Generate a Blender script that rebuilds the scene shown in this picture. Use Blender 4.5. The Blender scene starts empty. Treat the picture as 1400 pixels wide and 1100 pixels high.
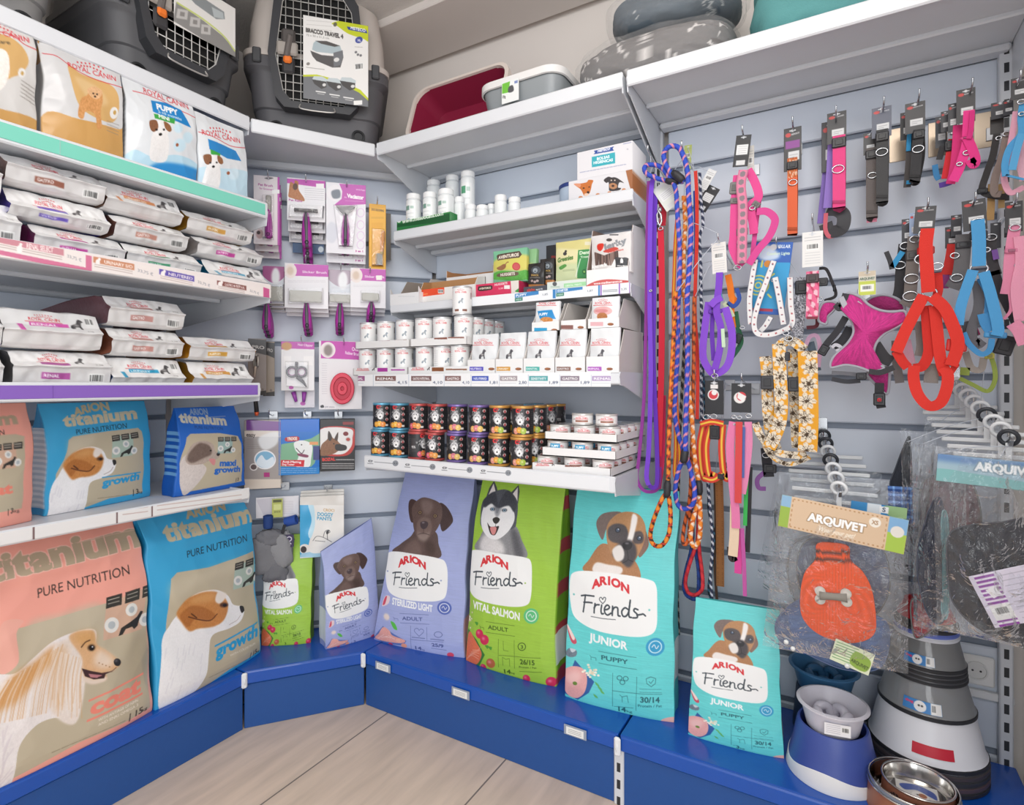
import bpy,math,random
import numpy as np
from mathutils import Vector
random.seed(11)
rng=np.random.default_rng(11)
SC=bpy.context.scene
COL=SC.collection
F,CXP,HYP,CZ=770.0,700.0,525.0,1.25
TH=math.radians(30.3)
CT,ST=math.cos(TH),math.sin(TH)
RB,LB,XE=2.04,-2.33,0.41
LEND,RSTART=1.27,-1.60
NA=np.array([0.77,-0.73])/math.hypot(.77,.73)
DA=np.array([LB,LEND])
RZD=math.atan2(.77,.73)
def ray(px,py):
 a,b=(px-CXP)/F,(HYP-py)/F
 return np.array([CT*a-ST,ST*a+CT,b])
def oy(px,py,y):
 d=ray(px,py);t=y/d[1]
 return np.array([d[0]*t,y,CZ+d[2]*t])
def ox(px,py,x):
 d=ray(px,py);t=x/d[0]
 return np.array([x,d[1]*t,CZ+d[2]*t])
def oz(px,py,z):
 d=ray(px,py);t=(z-CZ)/d[2]
 return np.array([d[0]*t,d[1]*t,z])
def od(px,py,off):
 d=ray(px,py);t=(DA@NA+off)/(d[:2]@NA)
 return np.array([d[0]*t,d[1]*t,CZ+d[2]*t])
def proj(p):
 X=CT*p[0]+ST*p[1];Y=-ST*p[0]+CT*p[1]
 return(CXP+F*X/Y,HYP-F*(p[2]-CZ)/Y)
def depth(p):
 return-ST*p[0]+CT*p[1]
def hx(c):
 if isinstance(c,str):
  c=c.lstrip('#');return np.array([int(c[i:i+2],16)for i in(0,2,4)])/255.0
 return np.asarray(c,float)
def lin(c):
 c=np.clip(hx(c),0,1)
 return np.where(c<=.04045,c/12.92,((c+.055)/1.055)**2.4)
MATS={}
def mt(col='#ffffff',rough=.5,metal=0.0,bump=0.0,scale=60.0,coat=0.0,vc=False,emit=0.0,var=0.0,stretch=None,spec=.5):
 key=(str(col),rough,metal,bump,scale,coat,vc,emit,var,stretch,spec)
 if key in MATS:return MATS[key]
 m=bpy.data.materials.new('mat_%d'%len(MATS));m.use_nodes=True
 nt=m.node_tree;N=nt.nodes;L=nt.links
 b=N['Principled BSDF']
 b.inputs['Roughness'].default_value=rough
 b.inputs['Metallic'].default_value=metal
 b.inputs['Coat Weight'].default_value=coat
 b.inputs['Specular IOR Level'].default_value=spec
 tc=N.new('ShaderNodeTexCoord');vec=tc.outputs['Object']
 if stretch:
  mp=N.new('ShaderNodeMapping');mp.inputs['Scale'].default_value=stretch
  L.new(vec,mp.inputs[0]);vec=mp.outputs[0]
 src=None
 if vc:
  at=N.new('ShaderNodeAttribute');at.attribute_name='Col';src=at.outputs['Color']
 if var>0 or bump>0:
  nz=N.new('ShaderNodeTexNoise');nz.inputs['Scale'].default_value=scale
  nz.inputs['Detail'].default_value=4;L.new(vec,nz.inputs['Vector'])
 if var>0:
  mx=N.new('ShaderNodeMix');mx.data_type='RGBA';mx.blend_type='MULTIPLY'
  mr=N.new('ShaderNodeMapRange');mr.inputs[3].default_value=1-var;mr.inputs[4].default_value=1+var*.3
  L.new(nz.outputs[0],mr.inputs[0])
  mx.inputs[0].default_value=1
  if src:L.new(src,mx.inputs[6])
  else:mx.inputs[6].default_value=(*lin(col),1)
  L.new(mr.outputs[0],mx.inputs[7]);src=mx.outputs[2]
 if src:L.new(src,b.inputs['Base Color'])
 else:b.inputs['Base Color'].default_value=(*lin(col),1)
 if bump>0:
  bp=N.new('ShaderNodeBump');bp.inputs['Strength'].default_value=bump;bp.inputs['Distance'].default_value=.004
  L.new(nz.outputs[0],bp.inputs['Height']);L.new(bp.outputs[0],b.inputs['Normal'])
 if emit>0:
  b.inputs['Emission Color'].default_value=(*lin(col),1);b.inputs['Emission Strength'].default_value=emit
 MATS[key]=m
 return m
def vcm(rough=.5,bump=0.0,scale=60.0,metal=0.0,coat=0.0,spec=.5):
 return mt(rough=rough,bump=bump,scale=scale,metal=metal,coat=coat,vc=True,spec=spec)
def film(tint='#ffffff',gloss=.28,scale=35.0,key='film',haze=0.02,refl=.75,gr=.10,bump=.5,dist=1.2):
 """clear crinkled plastic film"""
 k=(key,tint,gloss,scale,haze,refl)
 if k in MATS:return MATS[k]
 m=bpy.data.materials.new('film_%d'%len(MATS));m.use_nodes=True
 nt=m.node_tree;N=nt.nodes;L=nt.links
 N.remove(N['Principled BSDF']);out=N['Material Output']
 tr=N.new('ShaderNodeBsdfTransparent');tr.inputs[0].default_value=(*lin(tint),1)
 gl=N.new('ShaderNodeBsdfGlossy');gl.inputs['Roughness'].default_value=gr
 df=N.new('ShaderNodeBsdfDiffuse');df.inputs[0].default_value=(.95,.96,.97,1)
 tc=N.new('ShaderNodeTexCoord')
 nz=N.new('ShaderNodeTexNoise');nz.inputs['Scale'].default_value=scale;nz.inputs['Detail'].default_value=3
 nz.inputs['Distortion'].default_value=dist
 L.new(tc.outputs['Object'],nz.inputs['Vector'])
 bp=N.new('ShaderNodeBump');bp.inputs['Strength'].default_value=bump;bp.inputs['Distance'].default_value=.010
 L.new(nz.outputs[0],bp.inputs['Height'])
 L.new(bp.outputs[0],gl.inputs['Normal'])
 lw=N.new('ShaderNodeFresnel');lw.inputs[0].default_value=1.5;L.new(bp.outputs[0],lw.inputs['Normal'])
 ad=N.new('ShaderNodeMath');ad.operation='MULTIPLY_ADD';ad.inputs[1].default_value=refl;ad.inputs[2].default_value=gloss*.08
 ad.use_clamp=True
 L.new(lw.outputs[0],ad.inputs[0])
 m1=N.new('ShaderNodeMixShader');L.new(ad.outputs[0],m1.inputs[0]);L.new(tr.outputs[0],m1.inputs[1]);L.new(gl.outputs[0],m1.inputs[2])
 m2=N.new('ShaderNodeMixShader');m2.inputs[0].default_value=haze;L.new(m1.outputs[0],m2.inputs[1]);L.new(df.outputs[0],m2.inputs[2])
 L.new(m2.outputs[0],out.inputs['Surface'])
 MATS[k]=m
 return m
def mesh(name,V,Fc,mat,parent=None,col=None,smooth=True,loc=None,rz=0.0):
 me=bpy.data.meshes.new(name)
 V=np.asarray(V,np.float32).reshape(-1,3)
 if isinstance(Fc,np.ndarray):
  n,k=Fc.shape
  me.vertices.add(len(V));me.vertices.foreach_set('co',V.ravel())
  me.loops.add(n*k);me.loops.foreach_set('vertex_index',Fc.astype(np.int32).ravel())
  me.polygons.add(n);me.polygons.foreach_set('loop_start',np.arange(0,n*k,k,dtype=np.int32))
  me.update(calc_edges=True)
 else:
  me.from_pydata(V.tolist(),[],Fc);me.update()
 if smooth:
  me.polygons.foreach_set('use_smooth',np.ones(len(me.polygons),bool))
 if col is not None:
  ca=me.color_attributes.new('Col','FLOAT_COLOR','POINT')
  c=np.ones((len(V),4),np.float32);c[:,:3]=lin(np.asarray(col).reshape(-1,3))
  ca.data.foreach_set('color',c.ravel())
 me.materials.append(mat)
 o=bpy.data.objects.new(name,me);COL.objects.link(o)
 if parent is not None:o.parent=parent
 if loc is not None:o.location=loc
 if rz:o.rotation_euler=(0,0,rz)
 return o
LABELS={}
def tag(o,label,cat,group=None):
 o['label']=label;o['category']=cat
 if group:o['group']=group
 return o
def thing(name,label,cat,loc=(0,0,0),rz=0.0,group=None,rx=0.0,ry=0.0):
 o=bpy.data.objects.new(name,None);COL.objects.link(o)
 o.empty_display_size=.05
 o.location=loc;o.rotation_euler=(rx,ry,rz)
 return tag(o,label,cat,group)
def struct(o):
 o['kind']='structure';return o
def dup(root,loc,rz=None,label=None,group=None):
 """copy of a thing with copies of its parts and sub-parts"""
 r=root.copy();COL.objects.link(r);r.location=loc
 if rz is not None:r.rotation_euler=(root.rotation_euler[0],root.rotation_euler[1],rz)
 if label:r['label']=label
 if group:r['group']=group
 for ch in list(root.children):
  c=ch.copy();COL.objects.link(c);c.parent=r
  for g in list(ch.children):
   d=g.copy();COL.objects.link(d);d.parent=c
 return r
def rotz(a):
 c,s=math.cos(a),math.sin(a);return np.array([[c,-s,0],[s,c,0],[0,0,1]])
def rotx(a):
 c,s=math.cos(a),math.sin(a);return np.array([[1,0,0],[0,c,-s],[0,s,c]])
def roty(a):
 c,s=math.cos(a),math.sin(a);return np.array([[c,0,s],[0,1,0],[-s,0,c]])
class M:
 """collects shapes, links them as ONE mesh object"""
 def __init__(s,col=None):
  s.V=[];s.F=[];s.C=[];s.c=col;s.n=0
 def add(s,V,Fc,col=None):
  V=np.asarray(V,float).reshape(-1,3)
  s.V.append(V);s.F+=[tuple(int(i)+s.n for i in f)for f in Fc]
  c=s.c if col is None else col
  if c is not None:
   c=hx(c)
   s.C.append(np.broadcast_to(c.reshape(-1,3),(len(V),3)))
  s.n+=len(V)
  return s
 def box(s,c,d,R=None,col=None,bev=0.0):
  """bevelled box, centre c, size d"""
  h=np.array(d,float)/2;b=min(bev,h.min()*.9)
  if b<=0:
   V=np.array([[x,y,z]for x in(-1,1)for y in(-1,1)for z in(-1,1)])*h
   Fc=[(0,1,3,2),(4,6,7,5),(0,4,5,1),(2,3,7,6),(0,2,6,4),(1,5,7,3)]
  else:
   V=[];idx={}
   for sx in(-1,1):
    for sy in(-1,1):
     for sz in(-1,1):
      sg=np.array([sx,sy,sz])
      for ax in range(3):
       p=sg*(h-b);p=p.astype(float);p[ax]=sg[ax]*h[ax]
       idx[(sx,sy,sz,ax)]=len(V);V.append(p)
   Fc=[]
   for ax in range(3):
    u,v=[(1,2),(2,0),(0,1)][ax]
    for sg in(-1,1):
     q=[]
     for su,sv in((-1,-1),(1,-1),(1,1),(-1,1)):
      k=[0,0,0];k[ax]=sg;k[u]=su;k[v]=sv;q.append(idx[(*k,ax)])
     Fc.append(tuple(q if sg>0 else q[::-1]))
    for su in(-1,1):
     for sv in(-1,1):
      q=[]
      for a_,e in((u,-1),(v,-1),(v,1),(u,1)):
       k=[0,0,0];k[ax]=e;k[u]=su;k[v]=sv;q.append(idx[(*k,a_)])
      Fc.append(tuple(q if su*sv<0 else q[::-1]))
   for sx in(-1,1):
    for sy in(-1,1):
     for sz in(-1,1):
      q=[idx[(sx,sy,sz,a)]for a in range(3)]
      Fc.append(tuple(q if sx*sy*sz>0 else q[::-1]))
   V=np.array(V)
  if R is not None:V=V@np.asarray(R).T
  return s.add(V+np.asarray(c,float),Fc,col)
 def grid(s,P,col=None,closed_u=False,cap0=False,cap1=False,flip=False):
  P=np.asarray(P,float);ny,nx=P.shape[:2]
  Fc=[]
  for j in range(ny-1):
   for i in range(nx if closed_u else nx-1):
    k=(i+1)%nx
    f=(j*nx+i,j*nx+k,(j+1)*nx+k,(j+1)*nx+i)
    Fc.append(f[::-1]if flip else f)
  if cap0:Fc.append(tuple(range(nx-1,-1,-1))if not flip else tuple(range(nx)))
  if cap1:Fc.append(tuple(range((ny-1)*nx,ny*nx))if not flip else tuple(range(ny*nx-1,(ny-1)*nx-1,-1)))
  if col is not None:
   col=hx(col)
   col=col.reshape(-1,3)if col.size>3 else col
  return s.add(P.reshape(-1,3),Fc,col)
 def tube(s,pts,r,n=8,col=None,closed=False,cap=True):
  pts=np.asarray(pts,float);m=len(pts)
  r=np.broadcast_to(np.asarray(r,float),(m,))
  T=np.gradient(pts,axis=0)
  if closed:
   T=np.roll(pts,-1,0)-np.roll(pts,1,0)
  T/=np.linalg.norm(T,axis=1)[:,None]+1e-12
  up=np.array([0,0,1.])if abs(T[0][2])<.9 else np.array([1.,0,0])
  u=np.cross(up,T[0]);u/=np.linalg.norm(u)
  rings=[]
  ang=np.linspace(0,2*math.pi,n,endpoint=False)
  for i in range(m):
   u=u-T[i]*(u@T[i]);u/=np.linalg.norm(u)+1e-12
   v=np.cross(T[i],u)
   rings.append(pts[i]+r[i]*(np.cos(ang)[:,None]*u+np.sin(ang)[:,None]*v))
  P=np.array(rings)
  if closed:P=np.concatenate([P,P[:1]],0)
  c=col
  if col is not None and hx(col).size>3:
   c=hx(col)
   if closed:c=np.concatenate([c,c[:1]],0)
  return s.grid(P,c,closed_u=True,cap0=cap and not closed,cap1=cap and not closed)
 def cyl(s,p0,p1,r,n=16,col=None,r2=None):
  return s.tube([p0,p1],[r,r if r2 is None else r2],n,col)
 def lathe(s,prof,n=24,c=(0,0,0),col=None,sx=1.0,sy=1.0,cap=True):
  a=np.linspace(0,2*math.pi,n,endpoint=False)
  P=np.array([[(r*math.cos(t)*sx+c[0],r*math.sin(t)*sy+c[1],z+c[2])for t in a]for r,z in prof])
  if col is not None and hx(col).size>3:
   cc=hx(col);col=np.repeat(cc[:,None,:],n,1)
  return s.grid(P,col,closed_u=True,cap0=cap and prof[0][0]>1e-4,cap1=cap and prof[-1][0]>1e-4)
 def ribbon(s,pts,w,t=.0015,wd=(1,0,0),col=None,closed=False):
  """flat strap: polyline pts, width w along wd, thickness t"""
  pts=np.asarray(pts,float);m=len(pts)
  wd=np.broadcast_to(np.asarray(wd,float),(m,3))
  T=np.gradient(pts,axis=0)
  if closed:T=np.roll(pts,-1,0)-np.roll(pts,1,0)
  T/=np.linalg.norm(T,axis=1)[:,None]+1e-12
  W=wd-T*np.sum(wd*T,1)[:,None]
  W/=np.linalg.norm(W,axis=1)[:,None]+1e-9
  Nn=np.cross(W,T)
  w=np.broadcast_to(np.asarray(w,float),(m,))[:,None]
  P=np.stack([pts-W*w/2-Nn*t/2,pts+W*w/2-Nn*t/2,pts+W*w/2+Nn*t/2,pts-W*w/2+Nn*t/2],1)
  if closed:P=np.concatenate([P,P[:1]],0)
  if col is not None:
   col=hx(col)
   if col.size>3:
    if closed:col=np.concatenate([col,col[:1]],0)
    col=np.repeat(col.reshape(-1,1,3),4,1)
  return s.grid(P,col,closed_u=True,cap0=not closed,cap1=not closed)
 def ring(s,c,r,t,ax=(0,1,0),n=20,col=None,sx=1.0,half=False):
  ax=np.asarray(ax,float);ax/=np.linalg.norm(ax)
  u=np.cross(ax,[0,0,1.])if abs(ax[2])<.9 else np.array([1.,0,0]);u/=np.linalg.norm(u);v=np.cross(ax,u)
  a=np.linspace(0,math.pi if half else 2*math.pi,n,endpoint=half)
  pts=np.asarray(c,float)+r*(np.cos(a)[:,None]*u*sx+np.sin(a)[:,None]*v)
  if half:return s.tube(np.concatenate([pts,pts[:1]]),t,6,col)
  return s.tube(pts,t,6,col,closed=True)
 def build(s,name,mat,parent=None,smooth=False,loc=None,rz=0.0):
  V=np.concatenate(s.V)if s.V else np.zeros((0,3))
  C=np.concatenate(s.C)if s.C and sum(len(c)for c in s.C)==len(V)else None
  o=mesh(name,V,s.F,mat,parent,C,smooth,loc,rz)
  if smooth=='auto':
   o.data.set_sharp_from_angle(angle=math.radians(35))
  return o
def curve(pts,n=40,closed=False):
 """Catmull-Rom through pts"""
 p=np.asarray(pts,float)
 if closed:p=np.concatenate([p[-1:],p,p[:2]])
 else:p=np.concatenate([2*p[:1]-p[1:2],p,2*p[-1:]-p[-2:-1]])
 k=len(p)-3
 t=np.linspace(0,k,n,endpoint=not closed);i=np.minimum(t.astype(int),k-1);f=(t-i)[:,None]
 a,b,c,d=p[i],p[i+1],p[i+2],p[i+3]
 return .5*(2*b+(c-a)*f+(2*a-5*b+4*c-d)*f**2+(3*b-a-3*c+d)*f**3)
def homog(src,dst):
 A=[];B=[]
 for(x,y),(u,v)in zip(src,dst):
  A.append([x,y,1,0,0,0,-u*x,-u*y]);B.append(u)
  A.append([0,0,0,x,y,1,-v*x,-v*y]);B.append(v)
 h=np.linalg.solve(np.array(A),np.array(B));return np.append(h,1).reshape(3,3)
GLY={}
def glyphs(txt,bold=0.0):
 """outline edges of a line of lettering, cap height = 1, starting at x=0"""
 k=(txt,bold)
 if k in GLY:return GLY[k]
 cu=bpy.data.curves.new('lettering','FONT');cu.body=txt;cu.resolution_u=3;cu.offset=bold
 ob=bpy.data.objects.new('lettering',cu);COL.objects.link(ob)
 dg=bpy.context.evaluated_depsgraph_get();dg.update()
 me=ob.evaluated_get(dg).to_mesh()
 V=np.array([v.co[:2]for v in me.vertices])if len(me.vertices)else np.zeros((0,2))
 cnt={}
 for p in me.polygons:
  for e in p.edge_keys:cnt[e]=cnt.get(e,0)+1
 E=np.array([e for e,n in cnt.items()if n==1],int).reshape(-1,2)
 ob.evaluated_get(dg).to_mesh_clear()
 bpy.data.objects.remove(ob);bpy.data.curves.remove(cu)
 if len(V):
  V=V/.729
  V[:,0]-=V[:,0].min()
 seg=V[E]if len(E)else np.zeros((0,2,2))
 GLY[k]=(seg,V[:,0].max()if len(V)else 0)
 return GLY[k]
class Art:
 """printed picture painted on the vertices of a fine surface; shapes are given in any of three frames:
    uv (0..1, v down), or the photo's pixels / zoom pixels through the homography of the surface"""
 def __init__(s,w,h,bg,res=.0016,quad=None):
  s.w,s.h=w,h
  s.nx,s.ny=max(4,int(w/res)+1),max(4,int(h/res)+1)
  s.a=np.empty((s.ny,s.nx,3));s.a[:]=hx(bg)
  s.H=homog(quad,[(0,0),(1,0),(1,1),(0,1)])if quad is not None else None
  s.z=None;s.tf=None
 def zoom(s,x0,y0,k):
  s.z=(x0,y0,k);return s
 def px(s,P):
  P=np.asarray(P,float).reshape(-1,2)
  if s.tf:P=s.tf(P)
  if s.H is not None:
   if s.z:P=np.array(s.z[:2])+P/s.z[2]
   Q=np.c_[P,np.ones(len(P))]@s.H.T;P=Q[:,:2]/Q[:,2:]
  return P*[s.nx-1,s.ny-1]
 def _cov(s,E,ss=3):
  """coverage of the region bounded by segments E (n,2,2) in canvas px (even-odd)"""
  lo=np.floor(E.reshape(-1,2).min(0)).astype(int)-1;hi=np.ceil(E.reshape(-1,2).max(0)).astype(int)+2
  x0,y0=max(lo[0],0),max(lo[1],0);x1,y1=min(hi[0],s.nx),min(hi[1],s.ny)
  if x1<=x0 or y1<=y0:return None
  W,Hh=(x1-x0)*ss,(y1-y0)*ss
  D=np.zeros((Hh,W+1),np.int32)
  e=(E-[x0-.5,y0-.5])*ss
  for(ax,ay),(bx,by)in e:
   if ay==by:continue
   if ay>by:ax,ay,bx,by=bx,by,ax,ay
   r0,r1=max(0,math.ceil(ay-.5)),min(Hh-1,math.ceil(by-.5)-1)
   if r1<r0:continue
   r=np.arange(r0,r1+1)
   xc=np.clip(np.ceil(ax+(r+.5-ay)*(bx-ax)/(by-ay)-.5),0,W).astype(int)
   D[r,xc]+=1
  m=(np.cumsum(D[:,:W],1)&1).astype(float)
  m=m.reshape(y1-y0,ss,x1-x0,ss).mean((1,3))
  return m,x0,y0,x1,y1
 def _blend(s,m,x0,y0,x1,y1,col,alpha=1.0,noise=0.0):
  c=hx(col)
  if noise:
   n=rng.random(m.shape);n=(n+np.roll(n,1,0)+np.roll(n,1,1)+np.roll(n,2,0))/4-.5
   c=np.clip(c+n[...,None]*noise,0,1)
  m=(m*alpha)[...,None]
  s.a[y0:y1,x0:x1]=s.a[y0:y1,x0:x1]*(1-m)+c*m
 def poly(s,pts,col,soft=0,alpha=1.0,noise=0.0,sm=True):
  P=np.asarray(pts,float)
  if sm:P=curve(P,len(P)*6,True)
  P=s.px(P)
  E=np.stack([P,np.roll(P,-1,0)],1)
  if soft:
   k=max(1,int(soft*s.nx))
   lo=np.floor(P.min(0)).astype(int)-3*k;hi=np.ceil(P.max(0)).astype(int)+3*k
   x0,y0=max(lo[0],0),max(lo[1],0);x1,y1=min(hi[0],s.nx),min(hi[1],s.ny)
   r=s._cov(E,2)
   if r is None or x1<=x0 or y1<=y0:return s
   m=np.zeros((s.ny,s.nx));m[r[2]:r[4],r[1]:r[3]]=r[0]
   m=m[y0:y1,x0:x1]
   for _ in range(2):
    for ax in(0,1):
     c=np.cumsum(np.pad(m,[(k+1,k)if a==ax else(0,0)for a in(0,1)],mode='edge'),ax)
     n=m.shape[ax]
     m=(np.take(c,range(2*k+1,2*k+1+n),ax)-np.take(c,range(0,n),ax))/(2*k+1)
   s._blend(m,x0,y0,x1,y1,col,alpha,noise)
  else:
   r=s._cov(E)
   if r:s._blend(*r,col,alpha,noise)
  return s
 def ell(s,cx,cy,rx,ry=None,col='#000000',soft=0,alpha=1.0,noise=0.0,rot=0.0):
  if ry is None:ry=rx if s.H is not None else rx*s.w/s.h
  t=np.linspace(0,2*math.pi,28,endpoint=False)
  x,y=rx*np.cos(t),ry*np.sin(t);c,n=math.cos(rot),math.sin(rot)
  return s.poly(np.c_[cx+x*c-y*n,cy+x*n+y*c],col,soft,alpha,noise,sm=False)
 def rect(s,x0,y0,x1,y1,col,alpha=1.0):
  return s.poly([(x0,y0),(x1,y0),(x1,y1),(x0,y1)],col,0,alpha,sm=False)
 def line(s,pts,w,col,sm=False,alpha=1.0):
  """stroke, w in metres on the surface"""
  P=np.asarray(pts,float)
  if sm:P=curve(P,len(P)*5)
  P=s.px(P);hw=max(.5*w*s.nx/s.w,.45)
  lo=np.floor(P.min(0)-hw-1).astype(int);hi=np.ceil(P.max(0)+hw+2).astype(int)
  x0,y0=max(lo[0],0),max(lo[1],0);x1,y1=min(hi[0],s.nx),min(hi[1],s.ny)
  if x1<=x0 or y1<=y0:return s
  Y,X=np.mgrid[y0:y1,x0:x1];d=np.full(X.shape,1e9)
  for a,b in zip(P[:-1],P[1:]):
   v=b-a;L=v@v+1e-9
   t=np.clip(((X-a[0])*v[0]+(Y-a[1])*v[1])/L,0,1)
   d=np.minimum(d,np.hypot(X-a[0]-t*v[0],Y-a[1]-t*v[1]))
  s._blend(np.clip(hw+.5-d,0,1),x0,y0,x1,y1,col,alpha)
  return s
 def text(s,txt,p0,p1,h,col,bold=0.0,arc=0.0,alpha=1.0,slant=0.0,out=None):
  """lettering from baseline start p0 to baseline end p1 (frame units), cap height h (frame units, along the frame's y)"""
  seg,wid=glyphs(txt,bold)
  if not len(seg):return s
  p0,p1=np.asarray(p0,float),np.asarray(p1,float)
  t=seg[...,0]/wid;y=seg[...,1]
  d=p1-p0
  P=p0+t[...,None]*d
  P[...,1]-=y*h+arc*h*4*t*(1-t)
  P[...,0]+=slant*y*h
  E=s.px(P.reshape(-1,2)).reshape(-1,2,2)
  if out:
   for dx,dy in((-1,0),(1,0),(0,1),(0,-1),(1,1),(-1,1),(1,-1),(-1,-1)):
    r=s._cov(E+np.array([dx,dy])*out[0]*s.nx/s.w)
    if r:s._blend(*r,out[1])
  r=s._cov(E)
  if r:s._blend(*r,col,alpha)
  return s
 def lines(s,x0,y0,x1,y1,n,col,w=.0012,dy=None,alpha=.7):
  """rows of small print, drawn as broken strokes"""
  for i in range(n):
   y=y0+(y1-y0)*i/max(n-1,1);x=x0
   while x<x1:
    e=min(x1,x+(x1-x0)*random.uniform(.05,.16));sl=(dy or 0)
    s.line([(x,y+sl*(x-x0)),(e,y+sl*(e-x0))],w,col,alpha=alpha);x=e+(x1-x0)*.025
  return s
 def barcode(s,x0,y0,x1,y1,col='#222222'):
  s.rect(x0,y0,x1,y1,'#f4f4f2')
  x=x0+(x1-x0)*.06
  while x<x1-(x1-x0)*.08:
   w=(x1-x0)*random.choice((.03,.05,.08));s.rect(x,y0+(y1-y0)*.1,min(x+w,x1),y0+(y1-y0)*.8,col,.85);x+=w+(x1-x0)*random.choice((.03,.05))
  return s
 def streak(s,amt,horiz=True,sc=6):
  """faint printed wood-grain streaks"""
  n=rng.random((s.ny,s.nx));ax=1 if horiz else 0
  k=max(3,int((s.nx if horiz else s.ny)*.12))
  c=np.cumsum(np.pad(n,[(0,0),(k,0)]if horiz else[(k,0),(0,0)],mode='wrap'),ax)
  n=(np.take(c,range(k,c.shape[ax]),ax)-np.take(c,range(0,c.shape[ax]-k),ax))/k-.5
  s.a=np.clip(s.a*(1+amt*n[...,None]*math.sqrt(k)),0,1);return s
 def like(s,w,h,res):
  """the same picture resampled for another size"""
  b=Art(w,h,'#ffffff',res)
  j=np.linspace(0,s.ny-1,b.ny);i=np.linspace(0,s.nx-1,b.nx)
  j0=np.minimum(j.astype(int),s.ny-2);i0=np.minimum(i.astype(int),s.nx-2)
  fj=(j-j0)[:,None,None];fi=(i-i0)[None,:,None];a=s.a
  b.a=(a[j0][:,i0]*(1-fj)*(1-fi)+a[j0+1][:,i0]*fj*(1-fi)+a[j0][:,i0+1]*(1-fj)*fi+a[j0+1][:,i0+1]*fj*fi)
  return b
 def copy(s):
  b=Art.__new__(Art);b.__dict__.update(s.__dict__);b.a=s.a.copy();return b
def gridfaces(ny,nx,closed=False):
 idx=np.arange(ny*nx).reshape(ny,nx)
 if closed:idx=np.concatenate([idx,idx[:,:1]],1)
 return np.stack([idx[:-1,:-1],idx[1:,:-1],idx[1:,1:],idx[:-1,1:]],-1).reshape(-1,4)
def vnoise(U,V,seed,n=10):
 """smooth noise from a few random waves"""
 r=np.random.default_rng(seed);z=0
 for _ in range(n):
  a=r.uniform(-1,1,2);z=z+r.uniform(.4,1)*np.sin(U*a[0]*6+V*a[1]*6+r.uniform(0,7))
 return z/math.sqrt(n)
def panel_mesh(name,art,mat,parent,t=.001,y=0.0,z0=0.0,x0=None,bulge=0.0,wr=0.0,seed=0,corner=0.0,R=None,off=None):
 """printed flat piece standing in local x-z (front towards -y), z0 bottom, real thickness t"""
 u=np.linspace(0,1,art.nx);v=np.linspace(0,1,art.ny);U,Vv=np.meshgrid(u,v)
 X=(U-.5)*art.w+(x0 or 0.0);Z=z0+(1-Vv)*art.h
 Y=np.full_like(X,y)
 if bulge:Y=Y-bulge*(1-np.abs(2*U-1)**2.5)*(1-np.abs(2*Vv-1)**2.5)
 if wr:Y=Y+wr*vnoise(U*3,Vv*3,seed)
 Pf=np.stack([X,Y,Z],-1)
 ring_i=np.concatenate([np.arange(art.nx),art.nx*np.arange(2,art.ny+1)-1,np.arange(art.nx*art.ny-2,art.nx*(art.ny-1)-1,-1),art.nx*np.arange(art.ny-2,0,-1)])
 Vf=Pf.reshape(-1,3);Cf=art.a.reshape(-1,3)
 Bk=Vf[ring_i].copy();Bk[:,1]=Bk[:,1]+t
 V=np.concatenate([Vf,Bk]);C=np.concatenate([Cf,Cf[ring_i]])
 if R is not None:V=V@np.asarray(R).T
 if off is not None:V=V+np.asarray(off)
 n=len(ring_i);base=len(Vf);k=np.arange(n);k2=(k+1)%n
 side=np.stack([ring_i[k],ring_i[k2],base+k2,base+k],1)
 Fq=np.concatenate([gridfaces(art.ny,art.nx),side[:,::1]])
 fl=[tuple(f)for f in Fq.tolist()]+[tuple((base+k).tolist())]if len(Fq)<4000 else None
 if fl is not None:
  return mesh(name,V,fl,mat,parent,C,False)
 c=len(V);V=np.concatenate([V,Bk.mean(0)[None]if R is None and off is None else V[base:].mean(0)[None]]);C=np.concatenate([C,Cf[:1]])
 o=mesh(name,V,np.concatenate([Fq,np.stack([base+k2,base+k,np.full(n,c),np.full(n,c)],1)[:0]]),mat,parent,C,False)
 return o
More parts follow.
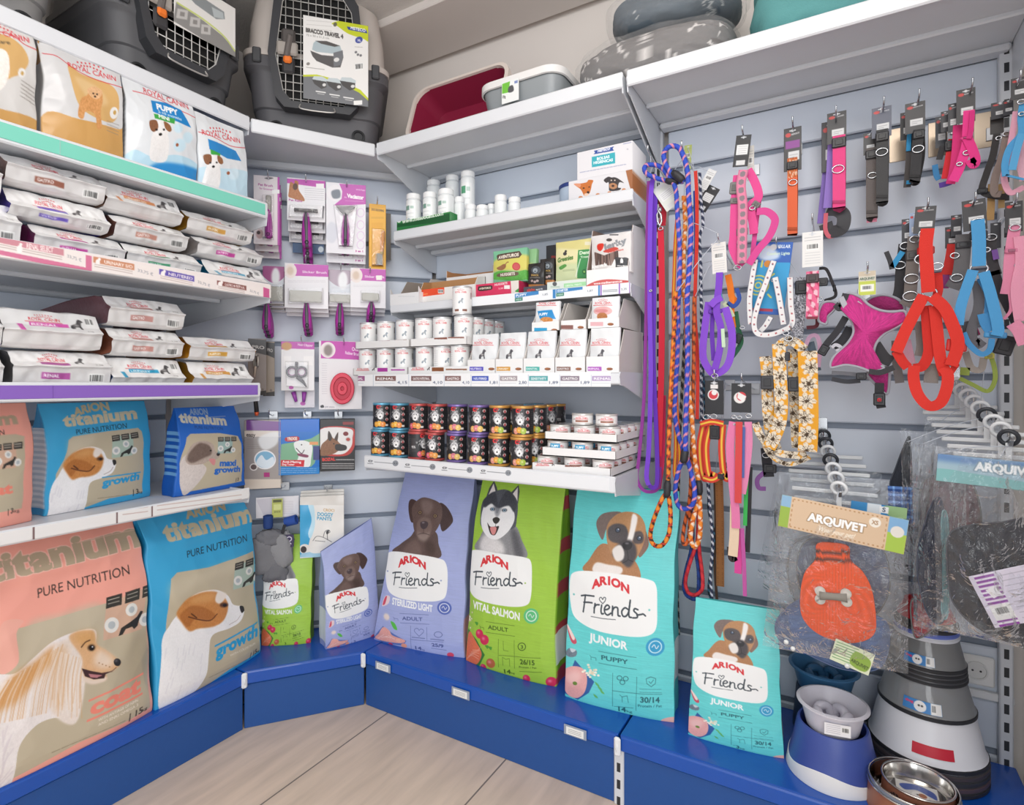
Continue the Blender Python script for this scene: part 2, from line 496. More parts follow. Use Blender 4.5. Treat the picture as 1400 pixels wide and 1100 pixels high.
class Sack:
 """standing pouch of pet food; bottom front corners A (left) and B (right), height h, depth d, leaning back by lean"""
 def __init__(s,A,B,h,d,lean=.05,res=.0016,bg='#ffffff',tw=1.0):
  A,B=np.asarray(A,float),np.asarray(B,float)
  s.A,s.w,s.h,s.d,s.lean,s.res=A,float(np.linalg.norm((B-A)[:2])),h,d,lean,res
  s.rz=math.atan2(B[1]-A[1],B[0]-A[0])
  s.base=(A+B)/2;s.R=rotz(s.rz)
  w2=s.w/2;s.tw=tw;wt=w2*tw
  loc=[(-wt,lean*h+d*.35,h*.995),(wt,lean*h+d*.35,h*.995),(w2,0,0),(-w2,0,0)]
  s.quad=[proj(s.base+s.R@np.array(p))for p in loc]
  s.art=Art(s.w,h,bg,res,s.quad)
 def build(s,name,label,cat,sidecol,backcol,group=None,rough=.42,wr=.004,seed=0,topc=None,sidefn=None,bump=.15,fold=0.0,part='pouch',sag=0.0,mouth=None):
  a=s.art;nx,ny=a.nx,a.ny
  t=thing(name,label,cat,tuple(s.base),s.rz,group)
  u=np.linspace(-1,1,nx);v=np.linspace(0,1,ny)
  zf=1-v
  hd=s.d/2*np.where(zf<.55,1.0,np.clip(1-((zf-.55)/.45)**1.7,0,1))+.004
  hd=hd*np.where(zf<.06,.90+.10*np.sqrt(np.clip(zf/.06,0,1)),1)
  wid=s.w/2*(1-.02*np.sin(zf*math.pi)+(s.tw-1)*zf)
  FX=u[None]*wid[:,None]
  FY=-hd[:,None]*(.76+.24*(1-np.abs(u[None])**3))
  sd=np.array([.5,.15,-.25,-.62]);sx=np.array([.995,.97,.97,.995])
  RX=wid[:,None]*sx[None];RY=-hd[:,None]*sd[None]
  bk=np.linspace(1,-1,9);BX=wid[:,None]*bk[None]*.99;BY=hd[:,None]*(.66+.3*(1-np.abs(bk[None])**2.6))
  LX=-RX[:,::-1];LY=RY[:,::-1]
  X=np.concatenate([FX,RX,BX,LX],1);Y=np.concatenate([FY,RY,BY,LY],1)
  Z=np.repeat((zf*s.h)[:,None],X.shape[1],1)
  U=np.concatenate([u,np.full(4,1.05),bk,np.full(4,-1.05)]);UU,VV=np.meshgrid(U,v)
  k=wr*(.35+.65*np.abs(UU)+.9*np.clip(zf[:,None]-.6,0,1))
  ridge=lambda x:.8-(x*x+.03)**.36
  nz=.9*vnoise(UU*.8,VV*1.6,seed,5)+.55*ridge(vnoise(UU*1.3,VV*2.3,seed+1,5))+.35*ridge(vnoise(UU*2.2+VV,VV*5,seed+2,6))
  env=np.clip(np.minimum(zf[:,None]*12,1),0,1)
  Y=Y+np.sign(Y)*k*nz*env
  X=X+wr*.6*vnoise(VV*4,UU,seed+3)*env*np.clip(UU,-1,1)
  if fold:Y=Y-fold*np.exp(-((zf[:,None]-.86)/.05)**2)*(1-.3*np.abs(UU))
  if sag:Z=Z-sag*(np.abs(UU)**2)*np.clip(zf[:,None]-.7,0,1)*3
  if mouth:Z=Z+mouth*UU*np.clip(zf[:,None]-.5,0,1)*2
  Y=Y+s.d/2+s.lean*Z+0.0
  C=np.empty(X.shape+(3,))
  C[:,:nx]=a.a
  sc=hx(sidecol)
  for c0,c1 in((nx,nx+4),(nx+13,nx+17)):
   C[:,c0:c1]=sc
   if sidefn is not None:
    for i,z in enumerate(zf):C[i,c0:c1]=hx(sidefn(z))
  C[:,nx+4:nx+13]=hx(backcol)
  P=np.stack([X,Y,Z],-1);n=P.shape[1]
  V=P.reshape(-1,3);Cc=C.reshape(-1,3)
  q=gridfaces(ny,n,True)
  o=mesh(part,V,q,vcm(rough,bump,25),t,Cc,True)
  o2=M(backcol)
  lo=P[-1];o2.add(lo,[tuple(range(n))])
  o2.build('bottom_seal',vcm(.5),t)
  s.root=t;s.P=P
  return t
def lray(t,px,py,y):
 """local (x, z) of thing t where the photo pixel's sight line meets its plane y"""
 R=rotz(t.rotation_euler[2]);o=R.T@(np.zeros(3)+np.array([0,0,CZ])-np.asarray(t.location));d=R.T@ray(px,py)
 k=(y-o[1])/d[1];p=o+k*d;return np.array([p[0],p[2]])
 #  helpers for flat printed pieces
def lquad(loc,rz,x0,x1,z0,z1,y,rx=0.0):
 R=rotz(rz)@rotx(rx)
 return[proj(np.asarray(loc)+R@np.array(p))for p in((x0,y,z1),(x1,y,z1),(x1,y,z0),(x0,y,z0))]
def art_on(t,x0,x1,z0,z1,y,bg,res=.0016):
 """a picture for a flat piece of thing t, traced in photo pixels"""
 return Art(x1-x0,z1-z0,bg,res,lquad(t.location,t.rotation_euler[2],x0,x1,z0,z1,y,t.rotation_euler[0]))
WHITE='#dfe2e6';PANEL='#c3cad6'
m_white=mt('#d6d9de',.38,var=.04,scale=8)
m_lip=mt('#e2e4e8',.35,var=.03,scale=10)
m_panel=mt('#dbe3ef',.42,var=.04,scale=5)
m_groove=mt('#8d97a6',.6)
m_blue=mt('#0f52b2',.32,bump=.06,scale=90,var=.08,coat=.3)
m_kick=mt('#1f5298',.38,bump=.05,scale=60,var=.08)
m_steel=mt('#c9ccd0',.25,metal=1.0)
m_dark=mt('#2b2d31',.5)
m_clip=mt('#eceef0',.4)
#  room
fl=M();fl.box((-.6,.4,-.02),(4.2,4.0,.04))
m=bpy.data.materials.new('floor_tile');m.use_nodes=True
nt=m.node_tree;N=nt.nodes;L=nt.links;b=N['Principled BSDF']
tc=N.new('ShaderNodeTexCoord');sp=N.new('ShaderNodeSeparateXYZ');L.new(tc.outputs['Object'],sp.inputs[0])
ax=N.new('ShaderNodeMath');ax.operation='ADD';ax.inputs[1].default_value=-.80;L.new(sp.outputs[1],ax.inputs[0])
ay=N.new('ShaderNodeMath');ay.operation='ADD';ay.inputs[1].default_value=1.49;L.new(sp.outputs[0],ay.inputs[0])
cb=N.new('ShaderNodeCombineXYZ');L.new(ax.outputs[0],cb.inputs[0]);L.new(ay.outputs[0],cb.inputs[1])
br=N.new('ShaderNodeTexBrick');br.offset=.78;br.inputs['Scale'].default_value=1.0
br.inputs['Brick Width'].default_value=1.05;br.inputs['Row Height'].default_value=.525
br.inputs['Mortar Size'].default_value=.0028;br.inputs['Mortar Smooth'].default_value=.1
br.inputs['Color1'].default_value=(*lin('#e3cdb9'),1);br.inputs['Color2'].default_value=(*lin('#dcc6b3'),1);br.inputs['Mortar'].default_value=(*lin('#85786f'),1)
L.new(cb.outputs[0],br.inputs['Vector'])
mp=N.new('ShaderNodeMapping');mp.inputs['Rotation'].default_value=(0,0,.15);mp.inputs['Scale'].default_value=(12,1.6,1);L.new(tc.outputs['Object'],mp.inputs[0])
nz=N.new('ShaderNodeTexNoise');nz.inputs['Scale'].default_value=2.2;nz.inputs['Detail'].default_value=6;L.new(mp.outputs[0],nz.inputs['Vector'])
mr=N.new('ShaderNodeMapRange');mr.inputs[1].default_value=.3;mr.inputs[2].default_value=.7;mr.inputs[3].default_value=.86;mr.inputs[4].default_value=1.08;L.new(nz.outputs[0],mr.inputs[0])
mx=N.new('ShaderNodeMix');mx.data_type='RGBA';mx.blend_type='MULTIPLY';mx.inputs[0].default_value=1;L.new(br.outputs[0],mx.inputs[6]);L.new(mr.outputs[0],mx.inputs[7])
L.new(mx.outputs[2],b.inputs['Base Color']);b.inputs['Roughness'].default_value=.42
struct(fl.build('floor',m))
m_wall=mt('#e6dfd9',.9,bump=.05,scale=200)
struct(M().box((-.9,RB+.07,1.4),(3.1,.06,2.8)).build('wall_back',m_wall))
struct(M().box((LB-.07,.4,1.4),(.06,3.4,2.8)).build('wall_left',m_wall))
struct(M().box((XE+.06,1.42,1.4),(.06,1.30,2.8)).build('wall_right',mt('#e3e4e6',.6)))
struct(M().box((-.9,.4,2.80),(3.1,3.4,.06)).build('ceiling',mt('#d8d4d0',.95,bump=.5,scale=120)))
struct(M().box((-.9,1.90,2.755),(2.9,.30,.035),bev=.004).build('trim_1',mt('#dcd5d0',.9)))
#  fixtures
def slat_panel(name,label,loc,rz,w,z0,z1,plain=False):
 t=thing(name,label,'wall panel',loc,rz)
 p=M();z=2.02-.15*14
 while z<z1:
  a,b_=max(z+.009,z0),min(z+.141,z1)
  if b_-a>.01:p.box((0,-.006,(a+b_)/2),(w,.012,b_-a),bev=.004)
  z+=.15
 p.build('slats',m_panel,t)
 M().box((0,.004,(z0+z1)/2),(w,.006,z1-z0)).build('groove_backing',m_groove,t)
 return t
slat_panel('slatwall_panel','grey-blue grooved wall panel behind the collars and harnesses',((RSTART+1.03+XE)/2,RB+.014,0),0,XE-RSTART-1.04-.05,.0,2.19)
slat_panel('slatwall_panel','grey-blue grooved wall panel behind the cans and medicine bottles',(RSTART+.51,RB+.014,0),0,1.015,.0,2.19)
dmid=(DA+np.array([RSTART,RB]))/2;dlen=math.hypot(RSTART-LB,RB-LEND)
slat_panel('slatwall_panel','grey-blue grooved corner panel behind the purple grooming tools',(dmid[0]-NA[0]*.014,dmid[1]-NA[1]*.014,0),RZD,dlen-.02,.0,2.19)
slat_panel('slatwall_panel','grey-blue back panel behind the stacked white food bags',(LB-.014,.55,0),math.pi/2,LEND-.02+.17-.02,.0,2.19)
m_slots=mt('#d6d9de',.39)
nt=m_slots.node_tree;N=nt.nodes;L=nt.links
tc=N.new('ShaderNodeTexCoord');sp=N.new('ShaderNodeSeparateXYZ');L.new(tc.outputs['Object'],sp.inputs[0])
def mth(op,a,b):
 n=N.new('ShaderNodeMath');n.operation=op
 for i,v in enumerate((a,b)):
  if isinstance(v,(int,float)):n.inputs[i].default_value=v
  else:L.new(v,n.inputs[i])
 return n.outputs[0]
fz=mth('FLOORED_MODULO',sp.outputs[2],.05)
sl=mth('MULTIPLY',mth('LESS_THAN',mth('ABSOLUTE',sp.outputs[0],0.0),.0055),mth('LESS_THAN',fz,.027))
mxs=N.new('ShaderNodeMix');mxs.data_type='RGBA';L.new(sl,mxs.inputs[0]);mxs.inputs[6].default_value=(*lin('#d6d9de'),1);mxs.inputs[7].default_value=(*lin('#2b2d31'),1)
L.new(mxs.outputs[2],N['Principled BSDF'].inputs['Base Color'])
def upright(label,loc,rz,z0=0.0,z1=2.2):
 t=thing('upright',label,'upright',loc,rz)
 M().box((0,0,(z0+z1)/2),(.03,.03,z1-z0),bev=.003).build('post',m_slots,t)
 return t
upright('white slotted shelf upright between the cans and the hanging leashes',(RSTART+1.03,RB-.002,0),0)
upright('white slotted upright at the far end of the harness wall',(XE-.02,RB-.018,0),0)
upright('slotted upright between two blue plinths under the large turquoise sack',(RSTART+1.03,1.617,0),0,0,.165)
DECK=.21
YD=1.605;XD=-1.865
def deck(label,pts,front,group='blue display plinths',tickets=()):
 """plinth: polygon outline of the top board; front = index of the front edge"""
 pts=[np.asarray(p,float)for p in pts];c=sum(pts)/len(pts)
 t=thing('display_plinth',label,'plinth',(c[0],c[1],0),0,group)
 n=len(pts);V=[(p[0]-c[0],p[1]-c[1],z)for z in(DECK-.028,DECK)for p in pts]
 Fc=[tuple(range(n-1,-1,-1)),tuple(range(n,2*n))]+[(i,(i+1)%n,n+(i+1)%n,n+i)for i in range(n)]
 o=mesh('top_board',V,Fc,m_blue,t,smooth=False)
 bv=o.modifiers.new('b','BEVEL');bv.width=.004;bv.segments=2
 a,b_=pts[front]-c,pts[(front+1)%n]-c;d=b_-a;ln=np.linalg.norm(d);d/=ln;nrm=np.array([d[1],-d[0]])
 R=rotz(math.atan2(d[1],d[0]));mid=(a+b_)/2
 M().box((*(mid+nrm*.0),DECK-.024),(ln-.004,.012,.044),R,bev=.004).build('front_lip',m_blue,t)
 M().box((*(mid-nrm*.012),(DECK-.05)/2),(ln+.004,.014,DECK-.05),R,bev=.002).build('kick_plate',m_kick,t)
 for u in tickets:
  q=a+d*ln*u
  h=M('#eef0f2').box((*(q+nrm*.011),DECK-.030),(.075,.004,.03),R,col='#9aa3b4',bev=.001)
  h.box((*(q+nrm*.0135),DECK-.030),(.058,.0012,.022),R,col='#eff0ee')
  for k in range(3):h.box((*(q+nrm*.0143),DECK-.025-.005*k),(.044,.0004,.001),R,col='#8d9096')
  h.build('ticket_holder',vcm(.3),t)
 return t
xb=RSTART+1.03
deck('blue plinth carrying the three tall sacks with dog portraits',[(RSTART,YD),(xb-.003,YD),(xb-.003,RB-.02),(RSTART,RB-.02)],0,tickets=(.10,.45,.87))
deck('blue plinth carrying the feeding bowls and the small turquoise bag',[(xb+.003,YD),(XE,YD),(XE,RB-.03),(xb+.003,RB-.03)],0)
deck('blue corner plinth under the small green and lavender bags',[(XD,LEND+.003),(RSTART-.004,YD-.003),(RSTART-.004,RB-.03),(LB+.03,LEND+.003)],0)
deck('blue plinth under the large salmon pink and light blue sacks',[(XD,-.1),(XD,LEND-.003),(LB+.02,LEND-.003),(LB+.02,-.1)],0)
def end_clip(label,p,rz):
 t=thing('end_clip',label,'clip',(p[0],p[1],DECK),rz)
 M().box((0,-.012,-.028),(.02,.012,.055),bev=.005).build('clip_body',m_clip,t)
 M().ring((0,-.006,-.03),.014,.0028,(1,0,0)).build('loop',m_clip,t)
end_clip('white plastic clip at the left corner of the corner plinth',(XD-.002,LEND),math.pi/2-.4)
end_clip('white plastic clip where the corner plinth meets the plinth of tall sacks',(RSTART,YD-.003),.3)
end_clip('white plastic clip on the plinth seam below the large turquoise sack',(xb,YD-.002),0)
def shelf(label,loc,rz,w,dep,lip=.04,stripcol=None,group=None,left=True,right=True,over=(0,0),rib=True,brz=.085,lipz=.004,name='shelf'):
 """origin at the middle of the back edge, z = top of the board; lip hangs from lipz down"""
 t=thing(name,label,'shelf',loc,rz,group)
 b_=M();b_.box((0,-dep/2,-.011),(w-.012,dep,.020),bev=.003)
 if rib:
  b_.box((0,-.03,-.030),(w-.02,.05,.02),bev=.006);b_.box((0,-dep*.55,-.026),(w-.02,.012,.016),bev=.004)
 b_.build('board',m_white,t)
 l=M();l.box(((over[1]-over[0])/2,-dep-.004,lipz-lip/2),(w-.004+over[0]+over[1],.010,lip),bev=.004)
 l.build('front_lip',m_lip,t)
 for sgn,on in((-1,left),(1,right)):
  if not on:continue
  x=sgn*(w/2-.004);k=M()
  prof=[(-.002,.004),(-.002,-brz-.03),(-.05,-brz-.03),(-dep+.03,-lip-.004),(-dep,-lip-.002),(-dep-.008,-.010),(-dep,.004)]
  V=[(x+e*.002,y,z)for e in(-1,1)for y,z in prof];n=len(prof)
  k.add(V,[tuple(range(n)),tuple(range(2*n-1,n-1,-1))]+[(i,n+i,n+(i+1)%n,(i+1)%n)for i in range(n)])
  k.build('bracket',m_white,t)
 t['_w']=w;t['_d']=dep
 return t
def strip(t,x0,x1,z0,z1,bg,res=.0018,name='price_strip',draw=None,rough=.3):
 y=-t['_d']-.0095
 a=art_on(t,x0,x1,z0,z1,y,bg,res)
 if draw:draw(a)
 return panel_mesh(name,a,vcm(rough),t,.0012,y,z0,(x0+x1)/2)
bm=RSTART+.515;W1=1.02
LM=.62;WL=2*(LEND-LM)
sh_r1=shelf('long white top shelf carrying the two litter trays',(bm,RB,2.195),0,W1,RB-1.665,.05,brz=.13,lipz=.012)
sh_r2=shelf('long white top shelf carrying the teal cushion',((xb+XE)/2,RB,2.195),0,XE-xb-.006,RB-1.665,.05,brz=.13,lipz=.012)
sh_l=shelf('white top shelf along the left wall carrying two dark pet carriers',(LB,LM,2.195),math.pi/2,WL,-1.835-LB,.05,brz=.1,lipz=.012)
def corner_shelf(label,z,lip):
 A=np.array([-1.835,LEND+.006]);B=np.array([RSTART-.006,1.665]);C=np.array([RSTART-.006,RB-.016]);D=np.array([LB+.016,LEND+.006])
 c=(A+B)/2;t=thing('corner_shelf',label,'shelf',(c[0],c[1],z),0)
 pts=[p-c for p in(A,B,C,D)];n=4
 V=[(*p,zz)for zz in(-.022,0)for p in pts]
 mesh('board',V,[(3,2,1,0),(4,5,6,7)]+[(i,(i+1)%4,4+(i+1)%4,4+i)for i in range(4)],m_white,t,smooth=False)
 d=B-A;ln=np.linalg.norm(d)
 M().box((0,0,.012-lip/2),(ln,.011,lip),rotz(math.atan2(d[1],d[0])),bev=.004).build('front_lip',m_lip,t)
 M().box((*((pts[2]+pts[3])/2+NA*.03),-.035),(dlen-.06,.03,.03),rotz(RZD),bev=.006).build('rear_rib',m_white,t)
 k=M();k.box((pts[0][0]-.005,pts[0][1]-.01,-.01),(.012,.02,.05),rotz(.8),bev=.003)
 k.build('joint_cap',m_white,t)
 return t
sh_c=corner_shelf('white corner shelf carrying the labelled pet carrier',2.195,.05)
sh_a=shelf('white shelf carrying the white medicine bottles',(bm,RB,1.868),0,W1,RB-1.765,.04,lipz=.012)
sh_b=shelf('white shelf carrying the dog treat boxes',(bm,RB,1.568),0,W1,RB-1.745,.034,lipz=.006)
sh_c3=shelf('white shelf carrying the white cans and the pouch boxes',(bm,RB,1.284),0,W1,RB-1.64,.035,lipz=.0)
sh_d=shelf('white shelf carrying the black labelled cans',(bm,RB,.968),0,W1,RB-1.60,.05,lipz=.008)
sh_t=shelf('shelf with a turquoise edge carrying the standing food bags',(LB,LM,1.86),math.pi/2,WL,-1.735-LB,.055,lipz=.022,left=False,rib=False)
sh_p=shelf('shelf with pink price tickets carrying tall stacks of white food bags',(LB,LM,1.585),math.pi/2,WL,-1.718-LB,.05,lipz=.012,left=False)
sh_v=shelf('shelf with a purple edge carrying low stacks of white food bags',(LB,LM,1.243),math.pi/2,WL,-1.775-LB,.05,lipz=.012,left=False)
sh_w=shelf('white shelf carrying the three small dog portrait bags',(LB,LM,.868),math.pi/2,WL,-1.835-LB,.04,lipz=.012,left=False)
hw=WL/2
def d_t(a):
 a.rect(0,0,1400,1100,'#86d4c2');
 for k in(-1,1):pass
for t_,z0,z1,c in((sh_t,-.024,.014,'#7fd3be'),(sh_v,-.030,.004,'#8a64bd')):
 s_=M(c).box((0,-t_['_d']-.0100,(z0+z1)/2),(WL-.03,.002,z1-z0),bev=.0008)
 s_.box((.04,-t_['_d']-.0105,(z0+z1)/2),(.0012,.0024,z1-z0),col='#a9c8c4' if t_ is sh_t else '#7a55ad')
 s_.build('coloured_strip',vcm(.28),t_)
def d_p(a):
 a.zoom(0,200,3.6667)
 pk='#d77a9b'
 a.poly([(-200,400),(460,550),(460,640),(-200,500)],pk,sm=False)
 for(x0,y0,x1,y1,hh,c,tx)in((-260,395,430,535,72,'#d1909b',''),(465,548,790,608,68,'#cf8f6d','URINARY S/O'),(795,610,1075,668,62,'#6a5bb0','NEUTERED'),(1085,668,1320,712,52,'#8a544f','GASTRO INTESTINAL')):
  a.poly([(x0,y0),(x1,y1),(x1,y1+hh),(x0,y0+hh)],'#f1e8e4',sm=False)
  xm=x0+(x1-x0)*(.64 if tx!='' else .84);sl=(y1-y0)/(x1-x0)
  a.poly([(x0+3,y0+3),(xm,y0+sl*(xm-x0)+3),(xm,y0+sl*(xm-x0)+hh*.5),(x0+3,y0+hh*.5)],c,sm=False)
  if tx:
   xt=x0+(xm-x0)*.28;xe=xm-8
   a.text(tx,(xt,y0+sl*(xt-x0)+hh*.40),(xe,y0+sl*(xe-x0)+hh*.40),hh*.24,'#fff6f2',.02)
   xs=x0+(xm-x0)*.12
   a.ell(xs,y0+sl*(xs-x0)+hh*.42,11,16,'#fbf3f0');a.ell(xs+8,y0+sl*(xs-x0)+hh*.2,7,8,'#fbf3f0')
  for k in range(2):
   a.line([(x0+10,y0+hh*(.62+.16*k)),(xm-10,y0+sl*(xm-x0-10)+hh*(.62+.16*k))],.0012,'#b9a5a0')
  a.text('33,75 €',(xm+18,y0+sl*(xm-x0)+hh*.6),(x1-22,y1+hh*.6),hh*.22,'#8a8a94')
 a.text('RENAL SELECT',(134,510),(268,532),26,'#fff6f2',.02)
 a.ell(98,515,15,20,'#fbf3f0');a.ell(104,492,8,8,'#fbf3f0')
 a.poly([(1320,705),(1350,715),(1350,770),(1320,765)],'#cf5f93',sm=False)
strip(sh_p,-hw+.01,hw-.004,-.036,.010,'#f0e6e3',draw=d_p)
def d_w(a):
 for x in(46,160,208):
  a.line([(x,690),(x,740)],.004,'#6d4d4d')
 for(x0,x1)in((0,42),(168,202),(215,330)):
  for k in range(2):
   ya=716-.13*x0+6*k;a.line([(x0,ya+3),(x1,ya+3-.13*(x1-x0))],.0012,'#b48f88')
strip(sh_w,-hw+.01,hw-.006,-.024,.008,'#e9e7e6',draw=d_w)
def d_c3(a):
 a.zoom(470,370,3.2558)
 for(x0,x1,c,tx,pr)in((33,130,'#a1638f','RENAL',''),(140,288,'#84625f','RENAL','4,15'),(300,445,'#7d5f5d','GASTRO INTESTINAL','4,10'),(450,565,'#84625f','GASTRO','4,10'),(570,690,'#3d56b8','NEUTERED','1,81'),(695,820,'#a59ba0','GASTRO','2,80'),(825,960,'#58a7ab','SENSITIVITY','1,89'),(965,1100,'#8c7f8d','GASTRO','1,89'),(1105,1255,'#b49fc6','RENAL','1,90')):
  xm=x0+(x1-x0)*.62
  a.rect(x0,468,xm,490,c)
  if tx:a.text(tx,(x0+8,485),(xm-8,485),11,'#ffffff',.02)
  if pr:a.text(pr,(xm+6,503),(x1-6,503),13,'#4c5a78',.01)
  a.rect(x1,462,x1+3,514,'#c9d2de')
  a.line([(x0,500),(xm-5,500)],.0012,'#b9bdc6')
strip(sh_c3,-W1/2-.07,W1/2-.03,-.042,.004,'#f3f4f6',draw=d_c3,res=.0014)
def d_d(a):
 a.zoom(470,520,3.2558)
 for(x,y)in((118,360),(283,376),(448,390),(620,403)):
  a.text('α',(x-9,y+2),(x+9,y+3),11,'#33363c',.03);a.line([(x-12,y+8),(x+12,y+10)],.0016,'#33363c')
  a.line([(x+18,y+2),(x+100,y+9)],.0016,'#60646c')
  a.ell(x+112,y+8,13,13,'#8f949b');a.text('3,5',(x+104,y+11),(x+120,y+12),7,'#3a3d42')
strip(sh_d,-W1/2+.005,W1/2-.02,-.036,.004,'#e8eaed',draw=d_d,res=.0014)
def d_b(a):
 a.zoom(700,310,7.368)
 for(x0,x1,y0,y1,c,tx)in((28,268,676,640,'#3f86c4','PUPPY'),(445,712,628,590,'#3f86c4','STARTER')):
  a.poly([(x0,y0),(x1,y1),(x1,y1+40),(x0,y0+40)],c,sm=False)
  a.text(tx,(x0+12,y0+30),(x0+120,y0+14),24,'#ffffff',.03)
  a.poly([(x0,y0+42),(x0+78,y0+32),(x0+78,y0+66),(x0,y0+76)],'#3d7f6c',sm=False)
  a.text('MINI',(x0+12,y0+66),(x0+66,y0+58),16,'#d8f0e2',.02)
 a.text('1,85',(310,692),(360,686),20,'#5b6472');a.text('1,87',(760,655),(815,650),20,'#5b6472')
 for x in(890,1075,1180):a.rect(x,560,x+14,700,'#9a6cc0')
 a.rect(410,560,440,720,'#3f86c4');a.rect(868,560,885,720,'#3f86c4')
 a.lines(915,640,1060,655,2,'#555b66',.002,-.06);a.text('2,35',(1098,640),(1155,634),22,'#555b66')
strip(sh_b,-.18,W1/2-.005,-.028,.006,'#eef1f4',draw=d_b,res=.0013)
#  camera and light
cd=bpy.data.cameras.new('camera');cam=bpy.data.objects.new('camera',cd);COL.objects.link(cam)
cam.location=(0,0,CZ);cam.rotation_euler=(math.pi/2,0,TH)
cd.sensor_fit='HORIZONTAL';cd.sensor_width=36.0;cd.lens=36.0*F/1400.0;cd.shift_y=-25.0/1400.0
cd.clip_start=.02
SC.camera=cam
SC.cycles.transparent_max_bounces=32
SC.view_settings.view_transform='Standard';SC.view_settings.look='None';SC.view_settings.gamma=1;SC.view_settings.use_curve_mapping=False
SC.view_settings.exposure=-0.06
w=bpy.data.worlds.new('shop_light');SC.world=w;w.use_nodes=True
w.node_tree.nodes['Background'].inputs[0].default_value=(.95,.97,1.0,1);w.node_tree.nodes['Background'].inputs[1].default_value=1.0
def area(name,loc,rot,size,power,col=(1,1,1)):
 l=bpy.data.lights.new(name,'AREA');l.shape='RECTANGLE';l.size,l.size_y=size;l.energy=power;l.color=col
 o=bpy.data.objects.new(name,l);COL.objects.link(o);o.location=loc;o.rotation_euler=rot;return o
area('ceiling_lamp',(-.55,.55,2.70),(0,0,0),(1.3,.35),9,(1,.97,.93))
area('ceiling_lamp',(.2,-.35,2.70),(0,0,0),(1.3,.35),9,(1,.97,.93))
d_=Vector((-.7,2.0,2.45))-Vector((.1,.5,2.55))
area('ceiling_lamp',(.1,.5,2.55),d_.to_track_quat('-Z','Y').to_euler(),(.9,.3),5.5,(1,.95,.9))
d_=Vector((-1.2,1.4,1.1))-Vector((1.2,-2.2,1.7))
area('fill_light',(1.2,-2.2,1.7),d_.to_track_quat('-Z','Y').to_euler(),(3.0,2.2),66,(.96,.98,1.0))  # unseen broad panel added as soft fill from behind the camera
#  the large printed sacks
def friends_word(a,o,k,sl,col='#3a444c',w=.0052):
 S=[[(12,62),(8,30),(3,-4)],[(-4,57),(14,62),(46,64)],[(6,33),(22,36),(38,37)],[(50,36),(47,16),(46,0)],[(46,18),(54,31),(66,34)],[(76,34),(73,14),(75,1),(82,2)],[(86,17),(100,22),(106,31),(97,37),(87,24),(88,6),(98,-1),(112,8)],[(118,35),(117,16),(116,0)],[(116,15),(125,31),(137,31),(138,14),(139,2),(146,1)],[(178,30),(165,35),(153,20),(157,3),(169,4),(179,22),(186,66)],[(185,60),(180,22),(181,3),(189,1)],[(214,33),(203,36),(199,27),(211,15),(210,3),(195,0)],[(210,12),(226,16),(234,18),(242,12)]]
 for s_ in S:
  a.line([(o[0]+k*x,o[1]-k*y+sl*k*x)for x,y in s_],w,col,sm=True)
 a.line([(o[0]+k*34,o[1]+k*16+sl*k*34),(o[0]+k*80,o[1]+k*17+sl*k*80),(o[0]+k*128,o[1]+k*15+sl*k*128)],w*.4,col,sm=True)
 hx0,hy0=o[0]+k*80,o[1]-k*48+sl*k*80
 a.line([(hx0+k*x,hy0-k*y)for x,y in((0,-8),(-12,6),(-10,15),(-4,15),(0,8),(5,16),(12,14),(9,2),(0,-8))],w*.5,col,sm=True)
def arc_text(a,txt,xs,ys,rots,h,col):
 for c,x,y,r in zip(txt,xs,ys,rots):
  w=h*glyphs(c,.05)[1]
  a.text(c,(x-w/2,y-r*w/2),(x+w/2,y+r*w/2),h,col,.05)
def lab(a):
 n=.10
 a.poly([(183,348),(215,308),(268,272),(300,240),(385,250),(402,300),(398,368)],'#5b4843',noise=n)
 a.poly([(230,345),(260,300),(300,285),(320,350)],'#75605a',.02,.8,n)
 a.poly([(340,290),(380,300),(385,345),(350,350)],'#46352f',.02,.8,n)
 a.poly([(250,130),(270,120),(305,145),(290,200),(268,212),(252,172)],'#4a3632',noise=n)
 a.poly([(398,135),(430,150),(461,196),(455,222),(420,250),(404,215),(392,170)],'#453230',noise=n)
 a.poly([(268,150),(305,116),(350,118),(402,140),(412,185),(396,236),(362,272),(320,280),(288,252),(274,200)],'#65504a',noise=n)
 a.poly([(310,125),(350,125),(370,150),(345,180),(320,165)],'#87726c',.02,.8,n)
 a.poly([(302,205),(330,190),(362,205),(368,245),(340,285),(308,276),(296,240)],'#7b665f',.01,.9,n)
 a.poly([(300,250),(330,262),(362,250),(345,288),(312,284)],'#9a8982',.015,.7)
 a.poly([(314,212),(332,206),(350,214),(346,232),(330,240),(316,230)],'#473a3e');a.ell(327,213,7,3,'#8f8689',.004)
 a.line([(331,240),(330,258)],.002,'#3a2b2a');a.line([(305,262),(330,257),(358,264)],.002,'#3f302e',True)
 for x,y in((308,172),(381,186)):a.ell(x,y,11,8,'#3c2c28',.004);a.ell(x,y,7,6,'#a78b63');a.ell(x,y,3.5,4,'#1d1614')
